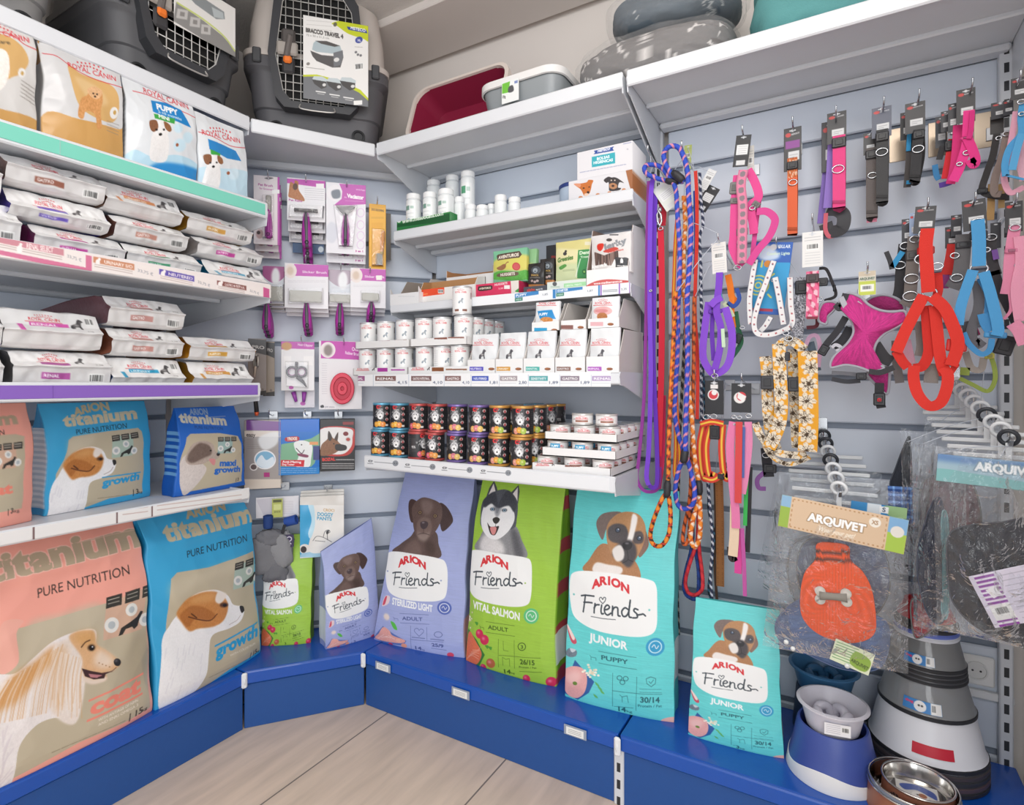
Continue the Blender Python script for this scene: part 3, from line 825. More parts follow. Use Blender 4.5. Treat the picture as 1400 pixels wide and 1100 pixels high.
def husky(a):
 n=.14
 a.poly([(570,372),(585,310),(618,268),(700,255),(755,262),(782,315),(802,408)],'#8d8d90',noise=n)
 a.poly([(735,275),(770,300),(798,400),(760,395)],'#55555a',.02,.9,n)
 a.poly([(590,370),(605,300),(660,310),(700,340),(700,385)],'#e4e1e1',.02,.9,n)
 a.poly([(598,146),(612,95),(631,64),(648,92),(658,118)],'#4a4b52',sm=False);a.poly([(606,140),(630,76),(648,118)],'#ece3e2',sm=False)
 a.poly([(715,118),(748,82),(757,112),(756,165)],'#4a4b52',sm=False);a.poly([(724,125),(746,92),(752,155)],'#e8dfde',sm=False)
 a.poly([(582,215),(588,150),(640,110),(700,104),(750,150),(757,225),(738,275),(600,270)],'#54565f',noise=n)
 a.poly([(586,228),(596,172),(625,158),(650,176),(664,205),(682,170),(718,170),(740,195),(746,238),(722,285),(676,318),(630,312),(596,275)],'#f1f0f1',noise=.05)
 a.poly([(640,158),(664,180),(688,160),(672,215),(656,212)],'#8e9097',.01,.8,n)
 a.poly([(588,150),(640,112),(664,178),(632,162),(598,180)],'#3e4048',.006,1,n);a.poly([(664,178),(700,106),(748,155),(742,200),(715,172)],'#3e4048',.006,1,n)
 for x,y in((640,186),(697,191)):a.ell(x,y,13,7,'#4a4d55',.004);a.ell(x,y,6,6,'#93b5cf');a.ell(x,y,3,3.5,'#15171b')
 a.poly([(645,228),(662,220),(679,229),(674,243),(662,250),(650,243)],'#35322f')
 a.line([(662,250),(660,262)],.0018,'#3a3330');a.poly([(619,246),(634,262),(660,262),(678,262),(664,296),(648,300),(634,288)],'#332626');a.poly([(634,268),(650,263),(666,268),(660,294),(646,296)],'#dc8f8e')
def boxer(a):
 n=.09
 a.poly([(158,358),(178,318),(228,262),(300,300),(348,330),(362,388),(280,380)],'#ad7b52',noise=n)
 a.poly([(192,358),(205,328),(250,335),(296,345),(292,368),(240,372)],'#ece5e1',.004,1,.04)
 a.poly([(202,186),(228,160),(288,158),(262,190),(238,215),(226,250),(206,218)],'#7b6a64',noise=n)
 a.poly([(368,210),(380,222),(390,268),(372,300),(356,310),(352,270)],'#836456',noise=n)
 a.poly([(240,205),(268,168),(310,156),(355,168),(378,208),(372,262),(345,318),(318,342),(270,318),(244,262)],'#b58559',noise=n)
 a.poly([(246,210),(272,196),(306,205),(318,240),(300,262),(262,258),(246,240)],'#4b464a',.007,.95,n)
 a.poly([(330,230),(360,222),(372,240),(366,262),(338,262)],'#4b4448',.007,.95,n)
 a.poly([(330,165),(348,176),(342,215),(328,262),(312,262),(322,215)],'#f0ebe8',.004)
 a.poly([(262,300),(292,256),(325,252),(345,275),(346,312),(322,346),(290,322)],'#453f42',.008,1,.06)
 a.poly([(262,286),(288,268),(304,292),(300,318),(276,322)],'#e7e1dd',.004)
 a.poly([(299,262),(318,256),(332,266),(326,282),(310,286),(299,276)],'#1f1c20');a.ell(313,263,7,3,'#7c777c',.003)
 a.line([(314,286),(318,318),(300,330)],.002,'#1c191b',True);a.line([(318,318),(336,326)],.002,'#1c191b')
 for x,y in((279,218),(356,246)):a.ell(x,y,10,9,'#26262e');a.ell(x,y,6,6,'#4c5a72');a.ell(x+2,y-3,2,2,'#e8eef4')
def food(a,kind,T):
 f=lambda pts:[T(x,y)for x,y in pts]
 if kind=='chicken':
  a.poly(f([(70,810),(122,682),(192,760),(172,800),(128,832)]),'#2d5f9f',sm=False)
  a.poly(f([(72,735),(105,707),(150,712),(166,750),(155,800),(120,826),(82,806)]),'#e7a9a6',noise=.08)
  a.poly(f([(88,740),(120,722),(145,735),(130,765),(100,770)]),'#f3c6c0',.02,.9);a.ell(*T(120,768),9,7,'#6d8a3c')
  for i in range(24):a.ell(*T(180+random.gauss(0,12),728+random.gauss(0,12)),5,4,random.choice(('#efe7d2','#e2d7bb','#f7f1e0')))
  for x,y in((202,768),(212,782),(220,795),(196,812)):a.poly(f([(x-8,y-8),(x+3,y-2),(x+9,y+8),(x-2,y+4)]),'#5fb567')
  a.poly(f([(85,660),(102,640),(128,648),(125,668),(100,672)]),'#6f7e8c',noise=.15);a.poly(f([(104,640),(126,645),(112,655)]),'#c9d2d9')
  a.poly(f([(88,545),(98,560),(128,610),(122,624),(106,610)]),'#c65066');a.poly(f([(88,546),(96,556),(122,600),(112,606)]),'#f2d9d4')
 if kind=='salmon':
  a.poly(f([(488,905),(510,750),(560,800),(600,870),(560,940),(500,930)]),'#3f7a35',sm=False)
  a.poly(f([(495,900),(515,765),(560,815),(584,870),(550,925),(505,915)]),'#e5754f',noise=.1)
  for k in range(5):a.line(f([(500+k*9,900-k*12),(530+k*9,880-k*8),(565+k*3,895-k*15)]),.002,'#f2b094',True)
  for x,y,r in((575,768,20),(600,795,22),(625,912,22),(585,935,15),(900,1010,24),(790,988,18)):a.ell(*T(x,y),r,r*1.15,'#d02f55' if r!=22 or y<900 else '#b9683d');a.ell(*T(x-5,y-6),r*.35,r*.3,'#ef8aa0',.01)
  for i in range(26):a.ell(*T(518+random.gauss(0,9),705+random.gauss(0,18)),4,4,random.choice(('#efe7d2','#e2d7bb')))
  a.poly(f([(494,620),(505,590),(522,600),(520,640),(505,655)]),'#e3a9a6');a.poly(f([(498,625),(508,598),(512,640)]),'#c23b58')
  for x,y in((612,830),(628,836),(560,720)):a.poly(f([(x-10,y-8),(x+8,y-6),(x+2,y+9)]),'#4f9c35')
 if kind=='lamb':
  a.poly(f([(60,800),(118,720),(170,760),(230,800),(212,830),(120,825)]),'#5a74b5',sm=False)
  a.poly(f([(70,800),(92,770),(120,726),(150,742),(165,770),(222,795),(205,815),(120,812)]),'#e9a79c',noise=.12)
  for k in range(4):a.line(f([(85+20*k,800-9*k),(120+18*k,770+k*8)]),.002,'#f6d4cc')
  for x,y,r,c in((148,830,12,'#d23a58'),(215,830,14,'#e69c86'),(430,878,16,'#d84a66'),(190,800,12,'#efb7a2')):a.ell(*T(x,y),r,r,c)
  a.poly(f([(160,690),(180,700),(190,735),(172,728)]),'#57b948');a.ell(*T(140,668),16,18,'#ead9cf',.01)
  a.poly(f([(118,610),(135,562),(160,560),(155,595),(130,612)]),'#e8cfd4');a.poly(f([(122,606),(136,566),(146,562),(136,600)]),'#cf4660')
def friends_common(a,k):
 """panel and lettering; k holds positions in the zoom frame"""
 a.poly(k['panel'],'#f3f4f3')
 arc_text(a,'ARION',*k['arion'],k['ah'],'#d8343c')
 friends_word(a,k['fo'],k['fk'],k['fs'])
 for x,y in k.get('dots',()):a.ell(x,y,4,4,k['dot'])
 x0,y0,x1,y1,h=k['t1'];a.text(k['name'],(x0,y0),(x1,y1),h,'#f5f7f8',.035,slant=.05)
 x0,y0,x1,y1,h=k['t2'];a.text(k['age'],(x0,y0),(x1,y1),h,k['ink'],.02)
 sl=(y1-y0)/(x1-x0)
 for dy in(-h*1.75,h*.8):a.line([(x0-10,y0+dy),(x1+30,y1+dy+sl*30)],.0009,k['ink'])
 xd,yd=x0-28,y0-h*.4
 a.line([(xd-14,yd-6),(xd-10,yd),(xd+8,yd+3),(xd+8,yd+12)],.001,k['ink']);a.line([(xd-10,yd),(xd-10,yd+10)],.001,k['ink'])
 bx,by,br_=k['badge'];a.ell(bx,by,br_,br_*1.03,k['bcol']);a.ell(bx,by,br_*.72,br_*.74,k['bcol2']);a.ell(bx,by,br_*.6,br_*.62,k['bcol'])
 a.line([(bx-br_*.35,by),(bx-br_*.1,by-br_*.25),(bx+br_*.1,by+br_*.2),(bx+br_*.35,by-br_*.1)],.002,'#f2f6f8',True)
 for seg_ in k['cross']:a.line(seg_,.0011,k['ink'])
 for(tx,x0,y0,x1,y1,h,bd)in k['small']:a.text(tx,(x0,y0),(x1,y1),h,k['ink'],bd)
A_LAV=[oz(508,876,DECK),oz(632,902,DECK)]
s1=Sack(A_LAV[0],A_LAV[1],.685,.13,.20,.0014,'#a3addb',tw=.80)
a=s1.art;a.zoom(490,640,3.4387)
a.streak(.05);lab(a)
K=dict(panel=[(135,380),(150,350),(200,341),(300,350),(400,368),(432,390),(438,460),(428,545),(400,573),(330,580),(230,570),(165,545),(140,500),(133,430)],arion=([221,249,269,292,323],[405,391,388,394,412],[-.55,-.28,0,.3,.5]),ah=33,fo=(176,495),fk=.92,fs=.02,dots=((145,436),(407,474)),dot='#9aa7c9',name='STERILIZED LIGHT',t1=(172,598,360,634,36),age='ADULT',t2=(217,680,312,684,20),ink='#4a5590',badge=(417,613,34),bcol='#5468b4',bcol2='#dfe4f4',cross=([(255,712),(248,850)],[(330,718),(328,790)],[(250,790),(405,800)],[(345,838),(415,848)]),small=[('25/9',348,826,404,833,20,.03),('14',268,848,298,852,20,.03),('kg',300,853,312,854,9,.01)])
friends_common(a,K)
a.line([(292,770),(272,742),(276,728),(288,726),(294,736),(302,728),(314,734),(312,748),(292,770)],.0016,K['ink'],True)
for r in(10,20):a.ell(382,758,r,r*.85,K['ink']);a.ell(382,758,r-2.5,r*.85-2.5,'#a3addb')
a.line([(258,776),(318,782)],.002,K['ink']);a.line([(345,784),(408,790)],.002,K['ink'])
food(a,'lamb',lambda x,y:(x,y))
art_lav=a
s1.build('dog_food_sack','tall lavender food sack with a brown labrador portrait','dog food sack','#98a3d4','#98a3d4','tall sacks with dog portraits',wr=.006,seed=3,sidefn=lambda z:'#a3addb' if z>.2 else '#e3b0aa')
A_GRN=[oz(633,905,DECK),oz(757,942,DECK)]
s2=Sack(A_GRN[0],A_GRN[1],.685,.14,.09,.0014,'#9fc944',tw=.96)
a=s2.art;a.zoom(490,640,3.4387);a.streak(.05);husky(a)
K2=dict(panel=[(515,410),(530,378),(585,369),(700,385),(800,402),(830,425),(833,500),(826,590),(800,628),(720,633),(600,612),(535,580),(518,520),(512,460)],arion=([606,634,654,677,708],[437,424,422,430,450],[-.5,-.2,.05,.3,.5]),ah=34,fo=(555,528),fk=.96,fs=.035,dots=((524,470),(802,522)),dot='#9fc05a',name='VITAL SALMON',t1=(540,645,770,700,38),age='ADULT',t2=(618,742,715,756,20),ink='#3d5a16',badge=(825,678,36),bcol='#5fc07f',bcol2='#e3f4e6',cross=([(668,790),(662,930)],[(742,795),(738,935)],[(668,870),(866,884)],[(760,950),(866,955)]),small=[('26/15',766,912,838,918,25,.03),('Protein / Fat',760,932,845,936,10,.01),('14',686,962,718,964,22,.03),('kg',720,964,736,965,9,.01)])
friends_common(a,K2)
a.ell(778,826,20,20,K2['ink']);a.ell(778,826,16,16,'#9fc944');a.text('3',(772,836),(784,836),18,K2['ink'],.02)
a.line([(690,800),(690,845),(712,850)],.0012,K2['ink']);a.line([(684,880),(700,890),(716,886),(716,925)],.0012,K2['ink']);a.line([(684,880),(684,920)],.0012,K2['ink'])
food(a,'salmon',lambda x,y:(x,y))
art_grn=a
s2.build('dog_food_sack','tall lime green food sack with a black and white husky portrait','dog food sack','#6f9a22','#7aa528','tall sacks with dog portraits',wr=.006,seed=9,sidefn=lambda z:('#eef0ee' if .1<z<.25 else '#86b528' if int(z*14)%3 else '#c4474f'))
A_AQ=[oz(770,955,DECK),oz(920,992,DECK)]
s3=Sack(A_AQ[0],A_AQ[1],.69,.14,.10,.0014,'#66d3d3',tw=.99)
a=s3.art;a.zoom(740,640,2.619);a.streak(.06);boxer(a)
K3=dict(panel=[(106,395),(122,365),(180,358),(290,368),(390,388),(420,410),(425,470),(418,560),(385,590),(310,590),(200,570),(125,530),(105,470)],arion=([204,232,252,276,309],[415,405,405,413,430],[-.35,-.12,.08,.25,.45]),ah=30,fo=(152,502),fk=.94,fs=.12,dots=((120,445),(395,498)),dot='#7cc9c6',name='JUNIOR',t1=(174,608,316,640,29),age='PUPPY',t2=(219,676,316,692,17),ink='#1f5f68',badge=(412,632,32),bcol='#2f9bc9',bcol2='#bfe6f2',cross=([(260,725),(256,850)],[(345,738),(340,865)],[(258,790),(432,808)],[(262,850),(330,855)]),small=[('30/14',356,832,423,838,21,.03),('Protein / Fat',348,850,430,856,10,.01),('14',276,868,304,872,19,.03),('kg',306,872,326,875,9,.01)])
friends_common(a,K3)
for x,y in((284,742),(306,744),(294,758)):a.ell(x,y,10,9,K3['ink']);a.ell(x,y,7.5,6.8,'#66d3d3')
a.line([(378,746),(395,740),(412,748),(410,766),(395,776),(380,764),(378,746)],.0016,K3['ink']);a.line([(388,757),(394,764),(404,752)],.0016,K3['ink'])
a.line([(284,805),(292,812),(310,808),(314,834)],.0014,K3['ink']);a.line([(292,812),(292,832)],.0014,K3['ink'])
a.lines(354,782,430,794,2,K3['ink'],.0013,.1)
food(a,'chicken',lambda x,y:(x,y));a.ell(460,912,35,14,'#e8b4a8')
art_aqua=a
s3.build('dog_food_sack','tall turquoise food sack with a boxer puppy portrait','dog food sack','#56c6c8','#56c6c8','tall sacks with dog portraits',wr=.006,seed=21,sidefn=lambda z:'#eef2f2' if .14<z<.32 else '#5bcbcc')
A_=[oz(940,1006,DECK),oz(1072,1040,DECK)]
s4=Sack(A_[0],A_[1],.385,.09,.10,.0013,'#66d3d3',tw=.91)
a=s4.art;b=art_aqua.copy()
b.rect(274,848,330,880,'#66d3d3');b.text('3',(276,868),(289,870),19,K3['ink'],.03);b.text('kg',(292,870),(310,872),9,K3['ink'],.01)
s4.art=b.like(s4.w,s4.h,.0013)
s4.build('dog_food_bag','small turquoise food bag with a boxer puppy beside the blue feeder','dog food bag','#5bcbcc','#5bcbcc','small bags with dog portraits',wr=.004,seed=31,sidefn=lambda z:'#eef2f2' if .05<z<.22 else '#5bcbcc')
A_=[oz(356,884,DECK),oz(424,880,DECK)]
s5=Sack(A_[0],A_[1],.42,.09,.10,.0022,'#9fc944')
b=art_grn.copy();b.rect(684,940,740,968,'#9fc944');b.text('3',(690,962),(704,964),22,K2['ink'],.03)
s5.art=b.like(s5.w,s5.h,.0020)
s5.build('dog_food_bag','small lime green food bag below the hanging grey dog shoes','dog food bag','#7aa528','#7aa528','small bags with dog portraits',wr=.004,seed=41)
A_=[oz(447,889,DECK),oz(519,868,DECK)]
s6=Sack(A_[0],A_[1],.42,.10,.06,.0019,'#a3addb')
b=art_lav.copy();b.rect(262,830,316,862,'#a3addb');b.text('3',(268,850),(282,851),20,K['ink'],.03)
s6.art=b.like(s6.w,s6.h,.0019)
s6.build('dog_food_bag','small lavender food bag with a brown labrador portrait, in the corner','dog food bag','#94a0d4','#8792cb','small bags with dog portraits',wr=.004,seed=47,mouth=.05,sidefn=lambda z:'#dfe4f0' if .05<z<.35 else '#96a2d6')
def cocker(a):
 n=.07
 a.poly([(-90,660),(30,600),(90,550),(170,482),(250,446),(335,432),(348,480),(310,600),(298,690),(272,785),(200,768),(120,800),(62,880),(50,1000),(30,1060),(-90,1090)],'#efe7e5',noise=n)
 a.poly([(-40,720),(20,612),(100,560),(170,500),(200,520),(120,620),(20,730)],'#d39a5f',.02,.9,n)
 a.poly([(180,500),(255,466),(296,520),(306,640),(278,786),(205,770),(166,700),(172,590)],'#ecdfd6',.004,1,n)
 a.poly([(190,520),(230,500),(240,600),(215,740),(180,690)],'#dcb38a',.02,.7,n)
 for k in range(34):
  x=180+k*3.4;a.line([(x+14,515+k),(x+random.uniform(-5,5),620),(x-4+random.uniform(-5,12),690+random.uniform(0,80))],.0026,random.choice(('#dcb48c','#f7efe9','#d9a873','#efe2d8','#f3e8e0')),True,.45)
 for k in range(26):
  x=-60+k*9;a.line([(x+50,640-k*6),(x+10,720-k*4),(x-6,800-k*2)],.0034,random.choice(('#cf9150','#e9d3bd','#f4ebe6','#d9a56c')),True,.45)
 a.poly([(240,458),(330,436),(352,488),(392,512),(432,545),(442,566),(412,590),(384,596),(386,622),(340,634),(302,612),(292,540)],'#dfb184',.003,1,n)
 a.poly([(255,458),(330,440),(345,480),(300,495)],'#d6a368',.02,.9,n);a.poly([(360,510),(400,528),(420,560),(380,580),(340,560)],'#f1ddcb',.02,.9)
 a.poly([(300,612),(345,622),(384,612),(382,628),(340,640),(306,632)],'#e9d6c6',.004)
 a.poly([(292,580),(330,590),(372,598),(412,592),(384,602),(378,618),(340,622),(305,610)],'#43292b',sm=False);a.poly([(318,600),(350,604),(372,606),(350,616),(326,614)],'#c07f84',sm=False);a.line([(372,598),(405,592),(424,578)],.0022,'#6b4a40',True)
 for k in range(4):a.ell(360+13*k,560+5*k,2.5,2.5,'#a87850')
 a.ell(430,558,14,15,'#2a272b');a.ell(426,552,5,4,'#77727a',.003)
 a.ell(330,502,15,12,'#3a2417',.003);a.ell(331,503,10,10,'#1a1210');a.ell(334,499,3,3,'#e6e6ea');a.line([(290,500),(305,482),(322,474)],.004,'#6b4a30',True)
 for k in range(14):
  y=800+k*17;a.line([(10+random.uniform(-30,40),y),(0,y+60)],.004,'#ded3d6',alpha=.6)
def pup(a):
 n=.06
 a.poly([(606,730),(600,500),(628,425),(650,385),(700,312),(780,288),(838,308),(862,344),(900,352),(908,370),(892,410),(850,434),(785,460),(774,520),(768,600),(744,660),(704,702),(660,734)],'#f3f1f2',noise=n)
 a.poly([(648,375),(685,322),(752,296),(812,304),(842,345),(832,395),(796,425),(730,436),(695,446),(664,410)],'#cb8748',.004,1,.12)
 a.poly([(690,335),(740,302),(790,300),(780,330),(730,340)],'#dca265',.02,.8)
 a.poly([(660,385),(700,350),(760,360),(796,388),(770,402),(716,400),(694,430),(676,420)],'#b06c33',.006,.9,.1)
 a.line([(690,392),(730,402),(775,404),(800,380)],.004,'#6b3c1e',True);a.line([(700,380),(720,395)],.004,'#5b3218')
 a.poly([(800,296),(836,306),(812,340),(790,330)],'#f1e6dd',.006);a.ell(826,346,17,9,'#5a3620',.004);a.ell(829,347,8,6,'#1c1412')
 a.poly([(888,352),(904,352),(908,368),(896,376)],'#2b2628');a.line([(850,420),(880,404),(893,385)],.002,'#b9a9a6',True)
 for k in range(16):
  x=random.uniform(612,760);y=random.uniform(470,690);a.line([(x,y),(x-6,y+38)],.004,'#e2dfe4',alpha=.6)
def tit_icons(a,x,y,sc,ang,tint,cat='#2f2d2b'):
 f=lambda u,v:(x+sc*u,y+sc*(v+ang*u))
 a.poly([f(0,0),f(155,0),f(155,150),f(0,150)],tint,0,.5,sm=False)
 for k in range(3):
  a.poly([f(0+70*k,-10),f(58+70*k,-10),f(58+70*k,32),f(0+70*k,32)],'#3a3733',sm=False)
  for j in range(2):a.line([f(8+70*k,2+14*j),f(48+70*k,2+14*j)],.0018,'#cfc7b8')
 for u,v,r in((30,100,29),(100,62,24),(165,118,25)):a.ell(*f(u,v),r*sc,r*sc,'#e9e7e2');a.ell(*f(u,v),r*sc*.5,r*sc*.5,'#b9c0c4')
 a.poly([f(62,150),f(70,122),f(100,108),f(128,96),f(140,78),f(152,84),f(140,110),f(136,132),f(122,140),f(112,128),f(88,130),f(78,148)],cat,sm=False)
T_TAN='#c3b69d'
s7=Sack(oz(-53,1106,DECK),oz(213,974,DECK),.61,.16,.09,.0017,'#f4a898')
a=s7.art;a.zoom(0,700,2.75)
a.poly([(-150,470),(60,425),(170,395),(400,330),(545,275),(552,500),(572,738),(470,790),(300,860),(50,1000),(-150,1100)],T_TAN,sm=False)
a.poly([(60,470),(90,405),(200,378),(360,340),(380,480),(330,430),(200,470),(60,580)],'#c9bda6',.02,.7);a.poly([(-30,600),(40,560),(30,450),(60,400),(-30,420)],'#f0b0a0',0,1)
a.poly([(480,500),(552,430),(560,600),(470,660)],'#a99b82',.03,.6)
a.text('titanium',(-70,262),(530,120),88,'#b7a58b',.05,out=(.002,'#f7c4b4'))
a.text('PURE NUTRITION',(122,318),(470,230),36,'#3c322d',.0)
cocker(a);tit_icons(a,378,326,1.0,-.28,'#e7a993')
a.poly([(322,700),(540,600),(540,608),(322,708)],'#ef8f7c',sm=False);a.text('coat',(330,758),(532,668),56,'#ef8a78',.05);a.poly([(318,776),(540,674),(540,682),(318,785)],'#ef8f7c',sm=False)
a.text('WITH ANTIAGE OF NMN',(362,782),(520,708),11,'#efe4d8',.01);a.text('AND ENKI OMEGA 3',(362,800),(520,726),11,'#efe4d8',.01)
a.text('| 15',(486,780),(540,754),26,'#3c322d',.02);a.text('kg',(538,753),(560,742),12,'#3c322d',.01)
a.lines(190,900,470,900,2,'#8d8069',.0012,-.42)
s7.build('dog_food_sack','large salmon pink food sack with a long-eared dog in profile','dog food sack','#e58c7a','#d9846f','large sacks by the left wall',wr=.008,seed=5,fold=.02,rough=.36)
s8=Sack(oz(219,973,DECK),oz(361,893,DECK),.60,.15,.08,.0017,'#3da8da')
a=s8.art;a.zoom(0,700,2.75)
a.poly([(618,250),(640,225),(760,205),(940,145),(950,250),(988,520),(860,590),(730,690),(612,735)],T_TAN,sm=False)
a.poly([(625,260),(760,215),(900,170),(880,210),(740,250),(640,330)],'#cfc3ac',.03,.7)
a.text('titanium',(600,112),(940,32),62,'#cbbd9e',.05);a.text('ARION',(700,28),(850,-8),34,'#bfae8c',.05)
a.text('PURE NUTRITION',(680,170),(912,108),27,'#20303c',0)
pup(a);tit_icons(a,862,196,.62,-.25,'#9fcfcf')
a.text('growth',(800,545),(970,460),46,'#2a9fd6',.045);a.poly([(795,498),(968,408),(968,414),(795,505)],'#2a9fd6',sm=False)
a.text('WITH COLOSTRUM',(855,540),(960,495),9,'#efe8dc');a.text('| 15',(942,545),(972,530),19,'#2a2826',.02);a.text('kg',(974,529),(984,524),9,'#2a2826')
a.lines(780,620,930,620,2,'#8d8069',.0012,-.45)
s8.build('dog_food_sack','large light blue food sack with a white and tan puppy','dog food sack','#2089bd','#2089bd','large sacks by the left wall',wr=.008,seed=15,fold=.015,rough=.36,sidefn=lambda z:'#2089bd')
ZW=.868
s9=Sack(oz(64,706,ZW),oz(208,678,ZW),.325,.10,-.02,.0016,'#3da8da')
a=s9.art;a.zoom(0,520,3.6667)
a.poly([(262,660),(265,470),(300,400),(316,300),(340,282),(520,255),(680,238),(698,255),(712,400),(716,560),(540,590),(350,665)],T_TAN,sm=False)
a.poly([(320,300),(450,272),(420,340),(330,380)],'#d3c7b0',.02,.7)
a.text('ARION',(360,185),(552,150),40,'#c9b893',.05,arc=.25);a.text('titanium',(300,232),(680,190),58,'#d6c9ab',.05)
a.text('PURE NUTRITION',(360,272),(620,238),26,'#20303c')
a.tf=lambda P:np.c_[262+1.017*(P[:,0]-612),333+1.05*(P[:,1]-290)]
pup(a);a.tf=None
tit_icons(a,538,284,.70,-.14,'#9fd3cf')
a.text('growth',(498,530),(692,494),38,'#2a9fd6',.045);a.poly([(495,482),(696,456),(696,462),(495,488)],'#2a9fd6',sm=False)
a.text('| 3',(664,570),(694,566),26,'#2a2826',.02);a.text('kg',(696,566),(714,563),13,'#2a2826')
a.lines(480,590,640,590,2,'#8d8069',.0012,-.12)
s9.build('dog_food_bag','small light blue food bag with a tan puppy, in the shelf middle','dog food bag','#dfe6ee','#2089bd','small bags on the white shelf',wr=.004,seed=25,sidefn=lambda z:'#1b86bd' if z>.78 or z<.06 else('#dce4ec' if int(z*40)%2 else '#b9c9d8'))
s10=Sack(oz(240,680,ZW),oz(338,663,ZW),.30,.10,-.01,.0018,'#1f66c4',tw=.84)
a=s10.art;a.zoom(0,520,3.6667)
a.poly([(890,400),(915,270),(935,252),(1080,248),(1180,262),(1200,300),(1218,500),(1060,530),(915,560)],T_TAN,sm=False)
a.text('ARION',(950,168),(1040,166),26,'#8fa6c4',.04);a.text('titanium',(892,200),(1126,212),42,'#cfcaba',.05);a.text('PURE NUTRITION',(960,228),(1100,234),14,'#173a74')
a.poly([(918,570),(890,420),(925,350),(1000,400),(1020,440),(960,540)],'#d8ccc6',noise=.1)
a.poly([(920,350),(945,300),(1000,285),(1045,300),(1060,335),(1085,345),(1075,372),(1030,385),(1000,400),(940,405),(918,385)],'#b9a79c',noise=.12)
a.poly([(940,330),(980,295),(1030,310),(1040,350),(1000,370),(950,395),(925,375)],'#6d5a52',.01,.9,.12);a.ell(1076,350,9,9,'#2a2628');a.ell(1036,332,5,4,'#151010');a.poly([(1030,376),(1062,376),(1062,404),(1050,404)],'#d98f90')
tit_icons(a,1072,272,.50,-.02,'#7fc0d0')
a.text('maxi',(1088,412),(1174,412),34,'#1f66c4',.045);a.text('growth',(1062,448),(1200,444),32,'#1f66c4',.045)
a.text('| 3',(1180,498),(1198,496),18,'#2a2826',.02)
s10.build('dog_food_bag','royal blue food bag with a grey puppy, on the shelf end','dog food bag','#1a57ad','#1a57ad','small bags on the white shelf',wr=.005,seed=35,sidefn=lambda z:'#1a57ad' if z>.75 or z<.2 else('#1a57ad' if int(z*26)%2 else '#6fa6d8'))
s11=Sack(oz(-120,745,ZW),oz(47,712,ZW),.33,.10,-.02,.0024,'#f4a898')
a=s11.art;a.zoom(0,520,3.6667)
a.poly([(-400,300),(60,270),(104,280),(112,640),(-400,720)],T_TAN,sm=False)
a.text('titanium',(-380,260),(80,215),60,'#b7a58b',.05);a.text('PURE NUTRITION',(-300,310),(5,272),26,'#3c322d')
tit_icons(a,-60,330,.78,-.1,'#e7a993');a.text('| 3',(32,668),(62,662),26,'#3c322d',.02);a.text('kg',(68,661),(98,656),14,'#3c322d')
a.text('coat',(-150,590),(55,560),50,'#ef8a78',.05)
s11.build('dog_food_bag','small salmon pink food bag cut off at the shelf start','dog food bag','#e58c7a','#d9846f','small bags on the white shelf',wr=.004,seed=55)
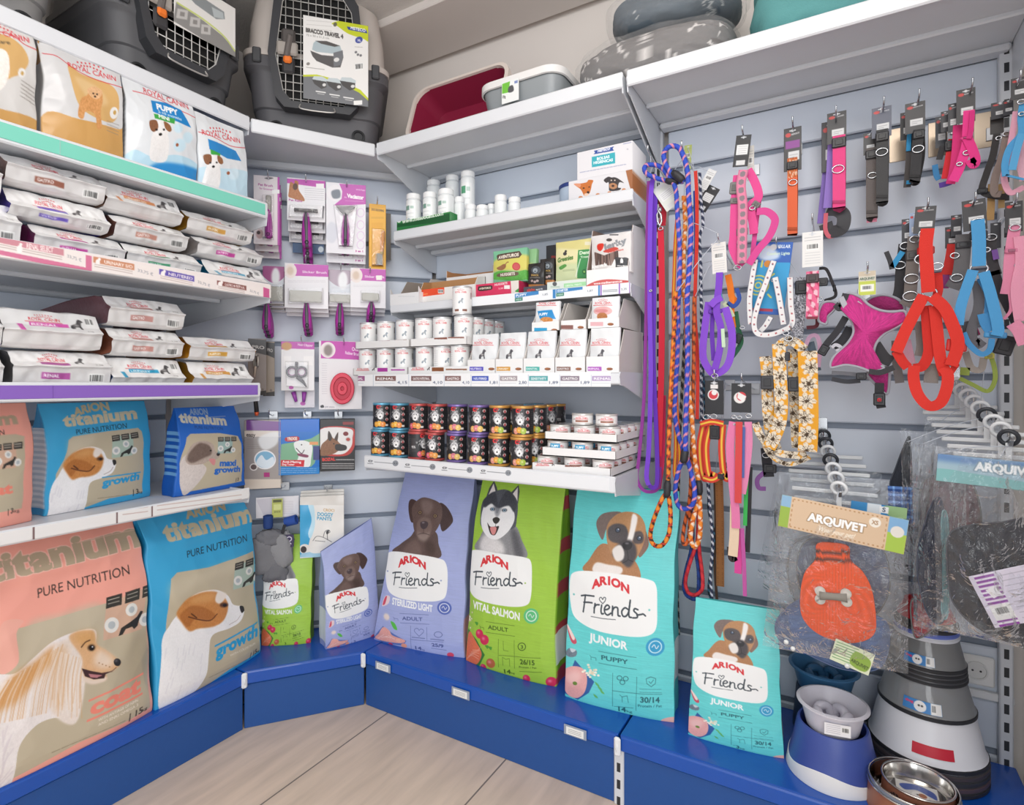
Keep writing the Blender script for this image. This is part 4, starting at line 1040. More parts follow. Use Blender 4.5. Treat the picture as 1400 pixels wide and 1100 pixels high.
#  pet carriers and trays on the top shelves
def rrect(w,d,r,n=6):
 """rounded rectangle outline, counter-clockwise"""
 P=[]
 for cx_,cy_,a0 in((w/2-r,d/2-r,0),(-w/2+r,d/2-r,90),(-w/2+r,-d/2+r,180),(w/2-r,-d/2+r,270)):
  for k in range(n+1):
   a=math.radians(a0+90*k/n);P.append((cx_+r*math.cos(a),cy_+r*math.sin(a)))
 return np.array(P)
def loft(m_,secs,col=None,cap0=True,cap1=True):
 """secs: (width, depth, radius, z, dy)"""
 P=np.array([[(x,y+dy,z)for x,y in rrect(w_,d_,min(r_,w_*.49,d_*.49))]for w_,d_,r_,z,dy in secs])
 return m_.grid(P,col,closed_u=True,cap0=cap0,cap1=cap1)
def carrier(label,loc,rz,s=1.0,lower='#57565a',upper='#c6bdb6',door='full',D=.60,W=.50,draw=None,orange=True,H=.54):
 t=thing('pet_carrier',label,'pet carrier',loc,rz,'pet carriers on the top shelf')
 zf=.55*H-.03
 lo=M();loft(lo,[(W*.80,D*.84,.05,0,0),(W*.83,D*.87,.06,.012,0),(W*.86,D*.89,.06,.10,0),(W*.885,D*.915,.06,.105,0),(W*.93,D*.95,.06,zf-.06,0),(W*.96,D*.97,.06,zf-.05,0),(W,D,.06,zf-.04,0),(W,D,.06,zf,0)])
 lo.build('lower_shell',mt(lower,.55,bump=.03,scale=300),t,smooth='auto')
 up=M();loft(up,[(W*1.01,D*1.01,.06,zf+.001,0),(W*1.01,D*1.01,.06,zf+.022,0),(W*.95,D*.95,.06,zf+.03,0),(W*.93,D*.94,.07,zf+.14,0),(W*.86,D*.90,.08,H-.03,0),(W*.76,D*.82,.08,H,0)])
 up.build('upper_shell',mt(upper,.5,bump=.03,scale=300),t,smooth='auto')
 h=M();h.tube(curve([(-.10,.0,H-.005),(-.085,0,H+.04),(0,0,H+.055),(.085,0,H+.04),(.10,0,H-.005)],24),.014,10)
 h.build('handle',mt('#3a3b3e',.5),t,smooth=True)
 for sg in(-1,1):
  M().box((sg*W*.40,-D/2-.004,zf-.005),(.03,.014,.055),bev=.004).build('clip',mt('#46474a',.5),t)
 yd=-D/2-.012
 def outline(e,zb=.115,zt=H-.035):
  wb,wt=W*.235+e,W*.262+e
  return[(-wb+.03,zb-e),(wb-.03,zb-e),(wb,zb-e+.035),(wt+.012,zf),(wt-.012,zt+e-.05),(wt-.045,zt+e),(-wt+.045,zt+e),(-wt+.012,zt+e-.05),(-wt-.012,zf),(-wb,zb-e+.035)]
 o1,o0=outline(.022),outline(-.004)
 n=len(o1);f=M()
 V=[(x,yd+dy,z)for dy in(-.014,.03)for x,z in o1]+[(x,yd+dy,z)for dy in(-.014,.03)for x,z in o0]
 q=[]
 for i in range(n):
  j=(i+1)%n
  q+=[(i,j,2*n+j,2*n+i),(i,n+i,n+j,j),(2*n+i,2*n+j,3*n+j,3*n+i)]
 f.add(V,q);f.build('door_frame',mt('#3b3c40',.45),t,smooth=False)
 M().add([(x,yd+.012,z)for x,z in o0],[tuple(range(n))]).build('inside_shade',mt('#1b1a1a',.9),t)  # near-black sheet standing in for the shaded inside; the shell is solid
 g=M();zs=[z for _,z in o0];z0,z1=min(zs),max(zs)
 P=np.array(o0)
 def span(val,ax):
  xs=[]
  for i in range(n):
   a,b_=P[i],P[(i+1)%n]
   if(a[ax]-val)*(b_[ax]-val)<0:xs.append(a[1-ax]+(val-a[ax])/(b_[ax]-a[ax])*(b_[1-ax]-a[1-ax]))
  return(min(xs),max(xs))if len(xs)>=2 else None
 for x in np.arange(-W*.26,W*.261,.027):
  s_=span(x,0)
  if s_:g.cyl((x,yd-.006,s_[0]),(x,yd-.006,s_[1]),.0018,6)
 for z in np.arange(z0+.012,z1,.031):
  s_=span(z,1)
  if s_:g.cyl((s_[0],yd-.003,z),(s_[1],yd-.003,z),.0018,6)
 g.tube([(x,yd-.005,z)for x,z in o0],.003,6,closed=True)
 d=g.build('wire_door',mt('#dcdad6',.3,metal=.3),t,smooth=True)
 l=M('#8d8883');xl=-W*.19;zl=zf+.02
 l.box((xl,yd-.016,zl+.03),(.05,.018,.09),col='#55504e',bev=.008);l.lathe([(.038,-.012),(.038,.004),(.03,.010)],20,(0,0,0),col='#a79d95')if 0 else None
 l.box((xl-.004,yd-.02,zl),(.075,.014,.05),col='#a8a099',bev=.012);l.box((xl,yd-.028,zl+.005),(.022,.016,.09),roty(.15),col='#6b6461',bev=.007)
 if orange:l.box((xl-.002,yd-.028,zl-.045),(.03,.014,.028),col='#ee7a28',bev=.009);l.box((xl,yd-.014,zl-.06),(.045,.016,.06),col='#3b3a3c',bev=.01)
 l.build('latch',vcm(.5),d)
 M().tube(curve([(-.06,yd-.01,z0-.006),(-.055,yd-.022,z0-.03),(.055,yd-.022,z0-.03),(.06,yd-.01,z0-.006)],18),.003,6).build('lower_bail',mt('#c9c6c2',.3,metal=.6),d,smooth=True)
 for sx in(-1,1):
  w_=M('#222326');w_.lathe([(.026,0),(.026,.012),(.018,.014),(.016,.010),(.006,.010)],20);
  o=w_.build('foot_wheel',vcm(.5),t,smooth='auto');o.rotation_euler=(math.pi/2,0,0);o.location=(sx*W*.28,-D*.42-.004,.035)
 if draw is not None:draw(t,yd-.03)
 return t
def lab_corner(t,y):
 q=[(417,13),(503.5,43),(502.5,149),(414.5,131)]
 P=np.array([lray(t,*p,y)for p in q])
 x0,x1=P[:,0].min(),P[:,0].max();z0,z1=P[2:,1].mean(),P[:2,1].mean()
 a=Art(x1-x0,z1-z0,'#f1efec',.0016,q)
 a.zoom(340,0,5.5)
 a.poly([(640,175),(700,165),(780,190),(905,238),(905,345),(860,320),(760,270),(680,200)],'#c9d32c');a.poly([(400,535),(520,545),(700,610),(840,690),(905,770),(905,830),(400,735)],'#c9d32c',sm=False)
 a.poly([(400,550),(520,560),(700,630),(830,710),(905,785),(905,840),(400,740)],'#75777b',sm=False)
 a.poly([(750,215),(885,262),(893,288),(760,240)],'#3a4c9c',sm=False);a.text('MSTECO',(776,238),(880,276),20,'#ffffff',.04,slant=.1)
 a.text('BRACCO TRAVEL 4',(442,205),(724,300),32,'#55524f',.06);a.text('72 x 50 x 51,5 cm',(445,236),(620,290),16,'#9b9894',.01)
 a.lines(450,118,640,180,3,'#b5b1ac',.0014,.25);a.ell(666,186,14,16,'#6b6a55');a.ell(834,326,26,24,'#4956a4');a.text('XL',(822,334),(848,340),16,'#ffffff',.03)
 a.poly([(488,350),(500,300),(520,285),(600,300),(700,350),(715,400),(640,400),(520,370)],'#b5c3c8',sm=False);a.poly([(515,285),(600,300),(700,350),(660,352),(560,315)],'#5a5654',sm=False)
 a.poly([(474,355),(560,400),(650,420),(718,400),(722,440),(700,510),(640,505),(520,440),(490,400)],'#5d5a5a',sm=False);a.poly([(650,395),(718,385),(722,430),(700,495),(650,500)],'#77797d',sm=False);a.ell(672,450,20,16,'#e4e3e0')
 for x,v in((545,610),(655,635),(755,640)):
  a.poly([(x-60,v-35),(x-45,v-55),(x+20,v-45),(x+55,v-20),(x+50,v+10),(x-40,v-10)],'#c9d3d6',sm=False);a.poly([(x-62,v-32),(x+50,v-2),(x+48,v+40),(x+10,v+50),(x-45,v+5)],'#4c4a4a',sm=False);a.ell(x+32,v+20,14,12,'#dedddc')
 for x,v in((550,680),(655,712),(757,742)):
  a.line([(x-36,v-6),(x+34,v+10)],.004,'#f0efed');a.line([(x-25,v+12),(x+25,v+24)],.002,'#d6d5d2')
 a.rect(792,768,852,800,'#f2f1ee');a.barcode(805,495,862,545);a.lines(805,372,858,380,1,'#9b9894',.0016,.2);
 for x,v in((812,412),(845,440),(826,432)):a.ell(x,v,9,9,'#77777a')
 a.lines(440,480,580,520,1,'#77736f',.002,.24);a.ell(455,455,14,12,'#8d8883')
 panel_mesh('cardboard_label',a,vcm(.4),t,.0012,y,z0,(x0+x1)/2)
carrier('large grey and beige pet carrier with a printed card, in the corner',(-1.935,1.68,2.197),RZD,draw=lab_corner,D=.54,W=.54,H=.58)
def lab_mid(t,y):
 q=[(238,-30),(322,3),(317,72),(247,41)]
 P=np.array([lray(t,*p,y)for p in q]);x0,x1=P[:,0].min(),P[:,0].max();z0,z1=P[2:,1].mean(),P[:2,1].mean()
 a=Art(x1-x0,z1-z0,'#e9e6e2',.002,q);a.zoom(120,0,6.364)
 a.poly([(800,90),(1000,200),(1150,300),(1260,410),(1260,480),(800,240)],'#8f8d8b',sm=False);a.line([(810,95),(1000,190),(1160,300),(1250,410)],.006,'#c9d37a',True)
 for x,y_ in((850,175),(940,220),(1020,265)):a.rect(x-35,y_-35,x+35,y_+40,'#c4c1be');a.rect(x-15,y_-15,x+15,y_+20,'#8e8a87')
 a.poly([(840,-20),(1000,0),(1170,80),(1175,150),(1100,165),(930,70)],'#8d9294',sm=False);a.poly([(1060,60),(1160,90),(1165,150),(1080,150)],'#b9c0c2',sm=False)
 panel_mesh('cardboard_label',a,vcm(.4),t,.0012,y,z0,(x0+x1)/2)
carrier('dark grey pet carrier on the left wall, white wire door and hanging orange latch',(-2.105,1.06,2.197),math.pi/2,draw=lab_mid,D=.45,W=.45,lower='#5a5a5d',upper='#8d8b8a',H=.50)
carrier('grey pet carrier cut off by the upper left edge of the picture',(-2.105,.53,2.197),math.pi/2,D=.43,W=.42,lower='#8f8d8c',upper='#a7a4a1',orange=False,H=.50)
def tray(name,label,loc,rz,w_,d_,h_,body,rim,cat='litter tray',rx=0.0):
 t=thing(name,label,cat,loc,rz,None,rx)
 b_=M();loft(b_,[(w_*.86,d_*.82,.05,0,0),(w_*.97,d_*.96,.055,h_-.006,0),(w_*.95,d_*.93,.05,h_-.006,0),(w_*.84,d_*.79,.045,.006,0)],cap0=True,cap1=True)
 b_.build('basin',mt(body,.35),t,smooth='auto')
 r=M();loft(r,[(w_*.985,d_*.98,.06,h_-.022,0),(w_*1.02,d_*1.02,.065,h_-.02,0),(w_*1.02,d_*1.02,.065,h_+.004,0),(w_*.95,d_*.93,.055,h_+.004,0),(w_*.95,d_*.93,.055,h_-.01,0)],cap0=False,cap1=False)
 r.build('rim',mt(rim,.35),t,smooth='auto')
 return t
tray('litter_tray','burgundy litter tray with a cream rim, tipped on its side',(-1.325,1.945,2.33),0,.46,.26,.13,'#8c2440','#e9dcd2',rx=math.radians(72))
gt=tray('litter_tray','grey litter tray with a white rim and green label',((-1.139-.80)/2,1.825,2.197),0,.33,.28,.118,'#93989b','#eceae8')
q=[(680,118),(720,108),(721,133),(682,143)]
P=np.array([lray(gt,*p,-.136)for p in q])
a=Art(.068,.075,'#eef0ee',.0016,q);a.zoom(480,60,3.1818)
a.poly([(640,188),(700,172),(690,215),(642,225)],'#74c043',sm=False);a.poly([(690,195),(720,185),(728,205),(690,215)],'#57575a');a.text('MAXI',(733,178),(756,172),10,'#3c56a5',.05);a.barcode(646,228,672,244)
panel_mesh('product_label',a,vcm(.4),gt,.001,-.147,.028,(P[0][0]+P[1][0])/2)
def lump(name,mat,parent,c,d,seed,amp=.12,n=40,col=None,sq=3.0,colfn=None):
 """soft pillow-like closed body"""
 th=np.linspace(0,2*math.pi,n*2,endpoint=False);ph=np.linspace(-math.pi/2,math.pi/2,n)
 Tt,Pp=np.meshgrid(th,ph)
 se=lambda v,e:np.sign(v)*np.abs(v)**e
 e=2/sq
 X=se(np.cos(Pp),e)*se(np.cos(Tt),e);Y=se(np.cos(Pp),e)*se(np.sin(Tt),e);Z=se(np.sin(Pp),e)
 nz=vnoise(X*.9+3,Y*.9+Z*1.3,seed)*.5+.4*vnoise(X*2+Z,Z*2+Y,seed+1)+.25*vnoise(X*4,Z*5+Y*3,seed+2)
 k=1+amp*nz
 P_=np.stack([X*d[0]/2*k,Y*d[1]/2*k,Z*d[2]/2*k],-1)+np.asarray(c)
 P_[...,2]=np.maximum(P_[...,2],c[2]-d[2]/2*1.0)
 V=P_.reshape(-1,3)
 C=None
 if colfn is not None:C=colfn(X,Y,Z).reshape(-1,3)
 elif col is not None:C=np.broadcast_to(hx(col),(len(V),3))
 return mesh(name,V,gridfaces(n,n*2,True)[:,::-1]if 0 else gridfaces(n,n*2,True),mat,parent,C,True)
def bone_print(seed,base,ink,n=44):
 r=np.random.default_rng(seed)
 def f(X,Y,Z):
  C=np.empty(X.shape+(3,));C[:]=hx(base)
  U,V_=X*1.0,np.arctan2(Z,-Y)/1.6
  for _ in range(n):
   u0,v0,a=r.uniform(-1,1),r.uniform(-1,1),r.uniform(0,3.1);L_=.055
   k=(U-u0)*2.2,(V_-v0)
   s_,t_=k[0]*math.cos(a)+k[1]*math.sin(a),-k[0]*math.sin(a)+k[1]*math.cos(a)
   m_=(np.abs(s_)<L_*1.6)&(np.abs(t_)<L_*.35)
   for q1 in(-1,1):
    for q2 in(-1,1):m_|=(s_-q1*L_*1.6)**2+(t_-q2*L_*.4)**2<(L_*.5)**2
   C[m_]=hx(ink)
  return C
 return f
bed=thing('pet_bed','rolled grey pet bed printed with white bones, in clear plastic','pet bed',(-.525,1.86,2.197),0)
lump('cushion',vcm(.85,.3,80),bed,(0,0,.085),(.50,.30,.165),5,.05,90,colfn=bone_print(4,'#716d6c','#d9d4d1'),sq=3.2)
lump('plastic_wrap',film('#ffffff',.3,40,'bedfilm',haze=.07,refl=.10,gr=.22,bump=1.0,dist=2.0),bed,(-.01,0,.092),(.53,.33,.18),8,.07,60,sq=3.0)
bed2=thing('pet_bed','dark slate pet bed lying on the bone-printed roll, in plastic','pet bed',(-.47,1.88,2.385),.1)
lump('cushion',vcm(.85,.3,80),bed2,(0,0,.07),(.40,.26,.13),12,.06,70,colfn=bone_print(9,'#56626c','#b9bcbd',30),sq=3.0)
lump('plastic_wrap',film('#ffffff',.3,40,'bedfilm',haze=.07,refl=.10,gr=.22,bump=1.0,dist=2.0),bed2,(0,0,.075),(.44,.28,.145),14,.07,50,sq=3.0)
cu=thing('pet_cushion','teal fabric pet cushion on the top shelf above the collars','pet cushion',(.015,1.86,2.197),0)
lump('cover',mt('#5f9c9c',.9,bump=.3,scale=250,var=.06),cu,(0,0,.12),(.48,.32,.24),22,.05,60,sq=4.0)
a=Art(.07,.09,'#e0319a',.002);a.rect(.12,.12,.88,.9,'#2a2a2e');a.lines(.2,.25,.8,.6,4,'#cfcfd2',.0016);a.rect(.3,.68,.7,.8,'#f1f1f1')
o=panel_mesh('hang_tag',a,vcm(.5),cu,.001,-.18,.12,-.165);o.rotation_euler=(0,.25,0)
#  food bags on the left wall
RC_RED='#d5373f'
def rc_logo(a,x0,y0,x1,y1,h,crown=True,line=True):
 """crown over two words over a rule"""
 a.text('ROYAL CANIN',(x0,y0),(x1,y1),h,RC_RED,.01)
 xm,ym=(x0+x1)/2,(y0+y1)/2-h*1.5
 k=abs(x1-x0)*.022
 if crown:
  for i in range(-3,4):
   for j in range(2):
    a.ell(xm+i*k*(3.0+j),ym+abs(i)*h*.12-j*h*.62+(y1-y0)/(x1-x0)*i*k*3,k*.85,h*.2,RC_RED)
 if line:a.line([(x0-abs(x1-x0)*.1,y0+h*.42),(x1+abs(x1-x0)*.06,y1+h*.42)],.0018,RC_RED)
def mini_dog(a,x,y,s,asp,col='#4d4a4b'):
 f=lambda P:[(x+u*s,y+v*s*asp)for u,v in P]
 a.poly(f([(-.5,.5),(-.45,.1),(-.1,-.1),(.05,-.45),(.2,-.55),(.45,-.35),(.3,-.2),(.25,.1),(.3,.5),(.15,.5),(.1,.25),(-.2,.3),(-.25,.5)]),col,noise=.3)
 a.poly(f([(-.3,.0),(0,-.05),(.15,.1),(-.1,.18)]),'#c9c6c4',.01,.8)
def lay_bag(label,pl,pr,xf,z,h,dep,side,band,logo=False,ridge=None,group=None,seed=0,word=''):
 """white food bag lying on its back, its folded end towards the aisle (left wall)"""
 yl,yr=ox(pl,300,xf)[1],ox(pr,300,xf)[1]
 w_=yr-yl;cy_=(yl+yr)/2
 t=thing('food_bag',label,'food bag',(xf,cy_,z),math.pi/2+random.uniform(-.02,.02),group)
 zr=h*(ridge or(.30 if logo else .52))
 prof=[(dep,h*.80),(dep*.55,h*.99),(.075,h*.985),(.04,h*.93),(.012,zr+(h-zr)*.25),(-.012,zr),(-.004,zr-.006),(.004,h*.10),(.012,.002),(.05,0)]
 pr_=np.array(prof);L_=np.r_[0,np.cumsum(np.linalg.norm(np.diff(pr_,axis=0),axis=1))]
 l0=L_[3];l1=L_[8];lr=L_[5]
 a=Art(w_,l1-l0,'#dcdad9',.0021)
 vr=(lr-l0)/(l1-l0)
 a.rect(0,0,1,vr,'#efeeed');a.rect(0,vr,1,1,'#dbd9d8')
 if logo:
  rc_logo(a,.26,vr*.42,.58,vr*.42,vr*.13);a.rect(.26,vr*.5,.66,vr*.68,band);a.text(word,(.28,vr*.64),(.54,vr*.64),vr*.1,'#ffffff',.02)
  mini_dog(a,.76,vr*.5,.16,w_/(l1-l0));a.barcode(.86,vr*.15,.95,vr*.5);a.rect(.14,vr*.62,.19,vr*1.02,band);a.text('2 kg',(.84,vr*.88),(.90,vr*.88),vr*.08,'#77706c')
 else:
  rc_logo(a,.27,vr*.56,.53,vr*.56,vr*.2);a.rect(.27,vr*.66,.56,vr*.88,band);mini_dog(a,.68,vr*.55,.11,w_/(l1-l0));a.text('2 kg',(.84,vr*.8),(.92,vr*.8),vr*.12,'#77706c')
  m_=vr+(1-vr)*.36;a.rect(.27,m_,.56,m_+(1-vr)*.30,band);a.text(word,(.29,m_+(1-vr)*.22),(.45,m_+(1-vr)*.22),(1-vr)*.15,'#ffffff',.02)
  a.barcode(.76,m_+(1-vr)*.05,.93,m_+(1-vr)*.5)
 ls=np.r_[np.linspace(L_[0],l0,10)[:-1],np.linspace(l0,l1,a.ny),[L_[9]]]
 yy=np.interp(ls,L_,pr_[:,0]);zz=np.interp(ls,L_,pr_[:,1])
 u=np.linspace(-1,1,a.nx);U,YY=np.meshgrid(u,yy);ZZ=np.repeat(zz[:,None],a.nx,1)
 LS=np.repeat(ls[:,None],a.nx,1)
 edge=np.abs(U)**12
 ZZ=ZZ-edge*.05*(ZZ-h*.45)*(np.abs(ZZ-zr)>.004)
 nz=vnoise(U*2.2,LS*14,seed)+.6*vnoise(U*5,LS*30,seed+1)
 YY=YY+.0022*nz;ZZ=ZZ+.0012*vnoise(U*3,LS*10,seed+2)*(zz[:,None]>.004)
 X=U*w_/2*(1+.006*nz)
 C=np.empty(X.shape+(3,));C[:]=hx('#e6e4e3');C[9:9+a.ny]=a.a
 mesh('wrapper',np.stack([X,YY,ZZ],-1).reshape(-1,3),gridfaces(len(ls),a.nx),vcm(.3,.1,40),t,C.reshape(-1,3),True)
 for sg in(-1,1):
  g=M();i=0 if sg<0 else a.nx-1
  e=np.stack([X[::4,i],YY[::4,i],ZZ[::4,i]],-1);e=np.concatenate([e,[[e[-1][0],dep,0]]])
  c=e.mean(0)+np.array([-sg*.014,0,0]);n=len(e)
  inn=c+(e-c)*.55;inn[:,0]=e[:,0]-sg*.012
  g.add(np.concatenate([e,inn,[c]]),[(k,(k+1)%n,n+(k+1)%n,n+k)for k in range(n)]+[(n+k,n+(k+1)%n,2*n)for k in range(n)])
  g.build('gusset',mt(side,.28,bump=.3,scale=60),t,smooth=True)
 return t
ZP,ZV=1.586,1.2445
G1,G2='white food bags stacked on the pink-ticket shelf','white food bags stacked on the purple-edged shelf'
XB=-1.765
lay_bag('white food bag with a magenta gusset, lowest of the left stack on the pink-ticket shelf',46,171,XB,ZP,.082,.30,'#b32a86','#c0459c',word='RENAL',group=G1,seed=1)
lay_bag('white food bag with a violet gusset, midway up the left stack on the pink-ticket shelf',12,149,XB,ZP+.083,.080,.30,'#5b46b4','#6e5bc0',word='NEUTERED',group=G1,seed=5,ridge=.30)
lay_bag('white food bag with a brown band, topmost left below the turquoise edge',8,143,XB,ZP+.164,.082,.30,'#8d6a5e','#96604f',word='GASTRO',group=G1,seed=9)
lay_bag('white food bag with a green band, lowest of the middle stack, pink-ticket shelf',173,274,XB,ZP,.080,.30,'#7d8f80','#4d9d77',word='HEPATIC',group=G1,seed=13)
lay_bag('white food bag with a dusty red band, halfway up the middle stack, pink-ticket shelf',157,256,XB,ZP+.081,.074,.30,'#9a6a58','#c58e7f',word='GASTRO',group=G1,seed=17)
lay_bag('white food bag with an orange band, topmost of the middle stack, pink-ticket shelf',144,249,XB,ZP+.156,.090,.30,'#b98d77','#dd935f',True,word='URINARY S/O',group=G1,seed=21)
lay_bag('white food bag with a blue band and gusset, lowest next to the pink packs',284,364,XB,ZP,.078,.26,'#2793c4','#5fa9c6',True,word='MOBILITY',group=G1,seed=25)
lay_bag('white food bag with a magenta band, middle of the stack by the pink packs',271,357,XB,ZP+.079,.068,.26,'#b9b4b2','#c4459b',word='SATIETY',group=G1,seed=29)
lay_bag('white food bag with a gold gusset, topmost of the stack next to the pink packs',257,344,XB,ZP+.148,.074,.26,'#b98a34','#c9984a',word='ANALLERGENIC',group=G1,seed=33)
lay_bag('white food bag with a plum gusset, cut off low at the pink-ticket shelf start',-95,28,XB+.01,ZP,.115,.30,'#a08f95','#b9939d',group=G1,seed=37)
lay_bag('white food bag with a mauve gusset, cut off high at the pink-ticket shelf start',-100,2,XB,ZP+.12,.10,.30,'#9d6f8c','#b9939d',group=G1,seed=41)
XC=-1.80
lay_bag('white food bag with a pink band, lower one of the pair on the purple-edged shelf',17,151,XC,ZV,.098,.34,'#8f8a88','#b3569f',word='RENAL',group=G2,seed=45,ridge=.55)
lay_bag('white food bag with a wide pink band, upper of the pair on the purple-edged shelf',5,139,XC,ZV+.099,.108,.34,'#7f726c','#dc5fb2',True,word='RENAL',group=G2,seed=49,ridge=.42)
lay_bag('white food bag with a turquoise band, lowest of three on the purple-edged shelf',152,252,XC,ZV,.088,.34,'#3a5f9f','#2f9cc4',True,word='URINARY',group=G2,seed=53)
lay_bag('white food bag with an orange-brown gusset, middle of three on the purple-edged shelf',152,250,XC,ZV+.089,.086,.34,'#a5634a','#c79189',word='GASTRO',group=G2,seed=57)
lay_bag('white food bag with a long brown gusset, topmost of three on the purple-edged shelf',149,251,XC+.005,ZV+.176,.092,.46,'#6d4247','#c08e88',word='GASTRO',group=G2,seed=61)
lay_bag('white food bag with a gold band, lower one next to the grey combs',263,344,XC,ZV,.084,.32,'#c08a2e','#d39a4e',True,word='HYPOALLERGENIC',group=G2,seed=65)
lay_bag('white food bag with a gold gusset, upper one next to the grey combs',259,348,XC,ZV+.085,.080,.32,'#cf8f1f','#d9a64b',word='ALLERGEN',group=G2,seed=69)
lay_bag('white food bag cut off at the lower start of the purple-edged shelf',-95,4,XC,ZV,.095,.34,'#8a8583','#9c9490',group=G2,seed=73)
lay_bag('white food bag cut off at the upper start of the purple-edged shelf',-95,3,XC,ZV+.096,.10,.34,'#8f8a88','#9c9490',group=G2,seed=77)
def up_bag(pl,pr,xf,h,d,lean,bg,res=.0018):
 A,B=ox(pl,200,xf),ox(pr,200,xf);A[2]=B[2]=1.8605
 s=Sack(A,B,h,d,lean,res,bg);s.art.zoom(0,0,3.889);return s
G3='food bags standing on the turquoise-edged shelf'
def jack(a,x,y,s):
 f=lambda P:[(x+u*s,y+v*s)for u,v in P]
 a.poly(f([(-50,60),(-40,10),(0,-10),(40,10),(55,70),(40,160),(-45,150)]),'#f1eeec',noise=.06)
 a.poly(f([(-48,-50),(-20,-62),(30,-58),(52,-30),(40,20),(0,42),(-35,15)]),'#f4f1ef',noise=.05)
 a.poly(f([(-60,-62),(-20,-64),(-12,-20),(-35,0),(-56,-20)]),'#8a5b3f',noise=.1);a.poly(f([(24,-58),(56,-40),(66,-10),(52,0),(30,-20)]),'#93623f',noise=.1)
 for u in(-20,22):a.ell(*f([(u,-12)])[0],7*s,6*s,'#2b211d')
 a.ell(*f([(2,14)])[0],10*s,8*s,'#1f1a1a')
u1=up_bag(58,170,-1.80,.296,.085,-.03,'#d7d6d6');a=u1.art
a.poly([(225,610),(400,640),(620,690),(660,700),(680,900),(200,900)],'#d2a15f');a.poly([(350,350),(420,400),(560,450),(615,510),(625,600),(580,660),(430,600),(372,500)],'#d9ae70');a.poly([(380,420),(500,470),(560,560),(470,560)],'#e7c795',.02,.7)
rc_logo(a,352,362,612,440,30,line=False);a.line([(225,285),(300,305),(380,370),(500,430),(660,480)],.0024,RC_RED,True)
a.poly([(396,620),(410,540),(440,520),(470,490),(520,495),(530,540),(520,600),(530,680),(505,690),(490,620),(440,600),(425,640)],'#d79a5f',noise=.16);a.poly([(445,490),(480,470),(510,480),(530,500),(505,535),(470,530)],'#e3b384',noise=.16)
for x,y in((478,508),(498,512)):a.ell(x,y,5,5,'#2a1b14')
a.ell(487,524,6,5,'#2a1b14');a.ell(598,610,24,30,'#ece9e6');a.ell(602,608,9,12,'#c9a25c');a.lines(560,650,630,700,4,'#8d857e',.0014,.3)
u1.build('food_bag','white and gold food bag with a standing apricot poodle','food bag','#b3a79a','#b58d55',G3,wr=.004,seed=101,rough=.25,sidefn=lambda z:'#b48748' if z>.8 else '#b9b6b4')
u2=up_bag(173,271,-1.80,.296,.085,-.02,'#e4e7ea');a=u2.art
a.poly([(690,800),(800,840),(930,830),(1050,880),(1080,1000),(640,950)],'#bfe0f0');a.poly([(800,880),(900,870),(1060,910),(1065,990),(800,930)],'#2f8fd2',.02)
rc_logo(a,762,495,1005,585,34,line=False);a.line([(705,488),(790,510),(900,560),(960,595),(1040,632)],.0026,RC_RED,True)
a.poly([(795,538),(880,550),(960,590),(1008,688),(900,645),(796,602)],'#1f86cc',sm=False);a.text('PUPPY',(822,585),(940,622),32,'#ffffff',.05);a.text('2-10 months',(825,606),(955,650),15,'#eaf4fb',.02)
a.poly([(800,612),(916,640),(910,668),(804,638)],'#3fa648',sm=False);a.text('MINI',(826,634),(884,652),20,'#ffffff',.04);jack(a,830,710,.95)
for x,y,r in((930,690,26),(940,780,34),(985,740,30)):a.ell(x,y,r,r,'#cfe8f4',.01)
a.ell(925,778,8,9,'#a05a3a')
u2.build('food_bag','white and blue food bag with a green stripe, second from the bracket','food bag','#cfd3d6','#2f8fd2',G3,wr=.004,seed=111,rough=.25,sidefn=lambda z:'#1f7fc4' if z<.06 or z>.9 else('#d5d8db' if int(z*40)%2 else '#c2c6ca'))
u3=up_bag(272,339,-1.80,.285,.085,-.02,'#e4e7ea');a=u3.art
a.poly([(1040,900),(1150,900),(1330,930),(1330,1080),(1040,1040)],'#c6e1ee');rc_logo(a,1062,720,1270,768,28,line=False);a.line([(1046,706),(1120,735),(1220,785),(1320,792)],.0026,RC_RED,True)
a.poly([(1088,745),(1150,770),(1240,810),(1272,864),(1190,850),(1092,800)],'#2d86c8',sm=False);a.poly([(1096,800),(1150,825),(1146,850),(1100,825)],'#3fa648',sm=False);jack(a,1115,880,.8)
a.ell(1230,930,30,30,'#d6eaf4',.01);a.ell(1200,925,9,9,'#a05a3a')
u3.build('food_bag','white and blue food bag with a terrier puppy, next to the bracket','food bag','#d9dcdf','#2f8fd2',G3,wr=.005,seed=121,rough=.2)
u0=up_bag(-70,51,-1.80,.296,.085,-.03,'#dcd9d6',.0024);a=u0.art
a.poly([(-100,580),(60,600),(190,640),(215,700),(-100,700)],'#d2a15f');a.poly([(-60,200),(40,200),(110,260),(140,340),(110,390),(60,420),(-60,440)],'#d9ae70');rc_logo(a,-140,150,150,232,32,line=False);a.line([(-60,160),(60,190),(120,240),(185,270)],.0026,RC_RED,True)
a.text('Care',(-40,240),(45,245),22,'#6a5a44',.02);a.ell(100,400,22,26,'#efece9');a.ell(102,402,9,11,'#c9a25c');a.lines(100,440,185,520,5,'#8d857e',.0014,.5);a.poly([(-40,290),(20,290),(30,400),(0,480),(-60,480)],'#f6efe8',noise=.1)
u0.build('food_bag','white and gold food bag cut off at the start of the turquoise-edged shelf','food bag','#b9a98f','#c49a5c',G3,wr=.004,seed=131,rough=.25)
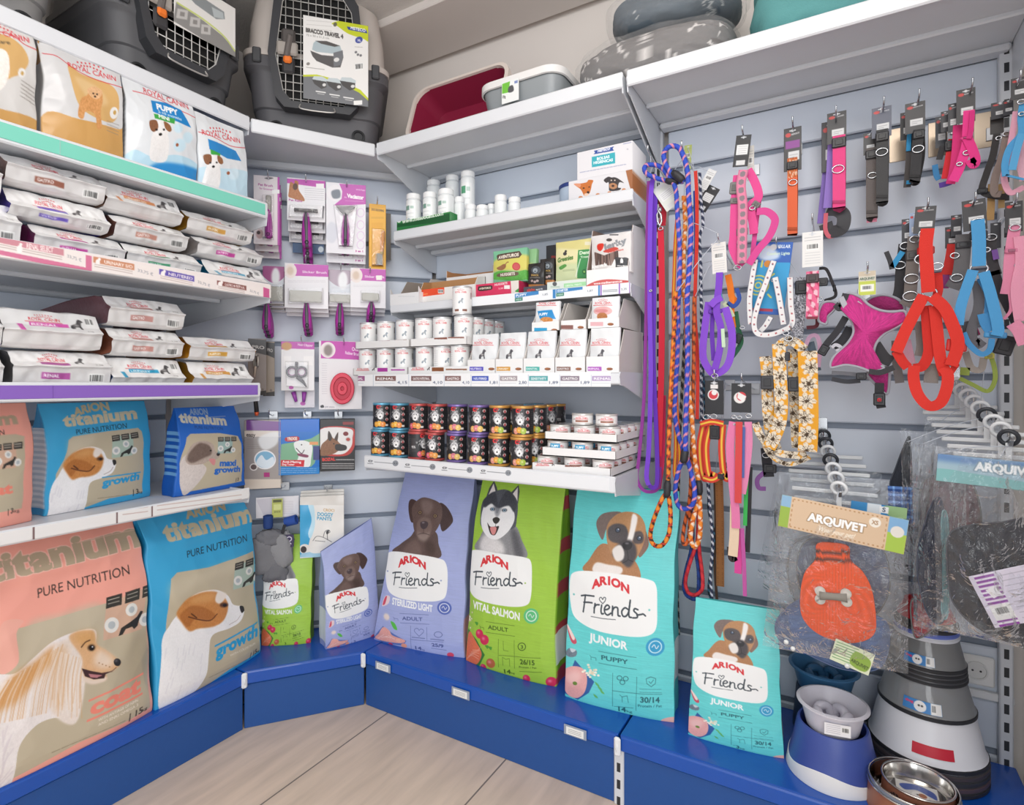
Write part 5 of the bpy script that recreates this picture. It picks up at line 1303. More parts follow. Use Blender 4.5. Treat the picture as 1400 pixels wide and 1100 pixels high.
for pl,pr,c,lb,sd in((60,168,'#c79b63','gold food bag standing behind the apricot poodle bag',141),(178,268,'#2b86c9','blue food bag standing behind the bag with a green stripe',151),(278,332,'#3f8fce','blue food bag standing behind the terrier puppy bag',161)):
 s=up_bag(pl,pr,-1.95,.277,.10,0,c,.006);s.build('food_bag',lb,'food bag',c,c,G3,wr=.006,seed=sd,rough=.25)
 #  hanging goods: cards and hooks
def hook(label,p,rz,ln=.14,group='display hooks',tilt=.10,plate=True):
 """wire peg out of the slat panel; p is where it meets the panel"""
 t=thing('display_hook',label,'hook',tuple(p),rz,group)
 M().tube(curve([(0,-.002,.004),(0,-.02,0),(0,-ln*.6,ln*tilt*.5),(0,-ln+.012,ln*tilt),(0,-ln,ln*tilt+.018)],20),.0024,8).build('wire',m_steel,t,smooth=True)
 if plate:M().box((0,-.004,.0),(.034,.004,.036),bev=.0012).build('back_plate',mt('#c6c8cb',.3,metal=.5),t)
 return t
def P2(z,*pts):
 return[(z[0]+x/z[2],z[1]+y/z[2])for x,y in pts]
def card(name,label,cat,z,x0,y0,x1,y1,off,bg,plane='d',res=.0014,group=None,rz=None):
 """flat pack hung parallel to the corner panel (plane 'd') or to the right wall (plane = y)"""
 (a0,b0),(a1,b1)=P2(z,(x0,y0),(x1,y1));xm,ym=(a0+a1)/2,(b0+b1)/2
 if plane=='d':f=lambda px,py:od(px,py,off);r=RZD
 else:f=lambda px,py:oy(px,py,plane);r=0.0
 lo=f(xm,b1);w_=np.linalg.norm((f(a1,ym)-f(a0,ym))[:2]);h_=f(xm,b0)[2]-lo[2]
 t=thing(name,label,cat,tuple(lo),r,group)
 a=Art(w_,h_,bg,res,lquad(t.location,r,-w_/2,w_/2,0,h_,0));a.zoom(*z)
 return t,a
def finish(t,a,rough=.35,th=.0014,name='card',wr=0.0,bulge=0.0):
 return panel_mesh(name,a,vcm(rough),t,th,0,0,0,wr=wr,bulge=bulge)
def blister(t,z,pts,y0=-.001,d=.022,name='blister',mat=None):
 """clear moulded bubble over part of a card"""
 P=np.array([lray(t,*p,y0)for p in P2(z,*pts)]);c=P.mean(0);n=len(P)
 V=[(x,y0,v)for x,v in P]+[(c[0]+(x-c[0])*.9,y0-d,c[1]+(v-c[1])*.9)for x,v in P]
 m_=M();m_.add(V,[(i,(i+1)%n,n+(i+1)%n,n+i)for i in range(n)]+[tuple(range(n,2*n))])
 return m_.build(name,mat or film('#ffffff',.3,12,haze=.03),t)
def loc3(t,z,pts,y):
 out=[]
 for p in P2(z,*pts):
  q=lray(t,*p,y);out.append((q[0],y,q[1]))
 return np.array(out)
def spare(t,label,d,dz=-.012,n=1,group=None):
 """further packs behind on the same hook"""
 for k in range(1,n+1):
  u=NA if t.rotation_euler[2]>.1 else np.array([0,-1.0])
  L_=t.location;g=group or('spares behind '+t['label'][:40])
  dup(t,(L_[0]-u[0]*d*k,L_[1]-u[1]*d*k,L_[2]+dz*k),None,label,g)
PK,PKD='#c557b5','#8c2f80'
Z7=(330,230,4.783)
def brush_handle(t,z,top,bot,wpx,y,name='handle',c1='#57545c',c2='#b03aa2'):
 p=loc3(t,z,[top,((top[0]+bot[0])/2,(top[1]+bot[1])/2),bot],y);ln=np.linalg.norm(p[2]-p[0])
 w_=wpx/z[2]*2.4/F
 pts=curve(p,16);s_=np.linspace(0,1,16)
 r=w_/2*(.45+.55*np.sin(np.clip(s_*1.15,0,1)*math.pi*.62));r[-1]*=.6
 m_=M();m_.tube(pts+np.array([0,.004,0]),r,12,col=c2);m_.tube(pts+np.array([0,-.006,0]),r*.52,12,col=c1)
 h=m_.build(name,vcm(.35),t,smooth=True)
 e=pts[-3];M().ring(e+np.array([0,-r[-3]*1.0,0]),r[-3]*.35,.0015,(0,1,0),14).build('hanging_eye',mt('#2c2a2f',.4),h)
 return h
def band(a,x0,y0,x1,y1,col,w1,w2=''):
 a.rect(x0,y0,x1,y1,col)
def slicker(t,z,x0,y0,x1,y1,y=-.012,wires=True):
 p=loc3(t,z,[(x0,y0),(x1,y1)],y);c=(p[0]+p[1])/2;w_=abs(p[1][0]-p[0][0]);h_=abs(p[0][2]-p[1][2])
 M().box(c,(w_,.012,h_),bev=.004).build('brush_head',mt('#b9b7ae',.4,bump=.4,scale=900),t)
t,a=card('pet_brush_pack','pink and white pack with a purple-handled pet comb, top left of the corner panel','brush',Z7,80,50,250,498,.11,'#f1e9ec')
a.rect(236,40,260,520,PK);a.text('Pet Brush',(110,112),(205,122),16,'#b45a9c',.02);a.text('for Groomers',(118,135),(212,146),12,'#b45a9c',.01);a.rect(200,140,252,165,'#ffffff');a.ell(120,430,24,30,'#c9a9a8',.02);a.ell(112,420,12,12,'#4b3b3c');a.lines(95,470,200,480,2,'#b79fae',.001)
a.poly([(150,64),(180,58),(210,64),(180,72)],'#77747a')
finish(t,a);m_=M();p=loc3(t,Z7,[(160,175),(196,290)],-.012);m_.box((p[0]+p[1])/2,(abs(p[1][0]-p[0][0]),.006,abs(p[0][2]-p[1][2])),bev=.003);m_.build('comb_head',mt('#8a8681',.3,metal=.5),t)
brush_handle(t,Z7,(178,270),(178,460),46,-.014,c1='#a93f9b');blister(t,Z7,[(140,170),(215,170),(215,470),(140,470)])
spare(t,'spare comb pack hanging behind the top left comb pack of the corner panel',.036,-.02,2)
t,a=card('pet_rake_pack','white pack with a wide grey pet rake and purple handle, below a dog photo','brush',Z7,300,70,550,345,.12,'#eeedf0')
a.poly([(298,66),(552,84),(552,130),(298,96)],PK,sm=False);a.poly([(310,150),(320,90),(345,100),(350,80),(372,90),(375,140),(410,195),(405,215),(330,195),(308,185)],'#b5764a',noise=.15);a.ell(352,120,16,22,'#5a3a2c');a.lines(415,130,540,200,6,'#9a9aa2',.0012,.06);a.text('Pet Rake',(310,212),(398,220),14,'#b45a9c',.03);a.rect(488,100,540,132,'#f8f8f6')
finish(t,a);p=loc3(t,Z7,[(345,272),(500,280)],-.014);m_=M();m_.tube([p[0],p[1]],.008,10)
for k in range(14):q_=p[0]+(p[1]-p[0])*(k+.5)/14;m_.cyl(q_,q_+np.array([0,-.016,-.006]),.0012,5)
m_.build('rake_head',mt('#5b595c',.35,metal=.3),t,smooth=True)
brush_handle(t,Z7,(422,290),(430,520),62,-.016);blister(t,Z7,[(312,240),(545,250),(540,335),(305,325)])
spare(t,'spare pet rake pack hanging behind the pack with a dog photo',.042,-.035,2)
t,a=card('deshedder_pack','white and pink pack with a triangular grey deshedding tool, top row of the corner panel','brush',Z7,555,100,815,560,.13,'#ecebf0')
a.poly([(640,100),(820,112),(815,235),(600,245),(655,200),(660,150)],PK,sm=False);a.ell(608,160,48,52,'#f1eef2');a.poly([(590,150),(640,140),(645,190),(600,195)],'#77808c',.01);a.text('the',(672,192),(688,194),10,'#ffffff');a.text('Vaciator',(690,190),(800,205),26,'#ffffff',.05);a.text('anti-hair',(750,142),(812,150),12,'#f3d9ef',.01);a.lines(680,212,800,218,1,'#f3d9ef',.0012,.05)
for y_ in(290,370,440,500):a.ell(780,y_,26,30,'#e2c9e6');a.ell(780,y_,21,25,'#ecebf0')
a.rect(738,528,800,550,'#f4f0f4');a.text('3 en 1',(745,546),(795,548),12,'#b0308f',.04);a.ell(590,420,40,70,'#d9dbe4',.02)
finish(t,a);p=loc3(t,Z7,[(618,245),(746,252),(715,285),(695,305),(668,305),(650,285)],-.012)
n=6;M().add(np.concatenate([p+[0,.006,0],p+[0,-.010,0]]),[tuple(range(n-1,-1,-1)),tuple(range(n,2*n))]+[(i,(i+1)%n,n+(i+1)%n,n+i)for i in range(n)]).build('blade_head',mt('#68666b',.4),t)
brush_handle(t,Z7,(682,300),(680,510),54,-.014);blister(t,Z7,[(600,235),(760,240),(730,530),(635,525)])
spare(t,'spare deshedding tool pack hanging behind the front one in the corner',.042,-.03,2)
t,a=card('stripping_knife_pack','narrow yellow pack with a wooden-handled comb, right of the corner panel','comb',Z7,836,235,945,690,.12,'#edb02e')
a.rect(836,235,945,262,'#dca224');a.text('DOG GROOMING',(850,275),(932,285),15,'#5b4216',.03);a.lines(850,320,930,326,2,'#a97a1c',.001);a.rect(850,355,925,630,'#e7a723')
finish(t,a);p=loc3(t,Z7,[(928,410),(918,545),(895,640),(912,550)],-.012);m_=M();m_.tube(curve([p[0],(p[0]+p[1])/2,p[1]],10),[.006,.008,.009,.009,.009,.008,.008,.007,.007,.006],10,col='#d89a66');m_.cyl(p[1],p[1]+(0,0,-.012),.006,8,col='#b9a06a');q_=loc3(t,Z7,[(905,595)],-.012)[0];m_.box(q_,(.022,.003,.05),col='#8b8781')
for k in range(9):m_.box(q_+np.array([-.013,0,-.022+.0055*k]),(.010,.002,.002),col='#8b8781')
m_.build('grooming_comb',vcm(.35),t,smooth='auto');blister(t,Z7,[(852,390),(935,395),(930,650),(850,645)],d=.018)
spare(t,'spare comb pack hanging behind the yellow one',.02,-.012,2)
t,a=card('comb_pack','dark brown comb pack behind the yellow pack','comb',Z7,945,295,978,600,.05,'#4b4038',res=.002)
finish(t,a)
t,a=card('grooming_pack','dark blue pack hanging low behind the pet rake','grooming pack',Z7,336,430,540,556,.03,'#1f4f80',res=.002)
a.poly([(335,430),(540,470),(540,430)],'#3a6b96',sm=False);a.ell(520,530,18,20,'#d5e2ea');finish(t,a)
for(x0,y0,x1,y1,hx0,hy0,hx1,hy1,hd,lb,oth)in((140,640,280,885,176,770,272,872,((165,885),(165,1060)),'grooming brush pack half hidden by the pink-ticket shelf',.10),(284,625,570,915,312,795,530,880,((425,885),(432,1050)),'wide grooming brush pack hanging second in the lower brush row',.13),(570,665,726,905,576,822,716,880,((645,885),(642,1045)),'silver-topped grooming brush pack hanging third in the lower brush row',.11),(714,655,945,912,786,812,900,870,((850,878),(848,965)),'small grooming brush pack with a price sticker, next to the white cans',.13)):
 t,a=card('brush_pack',lb,'brush',Z7,x0,y0,x1,y1,oth,'#eceaee',group='brush packs in the second row')
 w_=x1-x0
 if hx0 in(176,576):
  a.rect(x0,y0,x1,y0+150,'#dfe3ea');a.poly([(x0,y0),(x1,y0),(x1,y0+70),(x0+w_*.5,y0+110),(x0,y0+60)],'#a9568f' if hx0==176 else '#b9aab8');a.ell(x0+w_*.6,y0+70,w_*.2,60,'#f3f5f8',.04)
 else:
  a.poly([(x0+60,y0),(x1+2,y0+8),(x1+2,y0+85),(x0,y0+75),(x0+60,y0+50)],PK,sm=False);a.ell(x0+38,y0+45,40,48,'#efe3df');a.ell(x0+36,y0+45,22,28,'#d9c4b2',.02);a.text('Slicker Brush',(x0+w_*.40,y0+58),(x1-12,y0+64),15,'#f7e4f4',.02)
  if hx0==786:a.rect(882,700,920,730,'#f5f3ec')
 a.lines(x0+20,y0+110,x1-20,y0+118,2,'#c4c1c8',.001)
 finish(t,a);slicker(t,Z7,hx0,hy0,hx1,hy1);brush_handle(t,Z7,hd[0],hd[1],56,-.014)
 blister(t,Z7,[(hx0-8,hy0-12),(hx1+8,hy0-12),(hx1+8,hy1+10),(hx0-8,hy1+10)])
 spare(t,'spare brush pack right behind the '+lb.split(' pack')[0].replace('grooming brush','brush')+' pack',.040,-.012,2)
Z8=(330,440,4.4)
t,a=card('nail_clipper_pack','white pack with pink-ringed nail scissors in the corner','clippers',Z8,240,118,440,412,.09,'#ecebed')
a.poly([(238,116),(445,122),(445,165),(300,160),(240,165)],PK,sm=False);a.ell(272,145,32,24,'#c79a68',.01);a.text('Nail Clipper',(340,142),(430,148),14,'#fbeaf8',.02);a.rect(255,205,300,260,'#f6f4f4');a.rect(375,205,430,260,'#f6f4f4');a.ell(300,395,14,10,PK)
finish(t,a);m_=M('#4f4c55')
for cx_ in(305,362):
 q_=loc3(t,Z8,[(cx_,300),(cx_+30,300),(cx_,345)],-.012);r_=(q_[1][0]-q_[0][0]);m_.ring(q_[0],r_,.0055,(0,1,0),20,col='#54515b',sx=1.0);m_.ring(q_[0],r_-.004,.003,(0,1,0),20,col='#c98cc0')
q_=loc3(t,Z8,[(335,330),(370,360),(392,392)],-.012);m_.tube(curve(q_,10),[.008,.008,.008,.007,.007,.006,.005,.004,.003,.002],8,col='#4a4850');q_=loc3(t,Z8,[(332,240),(330,330)],-.012);m_.tube([q_[0],q_[1]],.006,8,col='#54515b')
m_.build('scissors',vcm(.35),t,smooth=True);blister(t,Z8,[(262,235),(405,235),(405,400),(270,390)])
t,a=card('nail_clipper_pack','white pack with purple-handled pliers hanging below the nail scissors','clippers',Z8,262,400,442,515,.05,'#e3e0e6');a.ell(370,490,16,12,PK);a.lines(280,500,350,502,1,'#a9a4ae',.001)
finish(t,a);m_=M();
for x0_,x1_ in((312,330),(378,375)):m_.tube(loc3(t,Z8,[(x0_,420),(x1_,480)],-.012),[.010,.006],10,col='#a44cb0')
m_.build('pliers',vcm(.35),t,smooth=True)
t,a=card('rubber_brush_pack','white and magenta pack with an oval red rubber brush','brush',Z8,468,115,726,525,.09,'#e9e7ea')
a.poly([(480,112),(728,122),(728,228),(478,218)],'#c63fae',sm=False);a.ell(520,168,46,48,'#efe4e6');a.ell(522,170,26,34,'#8d7f7c',.02);a.text('Oval',(665,172),(705,176),22,'#fbe6f7',.03);a.text('Rubber Brush',(625,192),(712,204),18,'#fbe6f7',.03);a.lines(485,250,515,430,14,'#b5b1ba',.001);a.poly([(475,505),(490,498),(498,512),(480,516)],'#3b3a40');a.text('pet store',(505,514),(560,516),12,'#8f8b95',.01)
finish(t,a);q_=loc3(t,Z8,[(607,400),(680,400),(607,305)],-.012);rx_,rz_=q_[1][0]-q_[0][0],q_[2][2]-q_[0][2];m_=M('#d93a55')
for k,(s1_,dy)in enumerate(((1,0),(.98,-.012),(.72,-.016),(.70,-.008),(.34,-.008),(.33,-.018),(.1,-.019))):
 pass
A_=np.linspace(0,2*math.pi,32,endpoint=False)
Pg=np.array([[(q_[0][0]+rx_*s_*math.cos(b_),-.004+dy,q_[0][2]+rz_*s_*math.sin(b_))for b_ in A_]for s_,dy in((1,0),(1,-.014),(.94,-.018),(.74,-.018),(.70,-.010),(.42,-.010),(.38,-.020),(.16,-.020),(.12,-.012),(.01,-.012))])
m_.grid(Pg,np.array([hx('#d5364f'),hx('#d5364f'),hx('#e0455c'),hx('#e0455c'),hx('#c02a45'),hx('#c02a45'),hx('#df4058'),hx('#df4058'),hx('#b82540'),hx('#b82540')])[:,None,:].repeat(32,1),closed_u=True)
m_.build('rubber_brush',vcm(.45),t,smooth='auto')
for(x0,x1,y0,y1,lb,c,of)in((40,150,100,440,'grey pack with a metal comb head beside the purple-edged shelf','#8d8480',.13),(130,200,118,445,'grey-brown comb pack behind the one with a metal head','#9a8d80',.08)):
 t,a=card('comb_pack',lb,'comb',Z8,x0,y0,x1,y1,of,c);a.poly([(x0,y0),(x1,y0+8),(x1,y0+100),(x0,y0+70)],'#3a383a',sm=False);a.text('PRO',(x0+25,y0+58),(x1-12,y0+64),20,'#cfcac6',.02);a.ell(x1-22,y1-34,7,7,'#6f655f')
 a.poly([(x0,y1-18),(x1,y1-28),(x1,y1+5),(x0,y1+5)],'#35322f',sm=False);finish(t,a)
 if c=='#8d8480':
  m_=M('#c9c2b6');q_=loc3(t,Z8,[(88,235),(78,330),(92,480)],-.014);m_.box(q_[0],(.02,.012,.05),col='#d3cdc2',bev=.005);m_.tube([q_[0],q_[1]],.005,8,col='#b9a99a');m_.tube([q_[1]+(0,0,-.04),q_[2]+(0,0,-.04)],[.007,.009],8,col='#2e2b2a');m_.tube([q_[2]+(0,0,-.04),q_[2]+(0,0,-.055)],[.009,.006],8,col='#d0582f');m_.build('comb',vcm(.3,metal=.2),t,smooth=True)
t,a=card('training_pants_pack','grey and purple boxed pack with a round blue picture','pet accessory',Z8,18,590,238,1002,.11,'#a49c98')
a.poly([(30,588),(242,600),(240,655),(30,650)],'#7d4a94',sm=False);a.rect(18,655,240,690,'#ded2c6');a.text('easy',(30,688),(85,690),24,'#4a4340',.02);a.lines(35,705,120,760,6,'#78706c',.001);a.ell(142,828,66,58,'#f0eef0');a.ell(142,828,58,50,'#7fb3d2');a.poly([(90,850),(120,800),(150,830),(190,810),(195,850),(150,880)],'#dfeaf2');a.ell(74,872,24,22,'#efe9e6');a.ell(74,872,18,16,'#6d5f5c');a.rect(135,905,170,932,'#b0417f');a.rect(15,945,240,1005,'#ddd0c2');a.poly([(110,690),(215,660),(215,730),(150,770),(110,745)],'#eceef0',.03,.8)
finish(t,a,.12,.02,'pack');spare(t,'spare grey and purple pack behind the front one with a round picture',.028,0,1)
t,a=card('dog_pants_pack','blue pack with a white dog picture and red stripe','pet accessory',Z8,226,585,470,918,.11,'#1f72c8')
a.rect(235,585,475,660,'#1d6fd0');a.poly([(240,735),(330,720),(420,700),(470,670),(470,760),(440,850),(420,870),(232,870)],'#7fb28f',sm=False);a.poly([(318,725),(372,712),(425,740),(420,820),(405,872),(330,870),(345,800),(325,770)],'#eef0ef',noise=.05);a.line([(330,760),(362,790),(378,770)],.003,'#4a4246',True);a.ell(362,738,4,4,'#2a2626');a.poly([(340,790),(400,800),(395,815),(345,805)],'#8b4a63');a.poly([(268,694),(340,688),(342,714),(270,718)],'#b52a36');a.text('TRIXIE',(274,712),(336,709),18,'#f6e9dc',.05)
a.poly([(238,830),(380,830),(376,870),(238,866)],'#d3303c',sm=False);a.text('Anti-Mating',(246,846),(360,848),13,'#ffffff',.03);a.text('Dog Trainer',(246,862),(320,862),12,'#ffffff',.03);a.rect(225,872,470,925,'#2a83cc');a.lines(240,882,450,905,3,'#d8e9f6',.0014);a.rect(410,720,462,738,'#e7a06a');a.rect(432,745,470,830,'#4a4f86')
finish(t,a,.15,.022,'pack');spare(t,'spare blue pack behind the one with a white dog',.03,0,1)
t,a=card('muzzle_pack','black pack with a shepherd dog head and red arc','muzzle',Z8,474,585,684,895,.10,'#232124')
a.poly([(476,642),(665,636),(684,700),(676,760),(640,800),(560,808),(490,800),(476,790)],'#c23a36');a.poly([(476,646),(655,642),(668,700),(660,750),(620,790),(560,796),(478,780)],'#ece9e7')
a.poly([(476,800),(482,740),(520,700),(525,655),(545,690),(562,700),(582,662),(578,710),(600,735),(628,748),(625,765),(590,772),(560,790),(520,802)],'#8a5f41',noise=.15);a.poly([(525,655),(545,690),(535,715),(520,700)],'#3a2d26');a.poly([(560,702),(582,662),(578,712)],'#4a382e');a.poly([(570,735),(628,742),(630,768),(590,775),(566,765)],'#2d2a2b');a.ell(556,732,5,4,'#181414')
a.ell(628,672,16,13,'#7d1f24');a.ell(642,706,17,15,'#d4d0ce');a.ell(642,706,12,10,'#b5453c');a.rect(610,600,675,618,'#8d2a2c');a.text('BOZAL',(486,836),(565,832),18,'#e23a34',.06);a.lines(570,828,678,822,1,'#d9d5d3',.004);a.lines(486,852,676,878,3,'#e3e0de',.0035)
finish(t,a,.25,.02,'pack');spare(t,'spare black pack behind the one with a shepherd dog',.03,0,1)
Z9=(330,660,4.375)
t,a=card('dog_shoe_pack','grey and blue dog shoes hanging on a card with a green tag','dog shoes',Z9,88,82,345,205,.09,'#e3e1e6')
a.poly([(88,100),(200,84),(205,230),(150,230)],'#cfccd6',sm=False);a.lines(225,110,310,180,8,'#a9a6b2',.001);finish(t,a)
ga=Art(.04,.075,'#b6bd62',.0014);ga.rect(.1,.05,.9,.2,'#5a5f38');ga.rect(.15,.3,.85,.6,'#d3d98f');ga.text('SHOE',(.2,.75),(.8,.75),.1,'#6d7440',.03)
q_=lray(t,*P2(Z9,(215,205))[0],-.02);panel_mesh('green_tag',ga,vcm(.5),t,.001,-.02,q_[1],q_[0])
q_=loc3(t,Z9,[(160,240),(300,225)],-.02)
M().lathe([(.017,0),(.019,.01),(.019,.05),(.014,.052),(.014,.004)],20,q_[0]+(0,0,-.02)).build('blue_cuff',mt('#24427f',.8,bump=.4,scale=300),t,smooth='auto')
o=M().lathe([(.019,-.025),(.020,.02),(.015,.022),(.014,-.02)],20).build('blue_cuff',mt('#2c51a3',.8,bump=.4,scale=300),t,smooth='auto');o.location=q_[1];o.rotation_euler=(.3,1.3,0)
for(cx_,cy_,w_,h_,sd,c)in((125,430,.125,.15,3,'#77777b'),(235,400,.10,.14,7,'#8d8d90'),(205,530,.10,.075,9,'#6c6c71'),(170,330,.10,.07,5,'#6f6f74')):
 q_=loc3(t,Z9,[(cx_,cy_)],-.03)[0];lump('grey_shoe',mt(c,.75,bump=.35,scale=200),t,q_,(w_,.055,h_),sd,.16,26)
q_=loc3(t,Z9,[(150,280),(175,380),(230,330),(260,250)],-.045);M().ribbon(curve(q_,20),.012,.003,(0,0,1)).build('black_strap',mt('#26262c',.7),t,smooth=False)
q_=loc3(t,Z9,[(290,335)],-.022)[0];va=Art(.035,.05,'#3c3456',.0014);va.ell(.5,.35,.3,None,'#d9d5e4');va.ell(.5,.35,.2,None,'#3c3456');va.line([(.3,.7),(.5,.6),(.7,.75)],.003,'#e3e0ee');panel_mesh('paw_badge',va,vcm(.6),t,.002,-.05,q_[2]-.025,q_[0])
t,a=card('dog_trouser_pack','white and light blue bag of dog trousers with a drawn dog, front one','dog clothes',Z9,352,78,615,440,.13,'#eceae6',group='dog trouser bags in the corner')
a.poly([(345,130),(420,130),(430,250),(400,380),(345,440)],'#3fa6d8',sm=False);a.poly([(400,130),(432,135),(440,250),(415,330),(400,300),(420,220)],'#bfe2f2');a.rect(345,70,620,132,'#ddd9d3');a.text('CROCI',(490,168),(556,172),16,'#c9a26a',.02);a.text('DOGGY',(455,196),(550,202),22,'#3f9fc9',.03);a.text('PANTS',(452,220),(540,226),20,'#3f9fc9',.03)
a.line([(428,345),(450,320),(490,325),(540,352)],.0018,'#3a3a40',True);a.line([(490,322),(500,290),(520,280),(530,292),(515,305),(516,340)],.002,'#3a3a40',True);a.poly([(508,288),(524,282),(520,300),(510,305)],'#2e2e33');a.line([(440,345),(500,350)],.0016,'#3a3a40')
a.ell(380,395,34,30,'#e9e4e0');a.ell(372,398,18,20,'#3a3438');a.poly([(340,425),(600,380),(600,440),(340,445)],'#4fa8d8',0,.5,sm=False);a.poly([(420,385),(590,370),(590,400),(430,420)],'#e9e7e3')
finish(t,a,.25,.012,'pouch',wr=.002)
spare(t,'bag of dog trousers behind the front one with a drawn dog',.022,.008,2,'dog trouser bags in the corner')
for px_,py_,lb in((366,240,'peg of the top left comb packs'),(418,246,'peg of the pet rake packs'),(474,254,'peg of the deshedding tool packs'),(516,276,'peg of the yellow comb packs'),(418,356,'peg of the wide grooming brush packs'),(466,368,'peg of the silver-topped grooming brush packs'),(506,372,'peg of the small grooming brush packs'),(412,466,'peg of the nail scissors pack'),(470,468,'peg of the red rubber brush pack'),(417,566,'peg of the blue pack with a white dog'),(462,566,'peg of the black pack with a shepherd dog'),(368,566,'peg of the grey and purple pack'),(385,668,'peg of the grey dog shoes'),(447,672,'peg of the dog trouser bags')):
 p=od(px_,py_,.145);hook('steel '+lb,(p[0]-NA[0]*.14,p[1]-NA[1]*.14,p[2]-.012),RZD,.15)
 #  goods on the right bay of shelves
ZB2,ZB3,ZB4=(480,180,3.3333),(470,370,3.2558),(470,520,3.2558)
def wrapcyl(name,art,r,z0,z1,mat,parent,flip=0.0):
 """label wrapped round a can; picture centre faces local -y"""
 a=art;th=-math.pi/2+flip+np.linspace(-math.pi,math.pi,a.nx)
 Z=np.linspace(z1,z0,a.ny)
 P=np.stack([np.broadcast_to(r*np.cos(th),(a.ny,a.nx)),np.broadcast_to(r*np.sin(th),(a.ny,a.nx)),np.repeat(Z[:,None],a.nx,1)],-1)
 return mesh(name,P.reshape(-1,3),gridfaces(a.ny,a.nx),mat,parent,a.a.reshape(-1,3),True)
def can_proto(name,label,cat,r,h,art,rimcol,loc,group,metal=.9,lidcol='#c9cacc'):
 t=thing(name,label,cat,loc,0,group)
 wrapcyl('label',art,r,.006,h-.006,vcm(.28),t)
 for z in(.004,h-.004):M(rimcol).lathe([(r*.97,z-.004),(r*1.03,z-.002),(r*1.03,z+.002),(r*.97,z+.004)],28,cap=False).build('rim',vcm(.3,metal=.4),t,smooth='auto')
 M(lidcol).lathe([(.0001,h-.003),(r*.55,h-.003),(r*.58,h-.0025),(r*.9,h-.003),(r*.95,h)],28).build('lid',vcm(.25,metal=metal),t,smooth='auto')
 return t
RC_R,RC_H=.0355,.106
def rc_can_art(band,seed):
 a=Art(2*math.pi*RC_R,RC_H-.012,'#f3f3f2',.0013)
 for u0 in(.5,.0,1.0):
  rc_logo(a,u0-.10,.22,u0+.10,.22,.075,line=False);mini_dog(a,u0+.01,.52,.09,2*math.pi*RC_R/(RC_H-.012)*.9,'#8d9aa5')
  a.rect(u0-.11,.84,u0-.03,.93,band);a.rect(u0+.03,.84,u0+.11,.93,band)
 a.barcode(.68,.15,.76,.5,'#555555');a.lines(.24,.15,.34,.8,9,'#b9babd',.0009);a.rect(.0,.97,1,1,'#d9d9d8')
 return a
cans=[]
yf=1.672
def xat(z,x,y):return oy(P2(z,(x,0))[0][0],500,y)[0]
pr_=[can_proto('food_can','x','food can',RC_R,RC_H,rc_can_art(b_,i),'#d3d4d6',(0,0,0),'white food cans on trays')for i,b_ in enumerate(('#b03fa0','#8a5f52','#b9a3a9'))]
used=set()
def place(protos,k,loc,label,group,rz=0.0):
 if k not in used:
  used.add(k);o=protos[k];o.location=loc;o.rotation_euler=(0,0,rz);o['label']=label;o['group']=group;return o
 return dup(protos[k],loc,rz,label,group)
ORD=('first','second','third','fourth','fifth','sixth','seventh','eighth')
zt=1.2853
for row,(xs,z)in enumerate((((105,185,268,360,440,518),zt+.003),((110,187,272,358,438,533),zt+.1105))):
 for i,x in enumerate(xs):
  lb='white food can, %s from the left in the %s tray row'%(ORD[i],('lower','upper')[row])
  place(pr_,0 if(row==0 and i in(1,2))else(1 if i>2 or row else 2),(xat(ZB3,x,yf+.034),yf+.036,z),lb,'white food cans on trays',rz=.60+.5*(i==4 and row==0)+random.uniform(-.12,.12))
for k,(dx,dy)in enumerate(((.0,.074),(.0,.148),(0,.222))):
 place(pr_,1,(xat(ZB3,533,yf+.034)+dx,yf+.036+dy,zt+.1105),'white food can behind the last one of the upper tray row','white food cans deeper in the upper tray',.9)
 place(pr_,1,(xat(ZB3,518,yf+.034)+dx+.003,yf+.036+dy,zt+.003),'white food can behind the last one of the lower tray row','white food cans deeper in the lower tray',.9)
place(pr_,1,(xat(ZB3,527,yf+.034),yf+.034,zt+.1105+RC_H+.001),'single white food can standing on top of the tray rows','white food cans on trays',.45)
def can_tray(label,x0,x1,y0,dep,z,h,draw,res=.0016,cat='carton tray',inner=None,name='can_tray',group=None):
 w_=x1-x0;t=thing(name,label,cat,((x0+x1)/2,y0,z),0,group)
 m_=M();th=.002
 m_.box((0,dep/2,th/2),(w_,dep,th));m_.box((0,dep-th/2,h/2),(w_,th,h))
 for s_ in(-1,1):m_.box((s_*(w_/2-th/2),dep/2,h/2),(th,dep,h))
 m_.build('tray',mt('#e9e7e5',.6),t)
 a=Art(w_-.0005,h,'#efeeed',res,lquad(t.location,0,-w_/2,w_/2,0,h,0));draw(a)
 panel_mesh('front_print',a,vcm(.5),t,.002,0,0,0)
 return t
def tray_draw(z,items):
 def f(a):
  a.zoom(*z)
  for(x,y,bx0,bx1,c)in items:
   rc_logo(a,x-25,y,x+25,y,7,line=True);mini_dog(a,x+48,y-3,14,1)
   if bx0:a.rect(bx0,y-8,bx1,y+9,c)
 return f
def span2(z,x0,x1,y):return xat(z,x0,y),xat(z,x1,y)
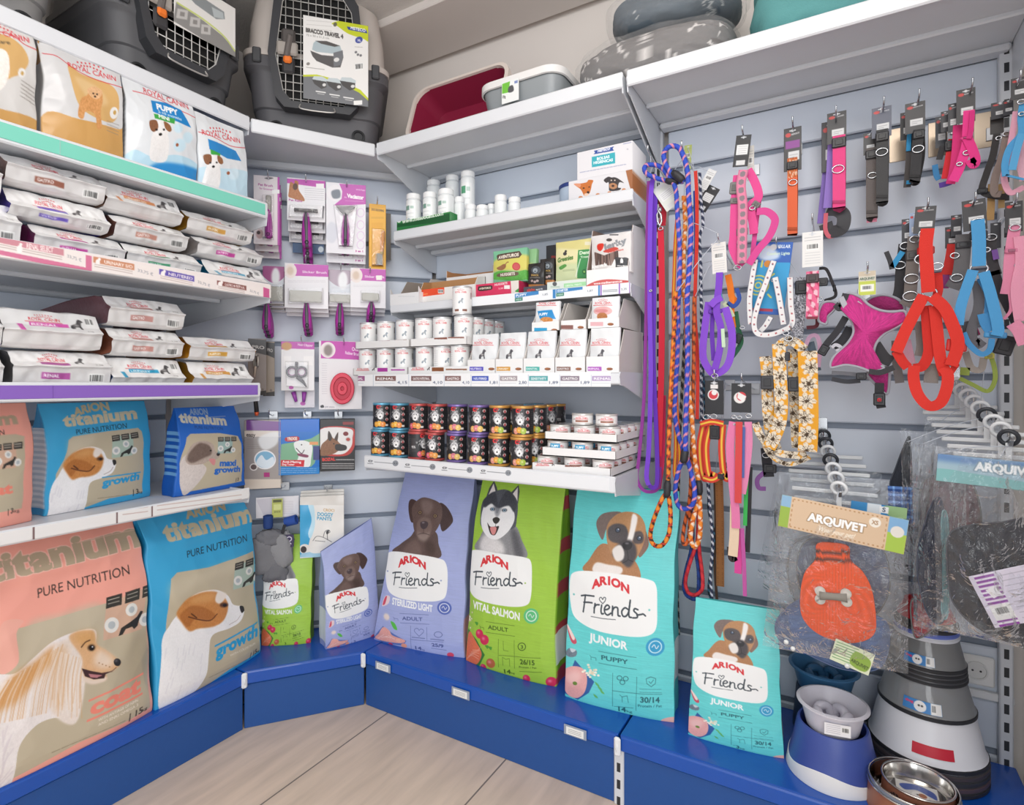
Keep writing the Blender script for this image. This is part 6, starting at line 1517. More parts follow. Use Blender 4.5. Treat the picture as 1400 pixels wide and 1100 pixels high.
for(x0,x1,zz,it,lb)in((42,284,zt,[(85,440,150,195,'#b03fa0')],'lower left white tray of white food cans'),(286,560,zt,[(330,438,392,445,'#8a5230')],'lower right white tray of white food cans'),(52,292,zt+.1075,[(95,303,155,205,'#cbb9bd')],'upper left white tray of white food cans'),(296,548,zt+.1075,[(340,296,402,460,'#8d5a4c')],'upper right white tray of white food cans')):
 X=span2(ZB3,x0,x1,yf-.004)
 can_tray(lb,X[0],X[1],yf-.004,.30 if x0>200 else .16,zz,.030,(lambda a,it=it,x0=x0,x1=x1:(tray_draw(ZB3,it)(a),a.rect(x0+168,it[0][1]-2,x1-12,it[0][1]+4,it[0][4]if it[0][4]!='#cbb9bd' else '#8a5f52'))),group='white trays under the white food cans')
def pouch_carton(label,x0,x1,y0,dep,z,h,lip,acc,z2,draw,empty=False,plabel=None,group='pouch cartons',sidecol='#d8d2cd',backh=None):
 w_=x1-x0;t=thing('pouch_carton',label,'carton',((x0+x1)/2,y0,z),0,group)
 th=.002;m_=M();bh=backh or h
 m_.box((0,dep/2,th/2),(w_,dep,th));m_.box((0,dep-th/2,bh/2),(w_,th,bh))
 for s_ in(-1,1):
  x=s_*(w_/2-th);pf=[(0,0),(0,lip),(.012,lip+.01),(.05,h*.97),(dep,bh),(dep,0)]
  V=[(x+e*th/2,y,zz)for e in(-1,1)for y,zz in pf];n=len(pf)
  m_.add(V,[tuple(range(n)),tuple(range(2*n-1,n-1,-1))]+[(i,n+i,n+(i+1)%n,(i+1)%n)for i in range(n)])
 m_.build('carton',mt(sidecol,.6),t)
 a=Art(w_,lip,'#f0efee',.0013,lquad(t.location,0,-w_/2,w_/2,0,lip,0));a.zoom(*z2);draw(a,'lip');panel_mesh('front_flap',a,vcm(.5),t,.002,-.001,0,0)
 if not empty:
  p=thing('food_pouch',plabel,'food pouch',((x0+x1)/2,y0+.012,z+.004),0,'pouches in cartons',rx=-.12)
  pw,ph=w_*.88,h*.98
  a=Art(pw,ph,'#e6e8ea',.0013,lquad(p.location,0,-pw/2,pw/2,0,ph,-.006,-.12));a.zoom(*z2);draw(a,'pouch')
  panel_mesh('pouch',a,vcm(.22,.1,40),p,.012,-.004,0,0,bulge=.008,wr=.0015,seed=int(abs(x0)*900))
 return t
def pd(cx_,cy_,w_,acc,cat=True,word='',food='#8a5436',topc=None,lipy=435,dark=False):
 def f(a,part):
  if part=='pouch':
   if topc:topc(a);
   rc_logo(a,cx_-w_*.31,cy_-45,cx_+w_*.31,cy_-45,11);
   if not topc:mini_dog(a,cx_,cy_,34,1.15,'#56545a');a.rect(cx_-w_*.25,cy_+30,cx_+w_*.12,cy_+42,acc)
  else:
   a.rect(cx_-w_*.48,lipy-8,cx_+w_*.0,lipy+10,acc)
   if word:a.text(word,(cx_-w_*.46,lipy+5),(cx_-w_*.06,lipy+5),8,'#ffffff',.02)
   a.ell(cx_+w_*.28,lipy+2,14,6,food);a.ell(cx_+w_*.26,lipy,8,4,'#a8683f')
 return f
yp=1.668
for(x0,x1,cx_,acc,word,lb)in((552,676,622,'#5a4fc0','NEUTERED','violet'),(674,800,742,'#d89a3a','URINARY','orange'),(798,938,872,'#4fb3a8','DENTAL','turquoise'),(942,1074,1010,'#8d6a60','GASTRO','brown'),(1080,1226,1148,'#b65fc0','RENAL','purple')):
 X=span2(ZB3,x0,x1,yp)
 pouch_carton('white pouch carton with %s label, front row of the pouch shelf'%lb,X[0],X[1],yp,.24,1.2853,.143,.052,acc,ZB3,pd(cx_,372,128,acc,word=word),plabel='silver food pouch in the front row carton with %s label'%lb)
def pup_top(a):a.poly([(862,180),(930,175),(945,215),(875,215)],'#2f8fce',sm=False);a.text('PUPPY',(872,202),(912,199),12,'#ffffff',.04);a.ell(905,220,28,13,'#cf8a4a',noise=.2);a.ell(880,232,12,10,'#e9e3dd')
def pink_top(a):a.ell(1155,180,42,20,'#e7b3b3');a.ell(1152,205,24,18,'#b9794a',noise=.2);a.ell(1150,180,30,8,'#d98f92')
for(x0,x1,cx_,acc,lb,top,emp,lipy)in((838,958,905,'#2f9fd0','white pouch carton with a blue puppy pouch, back on the second layer',pup_top,False,262),(968,1078,1022,'#8a5f58','empty open white pouch carton between two filled ones, second layer',None,True,250),(1088,1226,1155,'#e2b2b8','white pouch carton with a pink pouch, right end of the second layer',pink_top,False,236)):
 X=span2(ZB3,x0,x1,yp+.03)
 pouch_carton(lb,X[0],X[1],yp+.03,.22,1.4305,.098,.03,acc,ZB3,pd(cx_,195,118,acc,topc=top,lipy=lipy),empty=emp,plabel='silver food pouch %s'%('with a blue puppy label on the second layer' if top is pup_top else 'with a pink label on the second layer'))
AL_R,AL_H=.0365,.104
def alpha_art(acc,fruit,brand=False):
 a=Art(2*math.pi*AL_R,AL_H-.012,'#2b2a2c',.0012);asp=2*math.pi*AL_R/(AL_H-.012)
 rr=np.random.default_rng(len(fruit)+len(acc))
 for u0 in(.42,-.08,.92):
  for i in range(90):
   u,v=u0+rr.normal(0,.045),.42+rr.normal(0,.16);a.line([(u,v),(u+rr.normal(0,.012),v+.06)],.0013,random.choice(('#8b8a8d','#c9c8c9','#6a6a6e','#e6e4e3','#504f53')))
  a.ell(u0,.43,.062,.20,'#c3c2c4',noise=.5);a.ell(u0,.50,.038,.12,'#efedec',noise=.3);a.ell(u0,.52,.012,.032,'#1c1b1d');a.ell(u0-.022,.38,.007,.018,'#1c1b1d');a.ell(u0+.022,.38,.007,.018,'#1c1b1d')
  a.poly([(u0-.05,.34),(u0-.045,.16),(u0-.02,.27)],'#77767a',sm=False);a.poly([(u0+.05,.34),(u0+.045,.16),(u0+.02,.27)],'#77767a',sm=False)
  a.text('α',(u0-.07,.17),(u0+.0,.17),.17,'#e2353c',.06);a.text('spirit',(u0-.05,.22),(u0+.04,.22),.05,'#d9d7d6',.02)
  for k,c in enumerate(fruit):
   x=u0-.07+.06*k;a.ell(x,.84-.03*(k%2),.046,.046*asp,c);a.ell(x-.008,.82,.010,.012*asp,'#fbe9c0',.005)
  for v in(.16,.40,.64):a.ell(u0+.115,v,.030,.030*asp*.85,'#c3b4b2');a.poly([(u0+.095,v+.05),(u0+.115,v-.07),(u0+.135,v+.05)],'#a9333a',sm=False)
  a.rect(u0+.09,.84,u0+.14,.92,'#e6e0da');a.lines(u0+.17,.15,u0+.27,.8,10,'#77767a',.0008);a.rect(u0+.28,.2,u0+.36,.75,'#3d3a3c');a.text('95%',(u0+.285,.6),(u0+.355,.6),.1,'#d9d7d5',.03)
 a.rect(0,0,1,.035,acc);a.rect(0,.965,1,1,acc)
 return a
al=[can_proto('dog_food_can','x','food can',AL_R,AL_H,alpha_art(c,f),rc_,(0,0,0),'black dog food cans',.9)for c,f,rc_ in(('#3f8fb5',('#e8a33a','#f0b94c','#e88a3a'),'#6fb3d0'),('#b5403f',('#e2607a','#e7894a','#e9a04a'),'#c9605c'),('#5f4a8f',('#e9b06a','#d97a8a','#e8c26a'),'#8a76b5'),('#c98a3a',('#e79a8a','#e8a33a','#a9c24a'),'#d9a458'))]
used2=set()
def place2(k,loc,label,group,rz):
 if k not in used2:
  used2.add(k);o=al[k];o.location=loc;o.rotation_euler=(0,0,rz);o['label']=label;o['group']=group;return
 dup(al[k],loc,rz,label,group)
ya=1.622;za=.9695
for row,xs in enumerate(((163,245,330,405,503,597,690,790),(172,248,335,418,507,602,695,797))):
 for i,x in enumerate(xs):
  k=i//2;yy=ya+AL_R+(0 if i<7 else .0)+.012*(i==4)
  place2(k,(xat(ZB4,x,ya+.01)*(yy/(ya+.01))if 0 else xat(ZB4,x,yy),yy,za+row*(AL_H+.0005)),'black dog food can with %s rims, %s in the %s layer'%(('blue','red','purple','orange')[k],('first','second')[i%2],('lower','upper')[row]),'black dog food cans',random.uniform(-.10,.10)+.92-.02*i+(.9 if row==0 and i==2 else 0))
for row in(0,1):
 for d in(1,2,3):
  place2(3,(xat(ZB4,797,ya+AL_R)+.010,ya+AL_R+.078*d,za+row*(AL_H+.0005)),'black dog food can with orange rims in the rows behind the front ones','black dog food cans in the back rows',.8*d)
  place2(3 if d<2 else 0,(xat(ZB4,695,ya+AL_R)+.008,ya+AL_R+.079*d,za+row*(AL_H+.0005)),'black dog food can with %s rims in the rows behind the front ones'%('orange' if d<2 else 'blue'),'black dog food cans in the back rows',.8*d)
MR,MH=.0335,.037
ma=Art(2*math.pi*MR,MH-.008,'#f1f0ef',.0013)
for u0 in(.5,.05,.95):rc_logo(ma,u0-.09,.42,u0+.09,.42,.18);ma.rect(u0-.10,.62,u0+.1,.85,'#a06a58');mini_dog(ma,u0-.13,.5,.03,5)
mb=ma.copy()
for u0 in(.5,.05,.95):mb.rect(u0-.12,.08,u0+.04,.7,'#2f9ccc');mb.text('PUPPY',(u0-.1,.55),(u0+.02,.55),.3,'#ffffff',.04)
ms=[can_proto('mousse_can','x','food can',MR,MH,q_,'#d9d6d2',(0,0,0),'small mousse cans',.8)for q_ in(ma,mb)]
usedm=set()
ytm=1.615
for lv,(x0,x1,zz,th_,xs,kind,it)in enumerate((((838),1188,.9695,.026,(918,1022,1135),0,[(885,375,985,1055,'#8a5a50')]),(883,1212,1.0215,.026,(955,1052,1160),1,[(925,285,1000,1048,'#3fa0d0')]),(895,1218,1.0735,.024,(962,1065,1165),0,[(935,205,1022,1092,'#8a5a50')]))):
 y0=ytm+.004*lv;X=span2(ZB4,x0,x1,y0)
 def dr(a,it=it,lv=lv):
  tray_draw(ZB4,it)(a);x,y=it[0][:2];a.line([(x+210,y),(x+280,y+4)],.004,('#8a5a50','#3fa0d0','#8a5a50')[lv]);a.rect(x+165,y-8,x+195,y+8,('#e9e6e4','#3fa0d0','#b98a7a')[lv])
 can_tray(('lowest','middle','topmost')[lv]+' white tray of small cans at the bracket end of the can shelf',X[0],X[1],y0,.28,zz,th_,dr,group='stacked trays of small cans')
 for i,x in enumerate(xs):
  for d in range(2 if i<2 else 4):
   yy=y0+.038+d*.069
   k=kind;xx=X[0]+.038+i*(X[1]-X[0]-.076)/2
   lb='small white can with a %s label %s in the %s tray'%(('brown','blue')[kind],'up front' if d==0 else 'further back',('lowest','middle','topmost')[lv]);g='small cans in the %s tray'%('lowest','middle','topmost')[lv]
   zc=zz+(.012 if lv==0 else .010)
   if k not in usedm:usedm.add(k);o=ms[k];o.location=(xx,yy,zc);o['label']=lb;o['group']=g;o.rotation_euler=(0,0,.4)
   else:dup(ms[k],(xx,yy,zc),.4+random.uniform(-.2,.2),lb,g)
for i,x in enumerate((1063,1170)):
 yy=ytm+.05;dup(ms[0],(xat(ZB4,x,yy),yy,1.0735+.010+MH+.001),.3+.1*i,('left','right')[i]+' one of two loose small cans on the topmost tray','loose small cans')
ZS2=1.569
ZT1,ZT2=(540,310,7.7778),(700,310,7.368)
def open_box(name,label,x0,x1,y0,dep,z,h,hb,outer,inner,cat='box',front=None,group=None,cut=0.0):
 """carton with thin walls, front height h, back height hb"""
 w_=x1-x0;t=thing(name,label,cat,((x0+x1)/2,y0,z),0,group);th=.003
 m_=M();m_.box((0,dep/2,th/2),(w_,dep,th),col=inner);m_.box((0,dep-th/2,hb/2),(w_,th,hb),col=inner)
 for s_ in(-1,1):
  for e,c in((0,outer),(-1,inner)):
   x=s_*(w_/2+e*.0016);pf=[(0,0),(0,h+cut),(dep*.25,max(h,hb*.92)),(dep,hb),(dep,0)]
   V=[(x-s_*k*.0014,y,zz)for k in(0,1)for y,zz in pf];n=len(pf)
   m_.add(V,[tuple(range(n)),tuple(range(2*n-1,n-1,-1))]+[(i,n+i,n+(i+1)%n,(i+1)%n)for i in range(n)],col=c)
 m_.box((0,th*.8,h/2),(w_-.002,.0012,h),col=inner)
 m_.build('carton',vcm(.65),t)
 a=Art(w_,h,outer,.0013,lquad(t.location,0,-w_/2,w_/2,0,h,-.001))
 if front:front(a)
 panel_mesh('front_print',a,vcm(.55),t,.0016,-.001,0,0)
 return t
def fr_red(a):
 a.zoom(*ZT1);a.poly([(282,628),(525,598),(525,712),(282,744)],'#e8512e',sm=False);a.barcode(458,665,515,705);a.text('snack',(300,722),(350,716),14,'#f3b36a',.02)
def fr_txt(a):
 a.zoom(*ZT1);a.poly([(670,390),(885,340),(885,420),(670,450)],'#f3f3f2',sm=False);a.lines(680,415,870,420,2,'#55606c',.0016,-.2)
X=(xat(ZT1,60,1.80),xat(ZT1,320,1.80));open_box('treat_box','small grey-brown open carton at the left end of the treat shelf',X[0],X[1],1.80,.16,ZS2,.060,.125,'#d3ccc6','#a79a8f',front=lambda a:(a.zoom(*ZT1),a.rect(0,530,280,620,'#e3e1df'),a.lines(130,575,250,560,2,'#77767a',.0016,-.15)))
X=(xat(ZT1,548,1.84),xat(ZT1,1048,1.84));tb=open_box('treat_box','white open carton with high curved sides behind the red-label box',X[0],X[1],1.84,.14,ZS2,.112,.15,'#e6e4e3','#c08a5c',front=fr_txt,cut=.028)
X=(xat(ZT1,270,1.765),xat(ZT1,852,1.765));rb=open_box('treat_box','open carton of brown chews with a red label',X[0],X[1],1.765,.072,ZS2+.001,.058,.098,'#ece9e6','#b98a5c',front=fr_red)
for i,(x,y,r,rr_)in enumerate(((400,540,.030,.012),(740,535,.018,.009),(690,545,.016,.008),(800,530,.016,.008))):
 yy=1.80+.008*(i%2);p=oy(*P2(ZT1,(x,y))[0],yy)
 t=thing('dog_chew',('large curled brown chew at the left in the red-label carton','brown chew knot first from the right in the red-label carton','brown chew knot behind the white can top','brown chew knot at the far end of the red-label carton')[i],'dog chew',(p[0],yy+.02,ZS2+.005),.3*i,'brown chews')
 m_=M();a_=np.linspace(-.4,3.6,18);m_.tube(np.c_[r*np.cos(a_),.006*np.sin(a_*2),.03+r*np.sin(a_)],rr_,10);m_.build('chew',mt('#b98450',.7,bump=.3,scale=90),t,smooth=True)
X=(xat(ZB2,190,1.742),xat(ZB2,312,1.742));open_box('treat_box','white tray with raised corners at the very left end of the treat shelf',X[0]-.01,X[1],1.738,.07,ZS2-.010+.012,.045,.05,'#e9e9ea','#d6d4d2',cut=.022,front=lambda a:(a.zoom(*ZB2),a.lines(215,730,290,750,2,'#a5a9b0',.001)))
X=(xat(ZT1,852,1.772),xat(ZT1,1240,1.772));nb=open_box('treat_box','pink carton lettered nuggets under the green pouch',X[0],X[1]+.03,1.772,.14,ZS2+.001,.056,.06,'#d6355f','#c9c3bd',front=lambda a:(a.zoom(*ZT1),a.poly([(1228,540),(1420,510),(1420,700),(1238,720)],'#e6dfd6',sm=False),a.poly([(1280,690),(1320,650),(1360,620),(1420,690)],'#3f9a4a'),a.poly([(885,645),(900,632),(1020,622),(1035,640),(1020,668),(895,682)],'#3a2c2a'),a.text('AVENTUROS',(895,668),(1020,655),20,'#f3e6d0',.04),a.text('NUGGETS',(1060,628),(1195,606),22,'#f7dfe2',.04),a.text('2,20',(1100,664),(1150,658),16,'#f3c9cf',.03),a.rect(1160,620,1222,660,'#f1efec')))
def stand_pack(name,label,z,x0,y0,x1,y1,y,bg,draw,d=.02,rough=.3,group=None,bulge=.010,cat='treat pack',wr=.001):
 t,a=card(name,label,cat,z,x0,y0,x1,y1,0,bg,plane=y,res=.0012,group=group);draw(a)
 panel_mesh('pack',a,vcm(rough),t,d,0,0,0,bulge=bulge,wr=wr,seed=int(x0));return t
def d_nug(a):
 a.poly([(1045,380),(1150,330),(1400,300),(1400,460),(1300,470),(1120,470),(1050,480)],'#d8cf6a',.03);a.poly([(1085,310),(1100,295),(1330,258),(1355,295),(1330,330),(1100,362)],'#5a473e',sm=False);a.text('AVENTUROS',(1105,348),(1325,312),36,'#efe6d6',.05)
 a.poly([(1090,440),(1140,415),(1170,400),(1195,405),(1190,440),(1150,465),(1110,460)],'#9a6a4a',noise=.1);a.line([(1180,420),(1205,385),(1220,380)],.004,'#9a6a4a',True);a.ell(1300,425,40,42,'#c23a44');a.ell(1300,425,32,33,'#cf5a5e')
 a.poly([(1050,500),(1150,470),(1300,480),(1400,460),(1400,560),(1050,560)],'#5fae4a',noise=.15);a.poly([(1110,500),(1300,480),(1300,520),(1110,535)],'#6d5a4a');a.text('NUGGETS',(1130,528),(1285,512),28,'#f0eadf',.05)
stand_pack('treat_pouch','green and yellow nuggets pouch standing in the pink carton',ZT1,1045,240,1395,590,1.80,'#7fbf9a',d_nug,.02)
stand_pack('treat_pouch','second nuggets pouch peeking out behind the front one',ZT1,1180,250,1500,590,1.835,'#8fbf8a',lambda a:a.poly([(1180,400),(1500,400),(1500,500),(1180,500)],'#d8cf6a',.03),.02)
def d_bar(a):
 for i in range(4):pass
 a.rect(0,0,2000,2000,'#2b2624')
for(x0,y0,x1,y1,y,lb)in((165,365,320,640,1.80,'dark snack bar pouch with a dog picture, front one beside the greenish bag'),(285,320,420,640,1.82,'dark snack bar pouch leaning against the greenish bag')):
 def d_(a,x0=x0,y0=y0):
  a.ell(x0+78,y0+72,48,42,'#4a4f55',noise=.2);a.ell(x0+74,y0+76,24,24,'#9aa4ab',noise=.2);a.ell(x0+72,y0+84,8,6,'#1a1a1c');a.text('SNACK',(x0+30,y0+130),(x0+110,y0+132),18,'#c9a45c',.04);a.lines(x0+20,y0+145,x0+120,y0+150,2,'#b3aaa0',.0012)
  for u,v in((40,180),(70,190),(95,180)):a.ell(x0+u,y0+v,14,12,'#b9a3a0')
  a.rect(x0,y0+215,x0+160,y0+260,'#b9793f')
 stand_pack('snack_bar',lb,ZT2,x0,y0,x1,y1,y,'#2d2928',d_,.015,.25,bulge=.004)
X=(xat(ZT2,118,1.768),xat(ZT2,350,1.768));open_box('treat_box','low dark carton in front of the snack bars',X[0],X[1],1.768,.08,ZS2+.001,.028,.035,'#4a4c55','#3a3a40',front=lambda a:(a.zoom(*ZT2),a.text('alpha',(150,650),(230,640),26,'#d8443f',.04),a.text('spirit',(240,640),(310,630),18,'#d9d9dc',.03)))
stand_pack('treat_box','tall black carton behind the snack bars',ZT2,345,185,440,600,1.87,'#26262c',lambda a:a.rect(395,290,440,330,'#8d2a2c'),.06,.5,bulge=0,cat='box',wr=0)
def d_gr(a):
 a.rect(440,120,830,230,'#d9cf8a');a.poly([(440,230),(600,230),(700,240),(820,250),(820,330),(440,380)],'#e6dfae',.03);a.poly([(440,400),(830,380),(830,560),(440,560)],'#d3dcae',.04)
 a.poly([(676,238),(830,222),(830,520),(662,520)],'#3f9152',sm=False);a.text('Dental',(690,285),(815,268),34,'#e3f0d8',.04);a.text('Treats',(700,320),(790,308),20,'#e3f0d8',.03);a.text('Greenies',(462,362),(628,330),46,'#57813f',.05);a.ell(542,275,20,18,'#3a3a3c',noise=.3);a.ell(550,250,12,12,'#3a3a3c');a.poly([(480,410),(540,380),(560,400),(500,435)],'#5a9a4a',noise=.2);a.ell(735,455,22,26,'#2d6f3c');a.ell(735,455,8,10,'#9ad06a')
 a.lines(520,440,640,450,2,'#8d9a6a',.0014,-.08);a.line([(650,500),(700,330)],.004,'#f4f6ec',alpha=.7);a.rect(738,150,790,185,'#dfd9bd')
stand_pack('treat_bag','pale yellow and green bag of dental treats',ZT2,440,135,820,560,1.81,'#dcd694',d_gr,.03)
X=(xat(ZT2,355,1.765),xat(ZT2,748,1.765));open_box('treat_box','low white carton in front of the dental treats',X[0],X[1],1.765,.12,ZS2+.001,.036,.04,'#dfe6df','#cfd3cd',front=lambda a:(a.zoom(*ZT2),a.poly([(522,572),(745,550),(745,590),(522,612)],'#a6dba6',sm=False),a.text('DENTAL TREATS',(540,602),(700,584),16,'#e9f6e6',.03),a.ell(430,575,22,22,'#5a5d60'),a.lines(390,600,480,610,2,'#8fb098',.0016)))
def d_jr(a):
 a.rect(985,75,1075,88,'#55565a');a.poly([(862,190),(885,172),(930,175),(928,220),(900,250),(868,230)],'#d63a2c');a.text('Jerky',(930,245),(1165,160),58,'#8a8d92',.06,slant=-.25);a.poly([(930,250),(1040,210),(1080,230),(980,265)],'#c8463a');a.ell(985,135,30,16,'#4a4644');a.text('Selection',(975,270),(1130,240),20,'#c8463a',.03)
 for k in range(22):x=840+k*11;a.line([(x,300-abs(k-9)*4),(x+4+random.uniform(-5,8),385)],.005,random.choice(('#5f4a44','#7a6058','#4d3b37','#8a7168')))
 a.poly([(1042,330),(1060,310),(1110,315),(1150,310),(1180,330),(1170,410),(1050,410)],'#3c3c3f',noise=.2);a.ell(1112,350,14,30,'#eeecea');a.ell(1112,375,9,7,'#1e1d1f');a.ell(1092,345,5,5,'#15151a');a.ell(1134,345,5,5,'#15151a');a.text('Ayurveda',(800,425),(965,395),34,'#f4f3f2',.05);a.text('Strips',(1065,402),(1170,396),12,'#f4f3f2',.04)
 a.poly([(1010,390),(1045,330),(1045,420),(960,420)],'#f1f0ef')
X=(xat(ZT2,752,1.762),xat(ZT2,1172,1.762))
bx=open_box('treat_box','white carton with a red arc holding the jerky bag',X[0],X[1],1.762,.20,ZS2+.001,.062,.225,'#f1efee','#a58d80',front=lambda a:(a.zoom(*ZT2),a.poly([(748,608),(760,585),(850,545),(960,528),(1100,535),(1180,545),(1180,580),(960,590)],'#d3605e'),a.text('www.mediterraneo.es',(822,582),(1110,556),22,'#fbeceb',.05)))
stand_pack('treat_bag','white jerky bag with brown strips and a collie head',ZT2,800,68,1195,470,1.772,'#dedad8',d_jr,.03)
ZS1=1.869
def bottle(label,x,w_px,top,y,grp,cap=True,lab='#7fa596'):
 px=P2(ZB2,(x,top))[0];p=oy(*px,y);dep_=depth(p);r=w_px/3.333*dep_/F/2;h=p[2]-ZS1
 t=thing('pill_bottle',label,'bottle',(p[0],y,ZS1),random.uniform(-.2,.2),grp)
 hc=min(.022,h*.25)
 ba=Art(2*math.pi*r,h-hc-.008,'#eef1f1',.0014)
 if lab:
  ba.rect(.34,.10,.66,.95,'#f4f6f5');ba.rect(.40,.16,.52,.30,lab);ba.rect(.54,.18,.62,.26,'#b9d0c6');ba.lines(.38,.40,.62,.86,5,'#9aa5a5',.0009);ba.ell(.50,.62,.05,None,'#a9b9c4')
 wrapcyl('body',ba,r,.0,h-hc-.008,vcm(.3),t)
 M().lathe([(r,h-hc-.008),(r*.86,h-hc),(r*.80,h-hc+.002)],24).build('shoulder',mt('#eceff0',.35),t,smooth='auto')
 M().lathe([(r*.92,h-hc),(r*.95,h-hc+.002),(r*.95,h-.003),(r*.86,h),(.0001,h)],24).build('cap',mt('#f6f7f7',.35,bump=.2,scale=400),t,smooth='auto')
 return t
BG='white bottles on the highest bottle shelf'
for(x,w_,top,y,lb,l_)in((285,68,288,1.81,'white medicine bottle standing first from the left, front row','#7fa596'),(360,66,280,1.81,'white medicine bottle second from the left, front row','#7fa596'),(433,74,266,1.81,'white medicine bottle third from the left, front row','#7fa596'),(376,62,225,1.93,'white medicine bottle in the back row, leftmost',None),(462,62,203,1.92,'white medicine bottle in the back row with a pale green label','#a9c6b4'),(532,66,185,1.88,'tallest white medicine bottle with a drawn house, back row','#5fa57f'),(495,48,300,1.84,'short white bottle in front of the tallest one',None),(545,52,335,1.80,'squat white pot just right of the green box',None),(598,56,338,1.80,'squat white pot between the green box and the two taller pots',None),(640,40,332,1.84,'small white pot half hidden behind its neighbours',None),(682,58,292,1.82,'white pot with a ribbed cap, left of the last pair',None),(745,58,302,1.82,'white pot with a ribbed cap at the right end of the bottles',None)):
 bottle(lb,x,w_,top,y,BG,lab=l_)
t,a=card('flyer_box','flat green box lettered with a web address in front of the bottles','box',ZB2,205,400,448,446,0,'#2f7d43',plane=1.772,res=.0012);t.location[2]=1.8815
a.poly([(205,408),(450,360),(450,380),(205,425)],'#58a05a',sm=False);a.poly([(200,436),(448,385),(448,420),(205,448)],'#1f5a30',sm=False);a.text('www.mesbocata.com',(232,430),(420,392),20,'#e3f0e0',.04);a.ell(218,418,9,9,'#e9f2e6')
panel_mesh('box',a,vcm(.4),t,.09,0,0,0)
ZS=(760,180,10.0)
x0,x1=xat(ZS,175,1.80),xat(ZS,1045,1.80);p=oy(*P2(ZS,(1045,525))[0],1.80)
w_=x1-x0;h1=.088
t=thing('bag_dispenser_box','low box with two puppies peeking over a blue edge','box',((x0+x1)/2,1.80,ZS1),0)
a=Art(w_,h1,'#e3e1e4',.0012,lquad(t.location,0,-w_/2,w_/2,0,h1,0));a.zoom(*ZS)
a.poly([(245,715),(330,708),(420,690),(445,660),(510,665),(492,720),(480,780),(460,840),(430,860),(385,870),(340,790)],'#c9702f',noise=.1);a.poly([(245,715),(335,710),(325,760)],'#e09a78');a.ell(380,770,14,10,'#2a1a14');a.ell(455,755,10,9,'#2a1a14');a.ell(440,828,18,16,'#20191a');a.poly([(390,850),(430,840),(450,860),(400,880)],'#e9c9b0')
a.poly([(655,660),(715,615),(760,625),(800,622),(850,640),(930,700),(870,690),(850,760),(890,770),(860,800),(740,810),(725,760),(720,690),(690,700)],'#3a3335',noise=.12);a.poly([(730,720),(780,700),(830,720),(835,760),(790,785),(740,770)],'#b9835c',noise=.1);a.ell(780,740,20,16,'#3b2620');a.ell(758,664,10,9,'#e6d6c6');a.ell(806,664,10,9,'#e6d6c6')
a.poly([(250,920),(1060,795),(1060,815),(250,940)],'#2f4fa0',sm=False)
for x,y in((340,900),(575,862),(735,835),(930,795)):a.ell(x,y,30,22,'#cf8a5c')
a.poly([(955,500),(985,470),(1020,475),(1045,530),(1045,800),(1020,780),(970,600)],'#a5683f')
panel_mesh('carton',a,vcm(.4),t,.17,0,0,0)
x0b=xat(ZS,292,1.802);w2=x1-x0b;p=oy(*P2(ZS,(1050,118))[0],1.802);h2=p[2]-ZS1-h1-.001
t=thing('bag_dispenser_box','white box lettered bolsas higienicas on top of the puppies box','box',((x0b+x1)/2,1.802,ZS1+h1+.001),0)
a=Art(w2,h2,'#e6e4e7',.0012,lquad(t.location,0,-w2/2,w2/2,0,h2,0));a.zoom(*ZS)
a.poly([(520,262),(545,255),(760,210),(795,200),(775,230),(795,258),(770,262),(540,305),(515,308),(535,285)],'#2f4fa0',sm=False);a.text('MISTECO',(570,282),(740,246),30,'#ffffff',.05,slant=.1);a.poly([(490,345),(808,280),(812,430),(492,488)],'#35aebb',sm=False);a.text('BOLSAS',(560,390),(735,355),38,'#ffffff',.04);a.text('HIGIENICAS',(515,445),(780,400),38,'#ffffff',.04)
a.lines(330,555,960,560,2,'#8a8fb5',.0014,-.18);a.lines(920,165,1030,170,2,'#7f86b5',.0012,-.2);a.ell(980,238,14,12,'#c9c7cf')
panel_mesh('carton',a,vcm(.4),t,.15,0,0,0)
p=oy(*P2(ZS,(110,960))[0],1.90);t=thing('wipes_tub','blue-lidded tub behind the puppies box','tub',(p[0]+.03,1.92,ZS1),0)
M().lathe([(.05,0),(.052,.003),(.052,.10)],28,col=None).build('tub_body',mt('#b9c9dc',.35),t,smooth='auto');M().lathe([(.054,.10),(.055,.102),(.055,.112),(.05,.116),(.0001,.116)],28).build('tub_lid',mt('#2c3f80',.35),t,smooth='auto')
